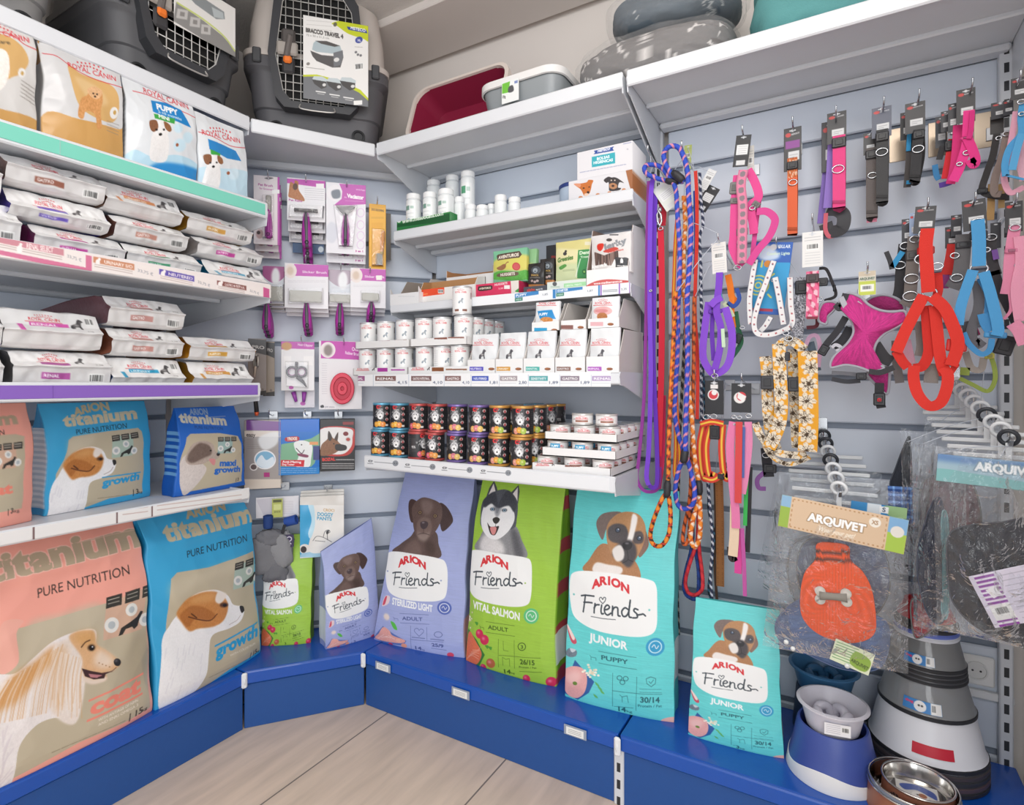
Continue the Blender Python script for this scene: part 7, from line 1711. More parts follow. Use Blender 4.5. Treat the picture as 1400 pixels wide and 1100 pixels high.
#  leashes, collars and harnesses on the right wall
ZR1,ZR2,ZR3,ZR4=(860,170,4.4),(860,420,2.75),(980,140,4.232),(1180,100,4.232)
ZR5,ZR6,ZR7,ZR8=(980,330,4.075),(1180,270,3.79),(980,560,3.057),(1180,520,2.973)
m_web=vcm(.75,.35,700)
m_ring=mt('#cdd0d3',.22,metal=1.0)
m_card=None
class Hang:
 """something made of straps, hung from a peg; traced on planes y = const of the place"""
 def __init__(s,name,label,cat,z,top,y,group=None):
  s.z,s.y=z,y
  p=oy(*P2(z,top)[0],y);s.o=p;s.k=depth(p)/F/z[2]
  s.t=thing(name,label,cat,tuple(p),0,group);s.webs={};s.R=[];s.B=[]
 def P(s,pts,y=None):
  ys=np.broadcast_to(np.asarray(s.y if y is None else y,float),(len(pts),))
  return np.array([oy(*p,v)for p,v in zip(P2(s.z,*pts),ys)])-s.o
 def strap(s,pts,w,col,y=None,name='webbing',th=.0022,n=None,closed=False,pat=None,key=None,sm=True):
  q=s.P(pts,y);n=n or max(10,len(pts)*7)
  q=curve(q,n,closed)if sm else q
  T=np.gradient(q,axis=0)
  if closed:T=np.roll(q,-1,0)-np.roll(q,1,0)
  wd=np.cross(T,[0,1.0,0]);wd/=np.linalg.norm(wd,axis=1)[:,None]+1e-9
  for i in range(1,len(wd)):
   if wd[i]@wd[i-1]<0:wd[i]*=-1
  key=key or name+str(col)
  m_=s.webs.setdefault(key,(name,M()))[1]
  W=w*s.k
  if pat is None:
   m_.ribbon(q,W,th,wd,col=hx(col),closed=closed)
  else:
   nv=max(20,int(np.linalg.norm(np.diff(q,axis=0),axis=1).sum()/.0022));nu=max(8,int(W/.0022))
   tt=np.linspace(0,len(q)-1,nv);i0=np.minimum(tt.astype(int),len(q)-2);f=(tt-i0)[:,None]
   qq=q[i0]*(1-f)+q[i0+1]*f;ww=wd[i0]*(1-f)+wd[i0+1]*f
   nn=np.cross(ww,np.gradient(qq,axis=0));nn/=np.linalg.norm(nn,axis=1)[:,None]+1e-9
   nn[nn[:,1]>0]*=-1
   u=np.linspace(-.5,.5,nu)
   G=qq[:,None]+ww[:,None]*(u[None,:,None]*W)
   L_=np.r_[0,np.cumsum(np.linalg.norm(np.diff(qq,axis=0),axis=1))]
   C=pat(np.broadcast_to(u[None]*W,(nv,nu)),np.broadcast_to(L_[:,None],(nv,nu)),W)
   m_.grid(G+nn[:,None]*th/2,C);m_.grid(G-nn[:,None]*th/2,C[:,::-1]*.5+.2)
  return q
 def ring(s,x,y_,r,t=.0018,ax=(0,1,0),y=None,half=False):
  s.R.append(M().ring(s.P([(x,y_)],(s.y if y is None else y)-.004)[0],r*s.k*.62,t,ax,18,sx=1.35,half=half))
 def buckle(s,x,y_,w,h,col='#2e2f33',rot=0.0,y=None,d=.008):
  c=s.P([(x,y_)],(s.y if y is None else y)-.003)[0];R=roty(rot)
  b=M();s.B.append(b);b.box(c,(w*s.k,d,h*s.k),R,col=col,bev=.0025)
  b.box(c+R@np.array([0,-d*.55,0]),(w*s.k*.55,d*.3,h*s.k*.55),R,col=hx(col)*.7+.04,bev=.001)
 def card(s,x0,y0,x1,y1,y=None,draw=None,bg='#37373a',name='header_card',rot=0.0,hole=True):
  yy=s.y if y is None else y
  q=s.P([(x0,(y0+y1)/2),(x1,(y0+y1)/2),((x0+x1)/2,y1),((x0+x1)/2,y0)],yy)
  w_,h_=abs(q[1][0]-q[0][0]),abs(q[3][2]-q[2][2]);xc,zc=(q[0][0]+q[1][0])/2,(q[2][2]+q[3][2])/2
  a=Art(w_,h_,bg,.0012);
  if draw:draw(a)
  if hole:a.rect(.32,.055,.68,.085,'#d9dbde');a.ell(.5,.07,.09,None,'#d9dbde')
  R=roty(rot)
  V0=np.array([xc,yy-s.o[1],zc])
  panel_mesh(name,a,vcm(.4),s.t,.0012,0,-h_/2,0,R=R,off=V0)
 def done(s):
  for nm,m_ in s.webs.values():m_.build(nm,m_web,s.t,smooth='auto')
  for r in s.R:r.build('ring',m_ring,s.t,smooth=True)
  for b in s.B:b.build('buckle',vcm(.4),s.t,smooth=False)
  return s.t
def k_dark(lab='#d8d9da',logo=True,l2=None):
 def f(a):
  if logo:a.ell(.25,.16,.16,.05,'#c8403f');a.text('mivoco',(.42,.18),(.88,.16),.055,'#d6d6d8',.03)
  a.rect(.25,.55,.88,.76,lab)
  if l2:a.rect(.1,.3,.9,.48,l2)
  a.line([(.34,.63),(.78,.63)],.0012,'#8a8c90');a.line([(.34,.69),(.6,.69)],.0012,'#8a8c90')
 return f
def k_white(a):
 a.lines(.12,.16,.88,.24,2,'#8a8c90',.0012);a.barcode(.2,.34,.8,.52);a.lines(.15,.6,.85,.9,5,'#a5a7ab',.001)
def k_frame(a):
 a.rect(.12,.30,.88,.62,'#e3e4e4');a.lines(.22,.36,.8,.56,4,'#8a8c90',.001);a.rect(.2,.80,.8,.95,'#d3d4d4')
def rope(name,label,z,pts_list,y,rpx,c1,c2,c3=None,tw=95.0,sleeves=(),cat='leash',group='leashes on the leash pegs'):
 p=oy(*P2(z,pts_list[0][0])[0],y if np.isscalar(y)else y[0]);t=thing(name,label,cat,tuple(p),0,group)
 for q_ in pts_list:
  yy=np.broadcast_to(np.asarray(y,float),(len(q_),))if np.isscalar(y)or len(y)==len(q_)else np.full(len(q_),y[0])
  yy=yy+np.array([.006*math.sin(i*1.7)for i in range(len(q_))])
  W=np.array([oy(*a,b)for a,b in zip(P2(z,*q_),yy)])-p
  L_=np.linalg.norm(np.diff(W,axis=0),axis=1).sum();n=int(L_/.0035)+6
  W=curve(W,n);S_=np.r_[0,np.cumsum(np.linalg.norm(np.diff(W,axis=0),axis=1))]
  r=rpx/z[2]*depth(p)/F
  k=12;A=np.arange(k)*2*math.pi/k
  ph=S_[:,None]*tw*2.2+A[None];ph2=S_[:,None]*tw*2.2-A[None]
  C=np.empty((n,k,3));C[:]=hx(c1)
  C[(np.sin(ph*1.0)>.45)]=hx(c2)
  if c3 is not None:C[(np.sin(ph2+.8)>.72)]=hx(c3)
  rr=r*(1+.06*np.sin(S_*900))
  M().tube(W,rr,k,col=C).build('rope',vcm(.7,.3,500),t,smooth=True)
 for(a,b)in sleeves:
  W=np.array([oy(*a_,(y if np.isscalar(y)else y[0])-.002)for a_ in P2(z,a,b)])-p
  M().tube(np.array([W[0],(W[0]*.75+W[1]*.25),(W[0]*.25+W[1]*.75),W[1]]),[r*1.1,r*1.6,r*1.6,r*1.1],12).build('sleeve',mt('#2d2d31',.5),t,smooth=True)
 return t
def z12(p):
 """zoom-2 frame to zoom-1 frame, so one leash can be traced in a single frame"""
 return[((860+x/2.75-860)*4.4,(420+y/2.75-170)*4.4)for x,y in p]
h=Hang('leash','violet flat webbing leash hanging in a long loop, beside the shelf bracket','leash',ZR1,(130,300),1.78,'leashes on the leash pegs')
h.strap([(150,300),(132,420),(125,800),(125,1100)]+z12([(82,250),(75,520),(66,630),(74,668)]),28,'#7a45cf')
h.strap(z12([(74,668),(92,678),(106,650),(104,500),(92,200)])+[(150,1100),(152,700),(160,400)],26,'#6a35bb',y=1.795)
h.ring(130,1000,9);h.done()
h=Hang('leash','plum purple flat webbing leash with the widest bottom loop','leash',ZR1,(110,340),1.81,'leashes on the leash pegs')
h.strap([(118,340),(108,700),(104,1100)]+z12([(62,150),(56,350),(38,560),(30,640),(52,685),(90,692),(112,670),(116,600)]),20,'#9a3f9f');h.done()
h=Hang('leash','red flat webbing leash with a large silver snap hook','leash',ZR1,(190,450),1.80,'leashes on the leash pegs')
h.strap([(190,620),(195,800),(198,1100)]+z12([(122,200),(118,380),(112,560)]),36,'#cf1f38');h.strap([(195,450),(205,520),(200,610)],40,'#b81d33',y=1.815);h.strap(z12([(126,330),(122,560),(108,680)]),40,'#d32a5c',y=1.825)
h.ring(190,625,16);q=M();q.tube(h.P([(178,520),(192,545),(196,580),(186,612),(172,585),(168,545)],1.79),.0035,8,closed=True);q.cyl(*h.P([(186,500),(188,525)],1.79),.005,10);q.build('snap_hook',m_ring,h.t,smooth=True);h.done()
rope('rope_leash','blue rope leash with red flecks, its handle loop curled over the peg',ZR1,[[(330,345),(245,285),(208,190),(240,135),(295,138),(330,200),(352,290),(358,420),(372,620),(365,820),(352,1000),(350,1100)]+z12([(220,200),(214,420),(212,540)])],1.735,15,'#2f4fc0','#2a46b0','#d98aa0',sleeves=[((330,340),(262,285)),z12([(212,530),(205,585)])])
rope('rope_leash','blue rope leash with red flecks, its small loop turned to the left',ZR1,[[(322,345),(220,338),(120,305),(92,270),(110,244),(180,250),(230,300),(278,380),(290,520),(305,760),(300,1000),(296,1100)]+z12([(182,180),(175,300),(172,400),(186,480),(205,550),(184,620),(174,690),(186,745),(215,757),(242,735),(246,680),(228,600),(210,545)])],1.755,14,'#2f4fc0','#2a46b0','#d98aa0',sleeves=[((300,345),(222,338))])
rope('rope_leash','orange and black checked rope leash with the front bottom loop',ZR2,[[(176,-60),(168,100),(158,300),(150,500),(148,640),(142,690),(122,725),(92,800),(80,860),(95,893),(125,893),(150,850),(156,780),(150,710)]],1.72,8.5,'#e8882a','#3a2420','#c23a28',95,sleeves=[((146,650),(142,715))])
rope('rope_leash','orange and white checked rope leash with a narrow bottom loop',ZR1,[[(330,430),(338,600),(328,800),(330,1000),(340,1100)]+z12([(224,300),(236,420),(246,560),(262,660),(262,720),(240,800),(232,870),(248,900),(266,860),(268,780),(264,700)])],1.775,14,'#ee8a2c','#f3e3cf','#c9622a',95,sleeves=[z12([(262,650),(264,705)])])
rope('rope_leash','dark orange rope leash seen between the checked ones',ZR2,[[(245,-40),(243,200),(240,400),(235,560),(228,720),(208,820),(202,880),(215,888),(226,850),(230,760)]],1.80,7,'#d9662a','#5a2a1e',None,95)
rope('rope_leash','bright red rope leash ending in a drop-shaped loop at the bottom',ZR2,[[(262,700),(258,860),(248,905),(226,970),(212,1030),(222,1070),(250,1080),(276,1055),(274,990),(266,930),(262,880)]],1.84,7,'#d32f3a','#b02230',None,95)
rope('rope_leash','navy rope leash with a loop just behind the bright red one',ZR2,[[(236,700),(238,880),(214,990),(206,1050),(220,1085),(255,1090),(262,1000),(248,900)]],1.87,7,'#2a4a9a','#22397a',None,95)
rope('rope_leash','thin navy and white cord leash right of the blue ropes',ZR1,[[(425,290),(432,450),(445,600),(425,680),(432,850),(434,1050),(436,1120)]+z12([(272,250),(274,420),(290,600),(305,760),(314,900),(306,1000),(312,1100)])],1.86,9,'#2a3350','#dfe3ee',None,120)
rope('rope_leash','thin black and teal cord leash reaching lowest on the panel',ZR2,[[(268,-120),(276,200),(290,450),(300,640),(300,760),(318,850),(312,960),(300,1060),(320,1120)]],1.93,5,'#26303c','#4a86a5',None,120)
rope('rope_leash','black cord leash with white flecks hanging behind the large turquoise sack',ZR2,[[(222,-150),(205,200),(190,500),(185,700),(176,900),(182,1100),(186,1230)]],1.96,6,'#2a2a2c','#b9b2a2',None,80)
h=Hang('leash','red flat webbing leash right of the orange ropes','leash',ZR1,(400,300),1.83,'leashes on the leash pegs')
h.strap([(400,280),(408,450),(408,700),(396,1100)]+z12([(256,150),(258,280),(256,420)]),20,'#d9372a');h.strap([(392,400),(398,700),(392,900)],12,'#2a57b0',y=1.845);h.done()
h=Hang('leash','yellow and orange striped flat leash left of the blue ropes','leash',ZR1,(285,560),1.82,'leashes on the leash pegs')
stripe=lambda c1,c2,k=.4:(lambda U,L,W:np.where((np.abs(U)<W*k/2)[...,None],hx(c1),hx(c2)))
h.strap([(290,560),(280,700),(272,900),(268,1100)]+z12([(170,300),(176,500),(172,620),(184,640),(190,560),(182,430),(176,300)]),22,'#e59a2a',pat=stripe('#f0c23a','#d9602a'));h.done()
h=Hang('leash','wide tan leather lead with punched dots at the bottom','leash',ZR2,(338,640),1.93,'leashes on the leash pegs')
h.strap([(338,640),(342,800),(343,1048)],28,'#a9703f',pat=lambda U,L,W:np.where(((np.sin(L*900)>.6)&(np.abs(np.abs(U)-W*.3)<W*.06))[...,None],hx('#6d4526'),hx('#a9703f')));h.done()
h=Hang('leash','narrow dark brown leather lead beside the wide tan one','leash',ZR2,(322,640),1.94,'leashes on the leash pegs')
h.strap([(322,640),(326,820),(322,960),(332,1120)],10,'#5a4438');h.done()
for(x0,y0,x1,y1,r,y,lb,bg,dr)in((175,340,285,510,-.55,1.79,'white paper tag with a black hook, tilted among the blue ropes','#d9dcd6',k_frame),(445,270,500,390,.55,1.87,'white paper tag tilted to the right of the thin cord','#e3e4e3',k_white),(430,370,510,520,.6,1.88,'black frame tag tilted right below the white paper tag','#26272b',k_frame),(330,125,375,270,.05,1.93,'olive green tag on the leash peg','#b5c06a',k_white)):
 h=Hang('leash_tag',lb,'tag',ZR1,((x0+x1)/2,y0),y,'paper tags of the leashes');h.card(x0,y0,x1,y1,None,dr,bg,'tag_card',rot=r);h.done()
def collar(label,z,cardbox,sx,sy0,sy1,w,col,y,ring=None,pat=None,lab='#d8d9da',l2=None,bg='#3b3a3c',bk=None,tip=None,bend=0,name='dog_collar',cat='collar'):
 h=Hang(name,label,cat,z,((cardbox[0]+cardbox[2])/2,cardbox[1]),y,'collars in the upper row')
 h.card(*cardbox,y+.004,k_dark(lab,True,l2),bg)
 h.strap([(sx,sy0),(sx+bend*.5,(sy0+sy1)/2),(sx+bend,sy1-10),(sx+bend,sy1)],w,col,pat=pat)
 h.strap([(sx+4,sy0+5),(sx+6,(sy0+sy1)/2),(sx+bend+3,sy1-4)],w*.96,hx(col)*.75,y=y+.022,key='back')
 h.strap([(sx+bend,sy1-6),(sx+bend+1,sy1+2),(sx+bend+3,sy1-4)],w,col,y=[y,y+.011,y+.022],key='webbing'+str(col))
 h.buckle(sx,sy0+(sy1-sy0)*.10,w*1.12,w*.9,bk or '#2c2c2f')
 h.strap([(sx+bend-w*.55,sy1-30),(sx+bend+w*.55,sy1-30)],16,hx(col)*.8,y=y-.003,key='keeper')
 if ring:h.ring(*ring)
 if tip:h.strap([(sx+bend,sy1-2),(sx+bend,sy1+30)],w*.9,tip,y=y+.01)
 return h.done()
def tiger(U,L,W):
 n=np.sin(L*260+np.sin(U*500)*2)*np.sin(U*420+L*90)
 return np.where((n>.25)[...,None],hx('#b0603a'),np.where((n<-.5)[...,None],hx('#f0d9c0'),hx('#e07a45')))
h=collar('coral orange collar with a printed pattern on a black and purple card',ZR3,(388,145,490,395),437,320,760,52,'#ea6a3c',1.90,(440,462,26),pat=lambda U,L,W:np.where((L<.06)[...,None],tiger(U,L,W),hx('#ea6e45')),l2='#8d3f93')
collar('bright pink collar on a dark card, next to the coral orange one',ZR3,(638,55,750,235),707,190,605,64,'#ee4f8e',1.90,(702,385,36))
h=Hang('dog_collar','lilac collar hanging just behind the bright pink one','collar',ZR3,(640,120),1.93,'collars in the upper row');h.card(606,110,700,400,1.945,k_dark(),'#34343a');h.strap([(668,220),(655,450),(640,610)],44,'#9a7fd0');h.strap([(640,320),(615,560),(600,700)],36,'#8a72bd',y=1.955);h.done()
h=Hang('dog_collar','charcoal collar with a coral edge hanging lowest behind the bright pink one','collar',ZR3,(690,240),1.94,'collars in the upper row');h.strap([(690,240),(688,450),(690,625)],40,'#4b4b4e',y=1.945);h.strap([(640,620),(700,625),(735,660),(720,730),(650,745),(628,700)],70,'#4b4b4e',y=[1.95,1.93,1.92,1.925,1.945,1.95]);h.strap([(632,640),(628,730),(650,775),(690,765)],22,'#d96a78');h.done()
collar('tall charcoal collar on a slate card, right one of a pair',ZR4,(50,195,165,370),110,325,742,58,'#4a4a4b',1.89,(108,455,34),bg='#5b6070')
collar('grey collar with a pink tip, left one of a pair',ZR4,(2,345,76,470),50,430,832,56,'#6d6664',1.92,(54,590,26),tip='#d8839a')
collar('black collar curving left, on a black card between grey ones and the pink harness',ZR4,(243,168,360,345),322,325,625,52,'#3b3b3d',1.89,(318,438,32),bend=-24)
h=Hang('dog_collar','black and blue collar hanging just behind the black curved one','collar',ZR4,(240,225),1.93,'collars in the upper row');h.card(215,225,290,385,1.94,k_dark(),'#2e2e32');h.strap([(270,340),(268,480),(255,660)],36,'#55504f');h.strap([(268,345),(262,450)],22,'#3a9ad0',y=1.925);h.strap([(250,632),(300,628)],20,'#3a9ad0',y=1.92);h.done()
h=Hang('dog_harness','hot pink harness with a silver ring on the upper right peg','harness',ZR4,(595,90),1.86,'harnesses in the upper row');h.card(540,90,650,285,None,k_dark(),'#3b3a3c')
h.strap([(612,215),(605,330),(598,420),(560,540),(520,625)],50,'#ee3f92');h.strap([(600,370),(632,440),(650,500),(640,530),(615,500)],46,'#e8388a',y=1.855);h.strap([(632,220),(624,330),(610,380)],24,'#d82f80',y=1.85);h.ring(600,460,20);h.ring(558,525,16);h.buckle(598,375,60,22,'#d6327f');h.done()
h=Hang('dog_harness','deep pink harness hanging second on the upper right peg','harness',ZR4,(520,175),1.89,'harnesses in the upper row');h.card(492,175,545,340,None,k_dark(),'#34343a');h.strap([(548,300),(540,440),(525,560),(505,640)],44,'#e0357f');h.done()
h=Hang('dog_harness','red harness hanging third on the upper right peg, with a violet tip','harness',ZR4,(480,225),1.92,'harnesses in the upper row');h.card(450,220,500,340,None,k_dark(),'#34343a');h.strap([(520,380),(500,490),(478,610)],42,'#dd2f3a');h.strap([(440,650),(480,640),(510,630)],30,'#5b3f9a');h.buckle(500,420,50,60,'#26262a');h.done()
h=Hang('dog_harness','grey and blue harness hanging furthest back on the upper right peg','harness',ZR4,(440,260),1.96,'harnesses in the upper row');h.card(418,250,485,430,None,k_dark(),'#3d4148');h.strap([(462,420),(440,500)],30,'#4a4a4c');h.strap([(415,530),(425,590),(440,615)],28,'#4a93cc');h.done()
h=Hang('dog_harness','sky blue and pale pink harness at the upper right picture edge','harness',ZR4,(890,30),1.80,'harnesses in the upper row');h.card(855,25,945,150,None,k_dark(),'#3b3a3c')
h.strap([(925,170),(915,260),(915,350),(850,430),(822,520),(825,595)],34,'#4f9fd3');h.strap([(918,350),(890,440),(862,560)],36,'#5aa9da',y=1.795);h.strap([(825,590),(870,600),(931,615)],12,'#4f9fd3');h.ring(915,165,20);h.ring(918,235,16);h.done()
h=Hang('dog_harness','pale pink harness just behind the sky blue one at the picture edge','harness',ZR4,(880,110),1.83,'harnesses in the upper row');h.strap([(885,220),(870,320),(840,480),(815,600),(850,690),(931,660)],30,'#e9a9bd');h.strap([(931,340),(915,500),(935,620)],44,'#eebac9',y=1.825);h.done()
h=Hang('dog_harness','taupe harness between the black one and the sky blue one','harness',ZR4,(840,160),1.86,'harnesses in the upper row');h.card(810,155,870,240,None,k_dark(),'#34343a');h.strap([(835,340),(805,480),(765,600),(760,690),(800,700)],38,'#8a7b74');h.strap([(745,640),(740,760),(735,850)],36,'#b9935f',y=1.90);h.strap([(800,640),(800,780)],30,'#c2a06d',y=1.90);h.ring(830,350,20);h.done()
h=Hang('dog_harness','black harness leftmost in the cluster at the upper right edge','harness',ZR4,(790,160),1.89,'harnesses in the upper row');h.card(740,165,850,260,None,k_dark(),'#34343a');h.card(735,245,815,350,1.905,None,'#403d3c');h.strap([(775,350),(750,480),(715,580),(690,680),(760,710),(830,715)],34,'#3a3838');h.buckle(690,682,50,34);h.ring(785,375,16);h.done()
dots_p=lambda c,d,pr:(lambda U,L,W:np.where((((L/pr)%1-.5)**2*(pr/W)**2+(U/W)**2<.10)[...,None],hx(d),np.where((np.abs(U)>W*.36)[...,None],hx(c)*.9,hx(c))))
h=Hang('dog_harness','pink harness with a grey dotted centre strap and long right loop','harness',ZR3,(150,190),1.80,'harnesses in the middle row');h.card(102,190,190,370,1.80,k_frame,'#26272b',rot=.12);h.card(176,250,216,450,1.84,k_white,'#dcd9d2')
h.strap([(155,390),(140,480),(150,600),(148,760),(145,930)],52,'#d9608f',pat=dots_p('#e586a6','#8d7f86',.024),y=1.785)
h.strap([(180,390),(215,450),(240,520),(235,560),(195,600),(210,700),(215,760)],46,'#e54f94',y=1.80);h.strap([(120,420),(105,560),(98,760),(92,840),(125,920),(150,945)],46,'#e54f94',y=1.80)
h.strap([(232,632),(285,630),(328,660),(335,700),(300,780),(240,850),(185,935)],40,'#d94a94',y=1.79);h.strap([(245,560),(225,720),(205,900)],26,'#d94a94',y=1.81)
for x,y_,w_,h_,r_ in((104,495,56,70,.1),(112,568,66,34,.1),(147,748,62,44,0),(228,590,44,34,.7)):h.buckle(x,y_,w_,h_,'#7d7a78',r_)
h.ring(120,955,24);h.ring(205,610,18);h.done()
h=Hang('dog_harness','violet padded harness with a white barcode card','harness',ZR1,(540,700),1.80,'harnesses in the middle row');h.card(498,710,586,895,None,k_white,'#e6e3df',rot=-.04)
zz=lambda p:z12(p)
h.strap([(545,890),(540,980),(530,1060)]+zz([(330,20),(345,80),(340,160),(322,235)]),40,'#7f45c8',y=1.79)
h.strap(zz([(300,-20),(285,80),(278,180),(300,232),(325,250),(365,225),(384,170),(386,90),(362,0)]),42,'#8a4fd2',y=1.80);h.strap(zz([(318,-10),(312,90),(318,200)]),26,'#6d38b5',y=1.81);h.strap([(560,1040),(520,1060),(490,1090)],40,'#8a4fd2',y=1.785);h.buckle(*zz([(325,15)])[0],80,26,'#6a38b0');h.ring(*zz([(322,258)])[0],22);h.strap(zz([(352,80),(356,150)]),20,'#c9e2c4',y=1.785);h.done()
h=Hang('dog_harness','orange and green harness tangled beside the violet one','harness',ZR5,(65,170),1.83,'harnesses in the middle row');h.strap([(62,185),(75,250),(85,310),(120,345)],34,'#ef7f22');h.strap([(85,310),(82,400),(92,480)],30,'#ef7f22',y=1.825);h.strap([(110,260),(125,320),(95,360),(60,340)],22,'#2f4f9f',y=1.82);h.strap([(105,390),(118,480),(135,560),(95,630),(60,660)],26,'#2f6b4a',y=1.84);h.strap([(40,340),(70,380),(90,420)],24,'#d6e0b8',y=1.82);h.strap([(30,180),(20,280),(28,330)],18,'#4fb9c4',y=1.84);h.buckle(120,540,36,56,'#26352e',.4);h.ring(142,480,14);h.done()
h=Hang('dog_harness','navy and white printed harness on a blue card with a sun drawing','harness',ZR5,(330,10),1.81,'harnesses in the middle row')
def k_sun(a):
 a.rect(0,0,1,.28,'#2a5fb5');a.rect(.0,.28,1,.92,'#2f9fd6');a.poly([(.2,.02),(.5,.08),(.7,.2),(.4,.26),(.1,.2)],'#cfe0f2',.04);a.text('COLLAR',(.55,.08),(.95,.08),.045,'#dfe9f6',.04);a.text('Comfort Lights',(.35,.18),(.95,.17),.04,'#dff2d8',.03)
 for r in(.30,.20,.10):a.ell(.22,.6,r,None,'#d9d86a');a.ell(.22,.6,r-.04,None,'#2f9fd6')
 for k in range(6):a.line([(.22+.34*math.cos(k-1.5),.6+.26*math.sin(k-1.5)),(.22+.44*math.cos(k-1.5),.6+.34*math.sin(k-1.5))],.005,'#d9d86a')
 a.ell(.4,.3,.1,None,'#d98a2a');a.rect(.1,.92,.7,.96,'#b0304a')
h.card(190,5,400,405,1.825,k_sun,'#2a5fb5','blue_card',rot=.12)
def stars(U,L,W):
 ph=(L/.020)%1-.5
 st=(np.abs(ph)*.020+np.abs(U)<W*.19)
 return np.where((np.abs(U)>W*.36)[...,None],hx('#3a3f63'),np.where(st[...,None],np.where((np.sin(L*310)>.3)[...,None],hx('#b5525a'),hx('#3a3f63')),hx('#eceaea')))
for pts,y_ in(([(215,100),(195,220),(182,330),(188,460)],1.80),([(318,108),(275,225),(230,350),(208,450),(225,510),(290,520),(370,495),(420,455),(412,350),(408,200)],1.795),([(325,200),(345,300),(362,400),(372,462)],1.79),([(300,420),(270,470),(235,505)],1.81)):
 h.strap(pts,32,'#eceaea',pat=stars,y=y_,key='starweb')
h.ring(180,320,18);h.ring(318,215,16);h.done()
h=Hang('dog_collar','pink camouflage collar below a large white barcode card','collar',ZR5,(530,-40),1.82,'collars in the middle row');h.card(476,-55,592,140,None,k_white,'#e9e8e6')
camo=lambda U,L,W:np.where((np.sin(L*210+U*160)+np.sin(U*330-L*120)>.5)[...,None],hx('#f6c9d6'),np.where((np.sin(L*150-U*300)>.6)[...,None],hx('#c9486a'),hx('#ee6f98')))
h.strap([(533,165),(535,250),(533,330),(530,425)],62,'#ee6f98',pat=camo);h.buckle(533,205,64,50,'#4a3a3e');h.strap([(500,425),(562,425)],14,'#8d3a4a',y=1.815);h.done()
h=Hang('dog_collar','grey glitter collar with a black buckle left of the pink camouflage one','collar',ZR5,(470,190),1.86,'collars in the middle row');glit=lambda U,L,W:np.clip(hx('#9b9ba3')+(np.random.default_rng(3).random(U.shape)[...,None]-.5)*.7,0,1)
h.strap([(475,200),(465,330),(450,480),(445,575)],62,'#8f8f97',pat=glit);h.buckle(475,255,68,76,'#2b2b30');h.done()
h=Hang('dog_collar','black leather collar curving behind the pink camouflage one','collar',ZR5,(590,140),1.86,'collars in the middle row');h.strap([(570,150),(610,155),(640,220),(662,300),(600,330)],16,'#2f2d30');h.buckle(592,225,46,46,'#3a3a3e');h.buckle(655,260,14,40,'#1f1f22');h.strap([(560,420),(555,470),(500,480)],20,'#7a3a44',y=1.88);h.ring(575,320,16);h.done()
h=Hang('dog_vest','magenta mesh vest harness with grey piping and black buckle straps','harness',ZR5,(840,200),1.80,'harnesses in the middle row')
def k_arq(a):a.rect(0,.42,1,1,'#c3cf4a');a.rect(.1,.55,.9,.85,'#eef0e0');a.barcode(.2,.6,.8,.8);a.text('ARQUIVET',(.05,.36),(.95,.36),.1,'#3f5a4a',.04);a.rect(0,0,1,.2,'#cdbfa8')
h.card(790,165,886,298,1.79,k_arq,'#d8d2c2')
def sheet(h,pts,y,col,dome=.02,name='mesh_panel',edge='#a9aab4',ew=16,n=None):
 """padded cloth panel: filled outline, domed towards the viewer, with piping"""
 q=curve(h.P(pts,y),len(pts)*7,True);c=q.mean(0);K=9
 m_=M();rings_=[]
 for k in range(K):
  s_=1-k/K;p=c+(q-c)*s_;p[:,1]=q[:,1]-dome*(1-s_**2.2);rings_.append(p)
 G=np.array(rings_);U=rng.random(G.shape[:2])
 C=np.empty(G.shape);C[:]=hx(col);C*=(.88+.2*U[...,None])
 m_.grid(G,np.clip(C,0,1),closed_u=True);m_.add(np.concatenate([rings_[-1],[c-np.array([0,dome,0])]]),[(i,(i+1)%len(q),len(q))for i in range(len(q))],col)
 B=q+np.array([0,.006,0]);m_.grid(np.array([B,q]),np.broadcast_to(hx(col)*.7,(2,len(q),3)),closed_u=True);m_.add(B,[tuple(range(len(q)))],hx(col)*.5)
 o=m_.build(name,vcm(.8,.8,420),h.t,smooth=True)
 M().tube(q+np.array([0,-.002,0]),ew*h.k/2,6,closed=True).build('piping',mt(edge,.7),o,smooth=True)
 return o
h6=lambda p:[(815+1.075*x,-244.5+1.075*y)for x,y in p]
sheet(h,[(672,358),(700,318),(735,288),(800,310),(845,352),(905,382),(975,392)]+h6([(215,590),(222,640),(160,680),(112,705),(72,748),(55,800),(66,850),(108,884),(60,900)])+[(860,725),(790,700),(715,688),(636,702),(645,650),(700,598),(735,560),(762,505),(752,448),(715,396)],1.79,'#d83a92',.025)
sheet(h,[(566,400),(590,345),(640,335),(672,352),(650,385),(615,420),(610,460),(570,445)],1.84,'#d83a92',.012)
sheet(h,h6([(0,560),(40,520),(110,505),(185,530),(215,580),(150,590),(80,585)]),1.86,'#a82a70',.01)
sheet(h,h6([(20,915),(60,905),(130,880),(135,960),(125,1015),(95,1000)]),1.83,'#c23385',.01)
h.strap([(720,290),(690,370),(660,350)],34,'#3b3b3f',y=1.785);h.strap([(690,310),(740,390),(800,340)],28,'#b9bac2',y=1.782);h.strap([(720,420),(670,500),(620,560),(592,600)],36,'#333338',y=1.80);h.strap([(745,480),(700,550),(650,590)],46,'#3d3d42',y=1.82);h.buckle(595,605,46,60,'#26262a',.5);h.strap([(640,590),(665,575),(695,595),(665,610)],18,'#c3c4cc',y=1.79)
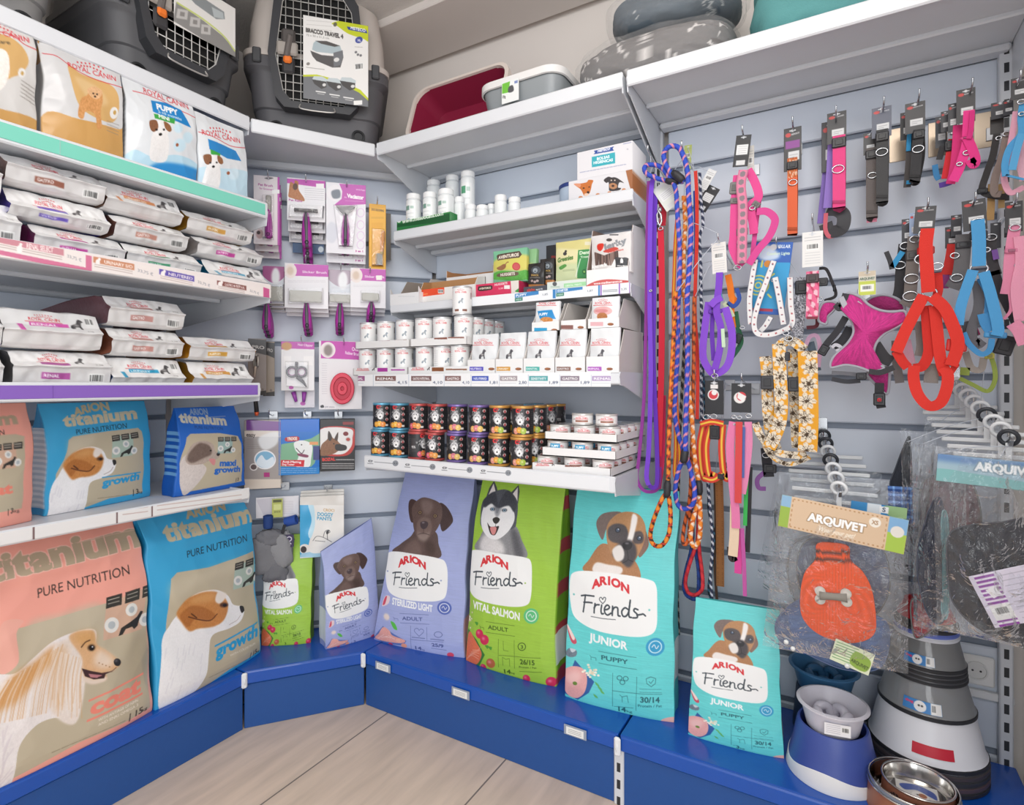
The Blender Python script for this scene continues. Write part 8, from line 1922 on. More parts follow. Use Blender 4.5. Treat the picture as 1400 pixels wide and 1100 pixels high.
h.strap(h6([(60,760),(110,830),(150,850)]),60,'#38383c',y=1.795);h.strap(h6([(30,900),(90,905),(160,880)]),30,'#3a3a3e',y=1.785);h.strap(h6([(85,960),(84,1040),(95,1090)]),44,'#2f2f33',y=1.80);h.buckle(*h6([(84,1045)])[0],56,70,'#26262a');h.buckle(*h6([(84,1048)])[0],20,20,'#d83a45',y=1.793)
h.buckle(805,750,50,40,'#2f2f33');h.strap([(640,730),(720,735),(800,745),(870,770)],22,'#8f9098',y=1.83);h.strap([(640,765),(720,780),(800,775)],26,'#55565c',y=1.85);h.done()
h=Hang('dog_harness','large bright red strap harness with silver rings','harness',ZR6,(320,45),1.78,'strap harnesses right of the mesh vest');h.card(265,45,375,185,None,k_dark(),'#3b3a3c',rot=.08)
R1,R2='#e03226','#d62a20'
h.strap([(335,160),(325,250),(330,360),(338,490)],58,R1,y=1.77);h.strap([(385,390),(390,470),(380,520)],40,R2,y=1.79)
h.strap([(315,505),(270,590),(215,700),(172,800)],54,R1,y=1.765);h.strap([(172,795),(205,850),(232,880)],46,R2,y=1.77);h.strap([(265,870),(262,940),(285,1020),(340,1078),(400,1062),(432,990),(438,920),(415,880)],50,R1,y=[1.765,1.765,1.76,1.755,1.755,1.76,1.765,1.77])
h.strap([(355,510),(420,570),(460,650),(490,740),(482,800),(455,870)],54,R1,y=1.76);h.strap([(325,560),(335,700),(340,800),(310,870),(265,885)],48,R2,y=1.785);h.strap([(370,560),(385,700),(400,830),(425,920)],50,R1,y=1.775);h.strap([(485,860),(455,905),(435,930)],26,R2,y=1.77)
h.buckle(485,765,84,62,'#d92b24',.1);h.buckle(455,860,70,22,'#d92b24',.4);h.buckle(325,275,74,40,'#b02018')
for x,y_,r_ in((325,188,36),(308,318,40),(385,355,28),(345,492,36)):h.ring(x,y_,r_,.0022)
h.done()
h=Hang('dog_harness','grey strap harness hanging between the black and the bright red ones','harness',ZR6,(255,80),1.82,'strap harnesses right of the mesh vest');h.card(240,80,290,210,None,k_dark(),'#9db0d0');h.strap([(265,200),(258,320),(250,420),(240,520),(215,560)],56,'#77706c');h.strap([(290,640),(300,760),(290,820)],40,'#8a8480');h.strap([(360,860),(350,960)],60,'#8f8984',y=1.80);h.strap([(215,740),(240,860)],54,'#d7a2b6',y=1.83)
for x,y_,r_ in((268,215,26),(252,420,38),(245,510,38)):h.ring(x,y_,r_,.002)
h.buckle(255,300,56,50,'#4a4644');h.done()
h=Hang('dog_harness','black strap harness with a blue strap, furthest left of the strap harnesses','harness',ZR6,(215,130),1.86,'strap harnesses right of the mesh vest');h.card(200,110,262,240,None,k_dark(),'#34343a');h.strap([(215,240),(200,360),(190,480),(170,540)],52,'#333236');h.strap([(205,280),(170,330),(150,360)],26,'#3a9ad0',y=1.85);h.strap([(120,280),(140,330),(150,370)],22,'#3f4044',y=1.85);h.strap([(170,740),(175,860),(190,960)],40,'#8f8b8a',y=1.88)
for x,y_,r_ in((220,250,28),(190,350,30)):h.ring(x,y_,r_,.002)
h.done()
h=Hang('dog_harness','light blue strap harness with a silver ring at the chest','harness',ZR6,(575,10),1.78,'strap harnesses right of the mesh vest');h.card(515,10,640,170,None,k_dark(),'#3b3a3c',rot=-.05)
B1,B2='#4f9fd6','#458fc6'
h.strap([(593,115),(600,220),(600,355)],56,B1,y=1.77);h.strap([(570,375),(535,470),(505,570),(492,660)],46,B1,y=1.765);h.strap([(625,385),(655,480),(680,580),(700,680),(690,715)],48,B1,y=1.765);h.strap([(520,700),(550,760),(610,810),(655,790),(668,730)],26,B2,y=1.77);h.strap([(625,600),(640,650),(665,690)],54,B2,y=1.775);h.strap([(600,420),(640,500),(640,600)],20,B2,y=1.785)
h.buckle(685,712,92,30,'#4a97cc',.1);h.buckle(598,195,74,44,'#2c2d30');h.ring(595,130,34,.0022);h.ring(600,370,44,.0024);h.ring(640,270,18);h.done()
h=Hang('dog_harness','dark grey padded harness just left of the light blue one','harness',ZR6,(530,130),1.82,'strap harnesses right of the mesh vest');h.strap([(520,190),(515,300),(500,400),(460,470)],66,'#6b6a6c');h.strap([(590,430),(600,560),(560,700),(590,760),(620,740)],44,'#6f6e72',y=1.80);h.strap([(545,640),(560,720)],60,'#5f5e62',y=1.815);h.strap([(530,800),(560,880),(610,890),(625,830)],30,'#9b938c',y=1.80);h.ring(475,300,22);h.ring(485,415,30);h.buckle(520,245,66,34,'#434246');h.done()
h=Hang('dog_harness','red harness with a black card behind the dark grey padded one','harness',ZR6,(470,95),1.87,'strap harnesses right of the mesh vest');h.card(455,90,512,200,None,k_dark(),'#34343a');h.card(425,150,500,260,1.88,k_dark(),'#2e2e32');h.strap([(465,240),(450,330),(430,400)],46,'#d6342f');h.strap([(430,400),(425,470)],30,'#8d3a7a');h.strap([(520,690),(560,700),(600,690)],40,'#cf4f8a',y=1.84);h.done()
h=Hang('dog_harness','olive green strap looped below the light blue harness','harness',ZR6,(640,800),1.80,'strap harnesses right of the mesh vest');h.strap([(655,800),(680,880),(682,950),(645,1002),(570,970),(500,935)],20,'#8a9a45');h.strap([(530,880),(525,920)],40,'#8a9a45');h.buckle(655,820,40,30,'#b9b04a');h.done()
h=Hang('dog_harness','black strap harness with a large buckle, right of the light blue one','harness',ZR6,(690,130),1.85,'strap harnesses right of the mesh vest');h.card(660,130,715,262,None,None,'#34343a');h.strap([(680,380),(720,500),(780,620),(800,680)],40,'#3d3c40');h.strap([(660,210),(670,330),(690,400)],46,'#4a484a');h.buckle(735,765,76,100,'#2c2b2e',.3);h.ring(665,205,26);h.strap([(680,270),(690,320)],24,'#8a5fb0',y=1.84);h.done()
h=Hang('dog_harness','pale pink strap harness at the right picture edge, middle row','harness',ZR6,(780,20),1.79,'strap harnesses right of the mesh vest');h.card(735,20,828,178,None,k_dark(),'#3b3a3c')
h.strap([(788,145),(775,220),(760,330),(755,430),(740,500)],50,'#e78fae');h.strap([(815,200),(825,330),(800,480),(820,640)],56,'#eda0ba',y=1.785);h.strap([(760,500),(765,580),(730,630)],14,'#e78fae');h.strap([(775,650),(810,690),(840,760)],60,'#e995b2',y=1.78);h.ring(788,155,26);h.ring(812,350,24);h.buckle(768,275,54,26,'#d97f9f');h.done()
def k_round(a):a.ell(.45,.42,.3,None,'#e9e6e4');a.ell(.45,.42,.24,None,'#cf3a44');a.rect(.3,.12,.7,.24,'#e9e6e4');a.ell(.5,.36,.14,None,'#eceae8')
h=Hang('collar_set','yellow and red striped collars on a black card with a round red mark','collar',ZR2,(320,270),1.80,'carded collars in the lower row');h.card(285,275,356,402,None,k_round,'#26262a')
for i,(x0,x1,y_)in enumerate(((272,268,1.805),(300,292,1.80),(345,350,1.80))):
 h.strap([(x0+8,440),(x1-2,520),(x1+4,610),(x1+18,645),(x1+30,620)],24,'#e5a83a',pat=stripe('#f1c64a','#cf3a2a'),y=y_,key='stripes')
h.strap([(268,440),(310,430),(355,438)],22,'#cf3a2a',pat=stripe('#f1c64a','#cf3a2a'),y=1.795,key='stripes');h.strap([(278,640),(315,648),(352,625)],22,'#d9602a',pat=stripe('#f1c64a','#cf3a2a'),y=1.795,key='stripes');h.buckle(322,470,36,52,'#2b2b30');h.buckle(345,635,26,24,'#2b2b30');h.ring(290,412,14);h.ring(318,410,14);h.done()
h=Hang('collar_set','leather collars in pink and red on a black card','collar',ZR2,(420,285),1.79,'carded collars in the lower row')
h.card(385,285,460,395,None,lambda a:(a.ell(.42,.5,.3,None,'#e9e6e4'),a.ell(.5,.45,.24,None,'#cf3a44'),a.poly([(.35,.3),(.75,.45),(.6,.65),(.3,.5)],'#eceae8',sm=False)),'#2b2b2f')
h.strap([(392,430),(380,520),(388,640),(400,760),(402,830)],30,'#e67fae',y=1.785);h.strap([(448,430),(450,520),(436,640),(425,700)],26,'#e58bb5',y=1.785);h.strap([(414,430),(412,560),(410,735)],24,'#d9494a',y=1.775);h.strap([(398,740),(396,850),(390,935)],34,'#ecd2b6',y=1.79);h.strap([(418,830),(412,920),(410,1000)],26,'#dc4a9c',y=1.80);h.strap([(432,450),(428,640)],10,'#5a6fb0',y=1.78);h.strap([(446,570),(440,700),(436,820)],14,'#3fb95a',y=1.80);h.strap([(425,830),(432,960),(436,1085)],14,'#c45aa5',y=1.795);h.strap([(455,600),(450,760),(445,920)],18,'#38383c',y=1.815);h.strap([(378,900),(385,945),(405,940)],20,'#3a2f30',y=1.80)
h.ring(415,560,12);h.ring(395,412,10);h.ring(415,415,10);h.ring(450,408,12);h.buckle(408,440,34,12,'#b9babd');h.done()
def floral(U,L,W):
 C=np.empty(U.shape+(3,));C[:]=hx('#e9a52c');r=np.random.default_rng(5)
 p=.046
 for k in range(int(L.max()/p)+2):
  cx_,cy_=r.uniform(-.25,.25)*W,k*p
  dx,dy=U-cx_,L-cy_;rad=np.hypot(dx,dy);an=np.arctan2(dy,dx)
  pet=rad<.0245*(.62+.38*np.abs(np.cos(an*3.5+k)))
  C[pet]=hx('#ece0cb');C[pet&(np.abs(np.cos(an*3.5+k))<.30)]=hx('#7d6a55');C[pet&(np.abs(np.sin(an*7))<.16)&(rad<.022)]=hx('#b9a284');C[(rad<.005)]=hx('#4a3826');C[(rad<.013)&(rad>.005)&(np.sin(an*14)>.6)]=hx('#3f3026')
 return C
h=Hang('collar_set','wide yellow collars printed with white flowers, hanging in loops','collar',ZR5,(390,540),1.77,'carded collars in the lower row')
h.strap([(345,570),(352,740),(360,900),(350,1010),(320,1090),(290,1150)],68,'#e9a52c',pat=floral,y=1.765,key='fl1');h.strap([(505,610),(510,800),(512,1000),(505,1170)],94,'#e9a52c',pat=floral,y=1.755,key='fl1');h.strap([(330,600),(380,558),(430,560),(490,605)],52,'#d9962a',pat=floral,y=1.775,key='fl1')
h.strap([(270,640),(280,740),(285,920),(300,1060),(330,1160)],62,'#cdb08a',pat=floral,y=1.79,key='fl2');h.strap([(430,600),(430,760),(440,960),(450,1150)],60,'#cdb08a',pat=floral,y=1.80,key='fl2');h.strap([(215,1010),(250,1090),(330,1170),(440,1190),(500,1185)],40,'#b59a72',pat=floral,y=1.775,key='fl2');h.strap([(250,1100),(300,1190),(400,1240),(520,1200)],26,'#9a8a68',pat=floral,y=1.785,key='fl2')
h.buckle(282,785,70,78,'#3a3a3e');h.buckle(430,795,62,80,'#333337');h.buckle(392,640,30,50,'#3b3b40');h.ring(400,540,24);h.ring(385,510,18);h.done()
h=Hang('dog_harness','purple and black harness tip showing below the floral collars','harness',ZR7,(200,180),1.86,None);h.strap([(205,160),(210,220),(218,280)],40,'#35343a');h.strap([(200,260),(170,290),(175,325),(205,330)],18,'#8d5a9f');h.buckle(222,245,50,36,'#2b2b30');h.ring(205,190,16);h.done()
h=Hang('dog_harness','lilac and teal harness edge behind the floral collars','harness',ZR5,(520,520),1.87,None);h.strap([(490,590),(520,530),(560,530),(575,600),(565,700)],22,'#d6a9c6');h.strap([(520,560),(540,640),(560,720)],40,'#5f6f7d',y=1.885);h.done()
for i,(px_,py_,y,lb)in enumerate(((888,210,1.78,'peg of the webbing leashes'),(934,205,1.76,'peg of the rope leashes'),(1016,184,1.80,'peg of the pink dotted harness'),(1084,172,1.89,'peg of the coral orange collar'),(1143,158,1.88,'peg of the bright pink collar'),(1208,146,1.88,'peg of the charcoal collar'),(1256,136,1.88,'peg of the black curved collar'),(1328,122,1.85,'peg of the hot pink harness'),(1393,112,1.79,'peg of the sky blue harness'),(983,330,1.80,'peg of the violet padded harness'),(1062,335,1.81,'peg of the sun card harness'),(1111,304,1.82,'peg of the pink camouflage collar'),(1186,370,1.78,'peg of the magenta mesh vest'),(1268,284,1.78,'peg of the bright red harness'),(1332,277,1.77,'peg of the light blue harness'),(1388,278,1.78,'peg of the pale pink harness'),(978,515,1.79,'peg of the striped collars'),(1015,520,1.78,'peg of the leather collars'),(1082,452,1.76,'peg of the floral collars'))):
 p=oy(px_,py_,y-.01);hook('steel '+lb,(p[0],RB+.001,p[2]-(RB-y)*.10),0,RB-y+.03,'display hooks on the right wall')
for px_,py_,lb in((1228,198,'bare metal hook plate between the charcoal and black collars'),(1282,190,'bare metal hook plate left of the hot pink harness'),(1345,178,'bare metal hook plate right of the hot pink harness')):
 p=oy(px_,py_,RB+.001);t=thing('hook_plate',lb,'hook plate',tuple(p),0,'hook plates');M().box((0,0,0),(.045,.003,.10),bev=.001).build('plate',mt('#b9a996',.3,metal=.7),t)
 #  bowls and feeders on the right plinth
ZD=DECK+.0008
def bowl(name,label,x,y,z,prof,col,parts=(),group=None,rough=.35,metal=0.0,n=48,mat=None,cap=True):
 t=thing(name,label,'bowl',(x,y,z),0,group)
 M().lathe(prof,n,cap=cap).build('bowl_body',mat or mt(col,rough,metal=metal),t,smooth='auto')
 for nm,pr,c in parts:M().lathe(pr,n,cap=False).build(nm,mt(c,.5)if isinstance(c,str)else c,t,smooth='auto')
 return t
def slow_lumps(t,r,z,col):
 for k in range(5):
  a=k*1.257+.4
  M().tube(curve([(r*.42*math.cos(a),r*.42*math.sin(a),z),(r*.46*math.cos(a+.3),r*.46*math.sin(a+.3),z+.024),(r*.5*math.cos(a+.9),r*.5*math.sin(a+.9),z+.024),(r*.52*math.cos(a+1.1),r*.52*math.sin(a+1.1),z)],12),.012,10).build('lump',mt(col,.35),t,smooth=True)
def dish(r,h,th=.004,lip=.008):
 return[(r*.74,0),(r*.80,.004),(r-.002,h-.006),(r+lip,h-.003),(r+lip,h),(r,h+.002),(r-th,h-.004),(r*.76,.012),(.0001,.010)]
p=oz(1133,1000,ZD)
t=bowl('slow_feeder_bowl','blue slow feeder bowl behind the raised feeder',-.045,1.945,.335,dish(.088,.066),'#3f719b');slow_lumps(t,.088,.012,'#376891')
t=thing('feeder_stand','dark stand carrying the blue slow feeder bowl','stand',(-.045,1.945,ZD),0);M().lathe([(.085,0),(.085,.004),(.075,.12),(.072,.1238),(.0001,.1238)],40).build('stand_body',mt('#34455f',.45),t,smooth='auto')
t=thing('feeder_stand','raised blue feeder stand with a white wavy foot','stand',(-.02,1.745,ZD),0)
a_=np.linspace(0,2*math.pi,64,endpoint=False);wv=.010*np.sin(a_*3+.6)
def ringz(r,z,k):return np.stack([r*np.cos(a_),r*np.sin(a_),z+k*wv],-1)
M().grid(np.array([ringz(.112,0,0),ringz(.113,.004,0),ringz(.108,.036,1),ringz(.1065,.037,1)]),closed_u=True,cap0=True).build('white_foot',mt('#e6e7e8',.35),t,smooth='auto')
M().grid(np.array([ringz(.1075,.033,1),ringz(.096,.075,.4),ringz(.086,.125,0),ringz(.083,.130,0),ringz(.078,.130,0),ringz(.076,.10,0)]),closed_u=True).build('stand_body',mt('#3c509b',.4,bump=.05,scale=200),t,smooth='auto')
t=bowl('slow_feeder_bowl','pale lavender slow feeder bowl resting in the blue stand',-.02,1.745,ZD+.117,dish(.079,.068),'#d9d6df');slow_lumps(t,.079,.012,'#cfccd8')
a=Art(.06,.03,'#f1f0f3',.0012);a.lines(.08,.15,.6,.8,5,'#9a98a4',.0009);a.barcode(.66,.2,.94,.7)
panel_mesh('paper_label',a,vcm(.4),t,.0006,0,0,0,R=rotz(.18),off=(.012,-.0765,.020))
clear=film('#aab4bd',.6,6,'clearplastic',haze=.22)
bx_,by_=.200,1.904
GB='upturned dog bowls in the tall stack'
def upturned(label,z,r0,r1,h,col,ring='#2b2c30',mat=None,rh=.012):
 return bowl('dog_bowl',label,bx_,by_,z,[(r0,0),(r0,rh),(r0*.97,rh+.004),(r1*1.02,h-.008),(r1*.98,h),(r1*.8,h+.001),(r1*.78,h-.008),(.0001,h-.008)],col,(('rubber_ring',[(r0*.99,0),(r0*1.02,.002),(r0*1.02,rh-.002),(r0*.99,rh)],ring),),GB,mat=mat,cap=False)
for i in range(4):upturned('black rimmed edge of an upturned bowl under the white one, in the tall stack',ZD+.0145*i,.134,.110,.05,'#4a4b50',('#2d2e33','#5a4a50','#3a3b40','#4a4346')[i])
wb=upturned('large white upturned bowl with a red bone-shaped label',ZD+.058,.133,.106,.115,'#e3e4ea')
for da in(0,):
 m_=M('#c92238')
 a2=np.linspace(-1.55-.36,-1.55+.36,20)
 for zz0,zz1 in((.030,.056),):
  f=lambda z:.133*.97+(.106*1.02-.133*.97)*(z-.016)/.091+.0016
  m_.grid(np.array([[(f(z)*math.cos(v),f(z)*math.sin(v),z)for v in a2]for z in(zz0,zz1)]));m_.build('red_label',vcm(.35),wb,smooth=True)
def bone_sticker(t,r0,r1,z0,z1,ang,half):
 a=Art(.09,.03,'#2f7fc4',.0014);a.ell(.45,.5,.16,None,'#efeeee');a.ell(.42,.45,.03,None,'#2a2a2c');a.ell(.5,.45,.03,None,'#2a2a2c');a.text('dog',(.05,.4),(.28,.4),.22,'#e23a6a',.05);a.rect(.72,0,1,1,'#e9e9e8');a.barcode(.74,.1,.86,.9)
 v=np.linspace(ang-half,ang+half,a.nx);zz=np.linspace(z1,z0,a.ny);rr=np.interp(zz,[z0,z1],[r0,r1])
 P=np.stack([rr[:,None]*np.cos(v),rr[:,None]*np.sin(v),np.repeat(zz[:,None],a.nx,1)],-1)
 mesh('paper_label',P.reshape(-1,3),gridfaces(a.ny,a.nx),vcm(.3),t,a.a.reshape(-1,3),True)
c1=upturned('smoky clear upturned bowl resting on the large white one',ZD+.170,.109,.088,.085,'#5d646b',mat=clear);bone_sticker(c1,.1085,.1015,.018,.045,-1.75,.40)
for i in range(3):upturned('dark ring of a thin upturned bowl between the two smoky clear ones',ZD+.2535+.011*i,.0905-.001*i,.075,.04,'#4a4b50',rh=.009)
c2=upturned('smoky clear upturned bowl in the upper half of the stack',ZD+.286,.0885,.072,.075,'#5d646b',mat=clear);bone_sticker(c2,.0885,.083,.016,.040,-1.85,.40)
for i,c in enumerate(('#e3e5ec','#6d7fd0','#3a3b40','#2f3034')):upturned(('pale','blue','charcoal','black')[i]+' ring of a thin upturned bowl under the red one',ZD+.3605+.0105*i,.0735-.001*i,.06,.03,c,c,rh=.009)
upturned('small red upturned bowl on top of the tall stack',ZD+.4025,.0665,.050,.045,'#cf2733','#3a3b40',rh=.006)
GS='nested steel bowls with paw prints'
steel=mt('#d6d3cf',.16,metal=1.0)
def paw_bowl(label,z,r,col,x,y,pcol,h=.060):
 h=h
 t=bowl('steel_bowl',label,x,y,z,[(r*.99-.003,h),(r*.98-.004,h-.004),(r*.84,.010),(.0001,.006)],'',(),GS,mat=steel,cap=False)
 M().lathe([(r*1.03,0),(r*1.02,.004),(r*.985,h-.004),(r*1.02,h-.001),(r*1.01,h+.002),(r*.985,h+.001)],48,cap=False).build('painted_side',mt(col,.4),t,smooth='auto');M().ring((0,0,h+.001),r,.0025,(0,0,1),48).build('rolled_rim',steel,t,smooth=True)
 for k in range(5):
  a=-2.3+.62*k;q=M()
  for du,dz,s_ in((0,.014,.007),(-.010,.023,.0035),(-.0035,.027,.0035),(.0035,.027,.0035),(.010,.023,.0035)):
   an=a+du/r;rr=r*1.012-(dz/h)*r*.03
   q.lathe([(s_,0),(s_*.8,.001),(.0001,.0014)],10)
   V=q.V[-1];R=rotz(an-math.pi/2+math.pi)@rotx(math.pi/2);q.V[-1]=V@R.T+np.array([rr*math.cos(an),rr*math.sin(an),dz])
  q.build('paw_print',mt(pcol,.5),t,smooth=False)
 return t
sx_,sy_=.150,1.672
paw_bowl('steel bowl with a brown painted side, lowest of the nested stack',ZD,.093,'#9a6248',sx_,sy_,'#5a2a22')
paw_bowl('steel bowl with a grey-blue painted side and dark paw prints, middle of the nested stack',ZD+.012,.091,'#8b93a3',sx_,sy_,'#6a2f3a')
tb=paw_bowl('smaller brown steel bowl with a dog picture inside, topmost of the nested stack',ZD+.036,.073,'#8d5a46',sx_+.010,sy_,'#3a2622',.044)
a=Art(.085,.085,'#e9e7e4',.0014);a.poly([(0,0),(1,0),(1,1),(0,1)],'#dcdad7',sm=False);a.poly([(.1,.2),(.5,.05),(.9,.2),(.95,.5),(.8,.45),(.5,.3),(.2,.42)],'#4a5fa5');a.ell(.55,.55,.2,None,'#f2efec');a.ell(.62,.5,.1,None,'#a5623c');a.ell(.5,.5,.03,None,'#2a2220');a.text('dog bowl',(.15,.85),(.8,.85),.1,'#3a4a90',.03)
dm=M();nr=14
panel_mesh('paper_label',a,vcm(.4),tb,.0006,0,-.0425,0,R=rotx(-math.pi/2),off=(0,0,.0105))
p=oy(1334,914,RB);t=thing('wall_socket','white round wall socket behind the stack of upturned bowls','socket',(p[0],RB+.001,p[2]),0)
M().box((0,-.006,0),(.082,.012,.082),bev=.004).build('plate',mt('#eeeeec',.35),t)
o=M().lathe([(.026,.0),(.026,.004),(.022,.004),(.021,.001),(.0001,.001)],28,cap=False).build('socket_face',mt('#e2e2e0',.4),t,smooth='auto');o.rotation_euler=(math.pi/2,0,0);o.location=(0,-.012,0)
m_=M()
for s_ in(-1,1):m_.cyl((s_*.009,-.0138,0),(s_*.009,-.0125,0),.0028,10)
m_.build('socket_holes',mt('#3a3a3c',.6),t)
p=oy(1335,945,RB);t=thing('cable_duct','white cable duct under the wall socket','cable duct',(p[0],RB+.001,p[2]),0);M().box((0,-.009,0),(.16,.018,.022),bev=.003).build('duct',mt('#e6e7e8',.4),t)
#  waterfall arms with bagged dog clothes
def arm(label,A,B,n):
 A,B=np.asarray(A,float),np.asarray(B,float);t=thing('waterfall_hook',label,'hook',tuple(A),0,'sloping display hooks')
 d=B-A;m_=M();L_=np.linalg.norm(d);R=np.array([np.cross(d/L_,[0,0,1])/np.linalg.norm(np.cross(d/L_,[0,0,1])),d/L_,np.cross(np.cross(d/L_,[0,0,1]),d/L_)]).T
 m_.box(d/2,(.008,L_,.018),R,bev=.001)
 for k in range(n):q=d*((k+.6)/n);m_.cyl(q,q+np.array([0,-.006,.022]),.003,8)
 m_.build('bar',m_steel,t,smooth='auto');M().box((0,.002,.01),(.03,.004,.08),bev=.001).build('back_plate',m_steel,t)
 return A,d
def film_sheet(h,z,quad,y,name='plastic_bag',amp=.006,seed=0,mat=None,thick=.012):
 q=np.array([oy(*p,y)for p in P2(z,*quad)])-h.o;nu,nv=46,60
 U,V_=np.meshgrid(np.linspace(0,1,nu),np.linspace(0,1,nv));out=[]
 for s_ in(-1,1):
  P=q[0]*((1-U)*(1-V_))[...,None]+q[1]*(U*(1-V_))[...,None]+q[2]*(U*V_)[...,None]+q[3]*((1-U)*V_)[...,None]
  e=(1-(2*U-1)**4)*(1-(2*V_-1)**6)
  r=lambda x:.6-np.abs(x)**.6
  P[...,1]+=s_*thick/2*e+amp*(.7*vnoise(U*2,V_*2,seed)+.8*r(vnoise(U*3+V_,V_*4,seed+1))+.5*r(vnoise(U*7,V_*6+U*2,seed+2+s_)))*(.3+e)
  out.append(P)
 m_=M();m_.grid(out[0]);m_.grid(out[1],flip=True)
 return m_.build(name,mat or FILM,h.t,smooth=True)
FILM=film('#fbfcfd',.2,16,'bagfilm',haze=.022,refl=.8,gr=.07,bump=1.0,dist=2.2)
def cloth(h,pts,y,col,name,th=.012,noise=None,edge=None):
 o=sheet(h,pts,y,col,th,name,edge or '#777777',6);return o
def hangers(A,d,n,wid,lab,grp,dark=()):
 for k in range(n):
  q=A+d*((k+.6)/n)+np.array([0,-.004,.004]);t=thing('clothes_hanger',lab,'hanger',tuple(q),-.05*k+.1,grp)
  c='#34373d' if k in dark else '#eef0f2';m_=M();m_.ring((0,0,.002),.017,.0048,(0,1,.35),24);m_.build('hook',mt(c,.35),t,smooth=True)
  b_=M();b_.box((0,0,-.035),(.012,.004,.05),bev=.001);b_.box((0,0,-.062),(wid,.006,.011),bev=.002);b_.build('crossbar',mt('#eceeef',.35),t,smooth=False)
A1,d1=arm('sloping steel display hook carrying the orange sweater pack',oy(1124,592,RB),oy(1149,676,1.70),7)
hangers(A1,d1,7,.21,'plastic hanger on the sloping hook above the orange sweater pack','hangers above the sweater packs',(0,1,3))
A2,d2=arm('sloping steel display hook at the right picture edge',oy(1304,524,RB),oy(1383,606,1.68),9)
hangers(A2,d2,9,.18,'plastic hanger on the sloping hook at the right picture edge','hangers above the right clothes packs',(5,8))
GC='bagged dog clothes'
h=Hang('clothes_pack','orange knitted dog sweater with a bone, in a clear bag with a tan header','dog clothes',ZR7,(500,380),1.665,GC)
film_sheet(h,ZR7,[(262,372),(800,455),(800,1105),(190,985)],1.672,seed=3,amp=.005,thick=.035)
cloth(h,[(250,880),(330,800),(440,780),(640,850),(715,900),(712,1020),(660,1085),(520,1080),(360,1010),(262,960)],1.690,'#5a7099','denim_jacket',.008,edge='#5f7096')
def knit(h,pts,y):
 q=curve(h.P(pts,y),len(pts)*10,True);c=q.mean(0);K=16;R_=[c+(q-c)*(1-k/K)-np.array([0,.014*(1-(1-k/K)**2.4),0])for k in range(K)]
 G=np.array(R_);C=np.empty(G.shape);C[:]=hx('#fb5a1c');zt_=G[...,2].max()
 C*=(.96+.05*np.sin(G[...,0:1]*900));
 for z_ in(.022,.042):C[np.abs(zt_-G[...,2]-z_+.10*(G[...,0]-c[0]))<.0045]=hx('#4a2a22')
 m_=M();m_.grid(G,np.clip(C,0,1),closed_u=True);m_.add(np.concatenate([R_[-1],[R_[-1].mean(0)]]),[(i,(i+1)%len(q),len(q))for i in range(len(q))],'#ef5a26')
 B=q+np.array([0,.008,0]);m_.grid(np.array([B,q]),np.broadcast_to(hx('#c94a1e'),(2,len(q),3)),closed_u=True);m_.add(B,[tuple(range(len(q)))],'#c94a1e')
 return m_.build('sweater',vcm(.9,.6,350),h.t,smooth=True)
sw=knit(h,[(418,562),(480,556),(550,572),(560,630),(612,680),(650,760),(666,880),(655,940),(600,970),(520,972),(440,945),(385,905),(352,850),(350,760),(368,680),(412,625)],1.682)
m_=M('#d9d3c8');q=h.P([(430,775),(545,785)],1.662);m_.tube(np.linspace(q[0],q[1],6),[.012,.010,.009,.009,.010,.012],10,col='#8d887f')
for p_ in((432,758),(432,792),(540,768),(543,802)):m_.tube([h.P([p_],1.660)[0],h.P([p_],1.668)[0]],.0125,14)
m_.build('bone_patch',vcm(.7),sw,smooth=True)
def hdr(a):
 a.rect(0,0,.085,1,'#9ab84a');a.rect(0,0,.085,.35,'#8fb7d6');a.rect(.86,0,1,1,'#a9c94a');a.rect(.86,0,1,.45,'#7fb0d9');a.ell(.93,.4,.05,None,'#e6e2da');a.rect(.085,0,.86,1,'#dcbf9f')
 for u in np.linspace(.11,.84,22):
  for v in(.07,.93):a.rect(u-.007,v-.02,u+.007,v+.02,'#b98a5c')
 for v in np.linspace(.12,.88,6):
  for u in(.10,.845):a.rect(u-.004,v-.04,u+.004,v+.04,'#b98a5c')
 a.text('ARQUIVET',(.235,.62),(.70,.62),.24,'#ffffff',.05,out=(.0018,'#a98a66'));a.text('Wear your pet!',(.33,.86),(.62,.86),.14,'#f6ead8',.03,slant=.1);a.ell(.76,.26,.045,None,'#f3ece0');a.text('XS',(.735,.32),(.785,.32),.12,'#a97f55',.03)
h.card(262,405,795,545,1.655,hdr,'#dcbf9f','header_card',rot=.125,hole=False)
def grn(a):
 a.rect(0,0,1,1,'#dfe6c8')
 for i in range(7):a.line([(.05,.12+.12*i),(.6,.08+.12*i)],.0016,'#3f8a3f')
 a.poly([(.55,.2),(.95,.35),(.9,.9),(.5,.8)],'#8fb04a');a.text('ARQUIVET',(.5,.7),(.95,.8),.16,'#41502a',.03)
h.card(482,985,650,1080,1.664,grn,'#dfe6c8','green_label',rot=.25,hole=False)
for x,y_ in((290,970),(318,998),(545,1070)):o=M().lathe([(.0001,-.002),(.006,-.0015),(.006,.0015),(.0001,.002)],14);o.build('snap_button',mt('#eef0ee',.3),h.t,smooth=True,loc=tuple(h.P([(x,y_)],1.661)[0])).rotation_euler=(math.pi/2,0,0)
h.done()
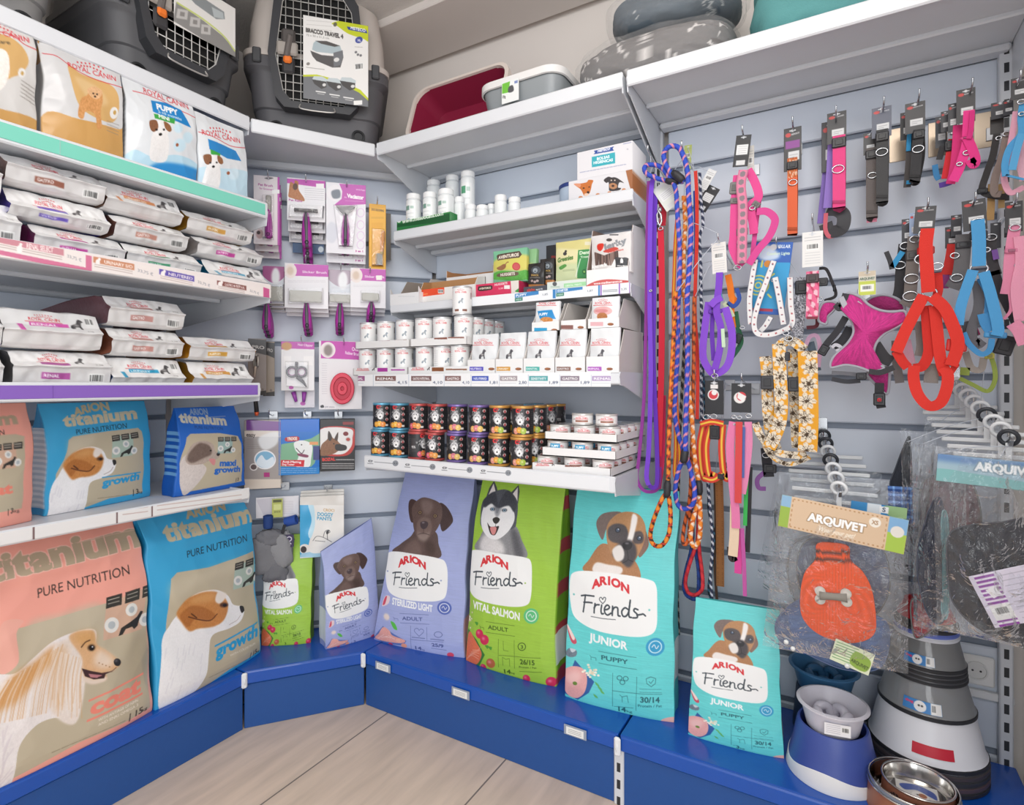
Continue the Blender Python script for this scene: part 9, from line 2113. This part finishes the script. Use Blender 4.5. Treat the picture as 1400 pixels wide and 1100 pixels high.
for i,(q,y,sd,hc)in enumerate((([(300,300),(790,345),(770,1000),(230,800)],1.75,11,'#4f9fd0'),([(262,258),(730,300),(700,900),(190,745)],1.83,15,'#d9dde2'),([(258,240),(690,262),(660,800),(165,700)],1.91,19,'#8d95a0'))):
 h=Hang('clothes_pack',('clear clothes bag with a blue printed header right behind the orange sweater pack','clear clothes bag with a pale header further behind the orange sweater pack','clear grey clothes bag furthest behind the orange sweater pack')[i],'dog clothes',ZR7,(480,300),y,GC)
 film_sheet(h,ZR7,q,y,seed=sd,thick=.02);x0,y0=q[0];cloth(h,[(x0+60,560),(x0+200,520),(x0+380,560),(x0+420,760),(x0+300,900),(x0+120,860),(x0+40,720)],y+.012,('#4f628c','#a9b1bc','#c3c8cf')[i],'garment',.008)
 if i==0:h.card(560,395,795,440,y-.01,lambda a:(a.rect(0,0,1,1,'#3f93cf'),a.rect(.3,.0,.55,1,'#e8f0f5'),a.poly([(.6,.1),(1,.0),(1,1),(.7,.9)],'#9fc48a'),a.rect(.52,.15,.68,.75,'#ffffff'),a.text('S',(.57,.62),(.63,.62),.4,'#4a5a70',.03)),'#3f93cf','printed_header',rot=.06,hole=False)
 h.done()
h=Hang('clothes_pack','dark quilted dog coat in a clear bag with a violet striped price label','dog clothes',ZR8,(560,300),1.63,GC)
film_sheet(h,ZR8,[(285,265),(735,300),(735,1105),(300,1010)],1.636,seed=23,amp=.007,thick=.035)
cloth(h,[(345,640),(420,590),(560,575),(720,570),(735,800),(735,1080),(560,1050),(460,1000),(385,930),(348,840)],1.650,'#34363e','coat',.014,edge='#4a4c55')
h.card(300,318,740,432,1.628,lambda a:(a.rect(0,0,1,1,'#9fbcca'),a.poly([(0,.55),(.4,.6),(1,.75),(1,1),(0,1)],'#7fb9b9'),a.poly([(0,0),(.5,.05),(1,0),(1,.2),(0,.25)],'#5f86b8',.03),a.text('ARQUIVET',(.36,.46),(.97,.46),.30,'#f4f7f8',.05,out=(.0018,'#7f98a8'))),'#9fbcca','header_card',rot=.06,hole=False)
def vio(a):
 a.rect(0,0,1,1,'#dcd6e6');a.rect(.08,.0,.42,1,'#8f3fa0')
 for i in range(12):a.rect(.08,i/12,.42,i/12+.035,'#efe9f4')
 a.poly([(.16,.3),(.34,.26),(.38,.42),(.22,.48)],'#f6f4f8',sm=False);a.rect(.08,.60,.42,.88,'#ecebea');a.barcode(.14,.64,.36,.80);a.lines(.5,.1,.92,.9,9,'#8a8494',.0011)
h.card(470,770,740,985,1.622,vio,'#dcd6e6','price_label',rot=-.42,hole=False)
h.done()
h=Hang('clothes_pack','navy dog coat with a teal edge in a clear bag beside the quilted coat','dog clothes',ZR8,(300,290),1.70,GC)
film_sheet(h,ZR8,[(200,268),(420,290),(420,1035),(205,1000)],1.705,seed=27,thick=.03)
cloth(h,[(292,480),(325,520),(335,800),(330,960),(295,985),(255,930),(222,800),(222,690),(250,580)],1.715,'#2c3145','coat',.012,edge='#3b4258')
cloth(h,[(318,560),(345,580),(345,930),(318,920)],1.712,'#5f9fa5','teal_edge',.006,edge='#7fb5b8');h.done()
h=Hang('clothes_pack','blue and white plaid dog coat in a clear bag, leftmost on the right arm','dog clothes',ZR8,(180,240),1.80,GC)
film_sheet(h,ZR8,[(150,190),(300,230),(215,800),(170,780)],1.805,seed=31,thick=.02);cloth(h,[(180,235),(192,260),(190,440),(112,430),(130,360)],1.815,'#2a2f3a','dark_collar',.006,edge='#3a3f4a')
plaid=lambda U,L,W:np.clip(hx('#2f4f8f')+.35*((np.sin(U*330)>.5)[...,None]*1.0+(np.sin(L*330)>.5)[...,None]*1.0)*np.array([.6,.7,.75]),0,1)
h.strap([(150,430),(152,500),(158,580)],84,'#2f4f8f',pat=plaid,name='plaid_cloth',y=1.81);h.done()
h=Hang('clothes_pack','crinkled clear clothes bag behind the packs on the right arm','dog clothes',ZR8,(300,170),1.90,GC)
film_sheet(h,ZR8,[(250,150),(560,190),(560,800),(210,760)],1.905,seed=37,thick=.02);cloth(h,[(240,420),(420,400),(480,560),(440,760),(260,740)],1.92,'#8a4a58','garment',.008);h.done()
h=Hang('clothes_pack','red and white dog coat hem showing beside the upturned red bowl','dog clothes',ZR8,(240,250),1.76,GC);film_sheet(h,ZR8,[(190,250),(310,270),(305,1040),(196,1040)],1.762,seed=43,thick=.015);cloth(h,[(198,890),(290,930),(300,990),(240,1040),(205,1030)],1.765,'#b02a38','coat_hem',.006);h.done()
#  cords from hung goods to their pegs
bpy.context.view_layer.update()
W_=[]
for o in bpy.data.objects:
 if o.get('category')in('hook',):
  for c in o.children:
   if c.name.startswith(('wire','bar')):W_.append(np.array([(o.matrix_world@(c.matrix_local@v.co))[:]for v in c.data.vertices]))
W_=np.concatenate(W_)
for o in list(bpy.data.objects):
 if o.parent is None and o.get('category')in('collar','harness','leash','tag','dog clothes')and not o.get('tied'):
  L_=np.array(o.location);d=np.linalg.norm(W_-L_,axis=1);k=int(d.argmin())
  cl=o['category']=='dog clothes'
  if .006<d[k]<(.2 if cl else .45):
   q=W_[k]-L_;M().tube(curve([(0,.001,-.006),q*.5+np.array([0,0,.004]),q],10),.0011,6).build('hang_cord',mt('#c6ccd6',.5),o,smooth=True)
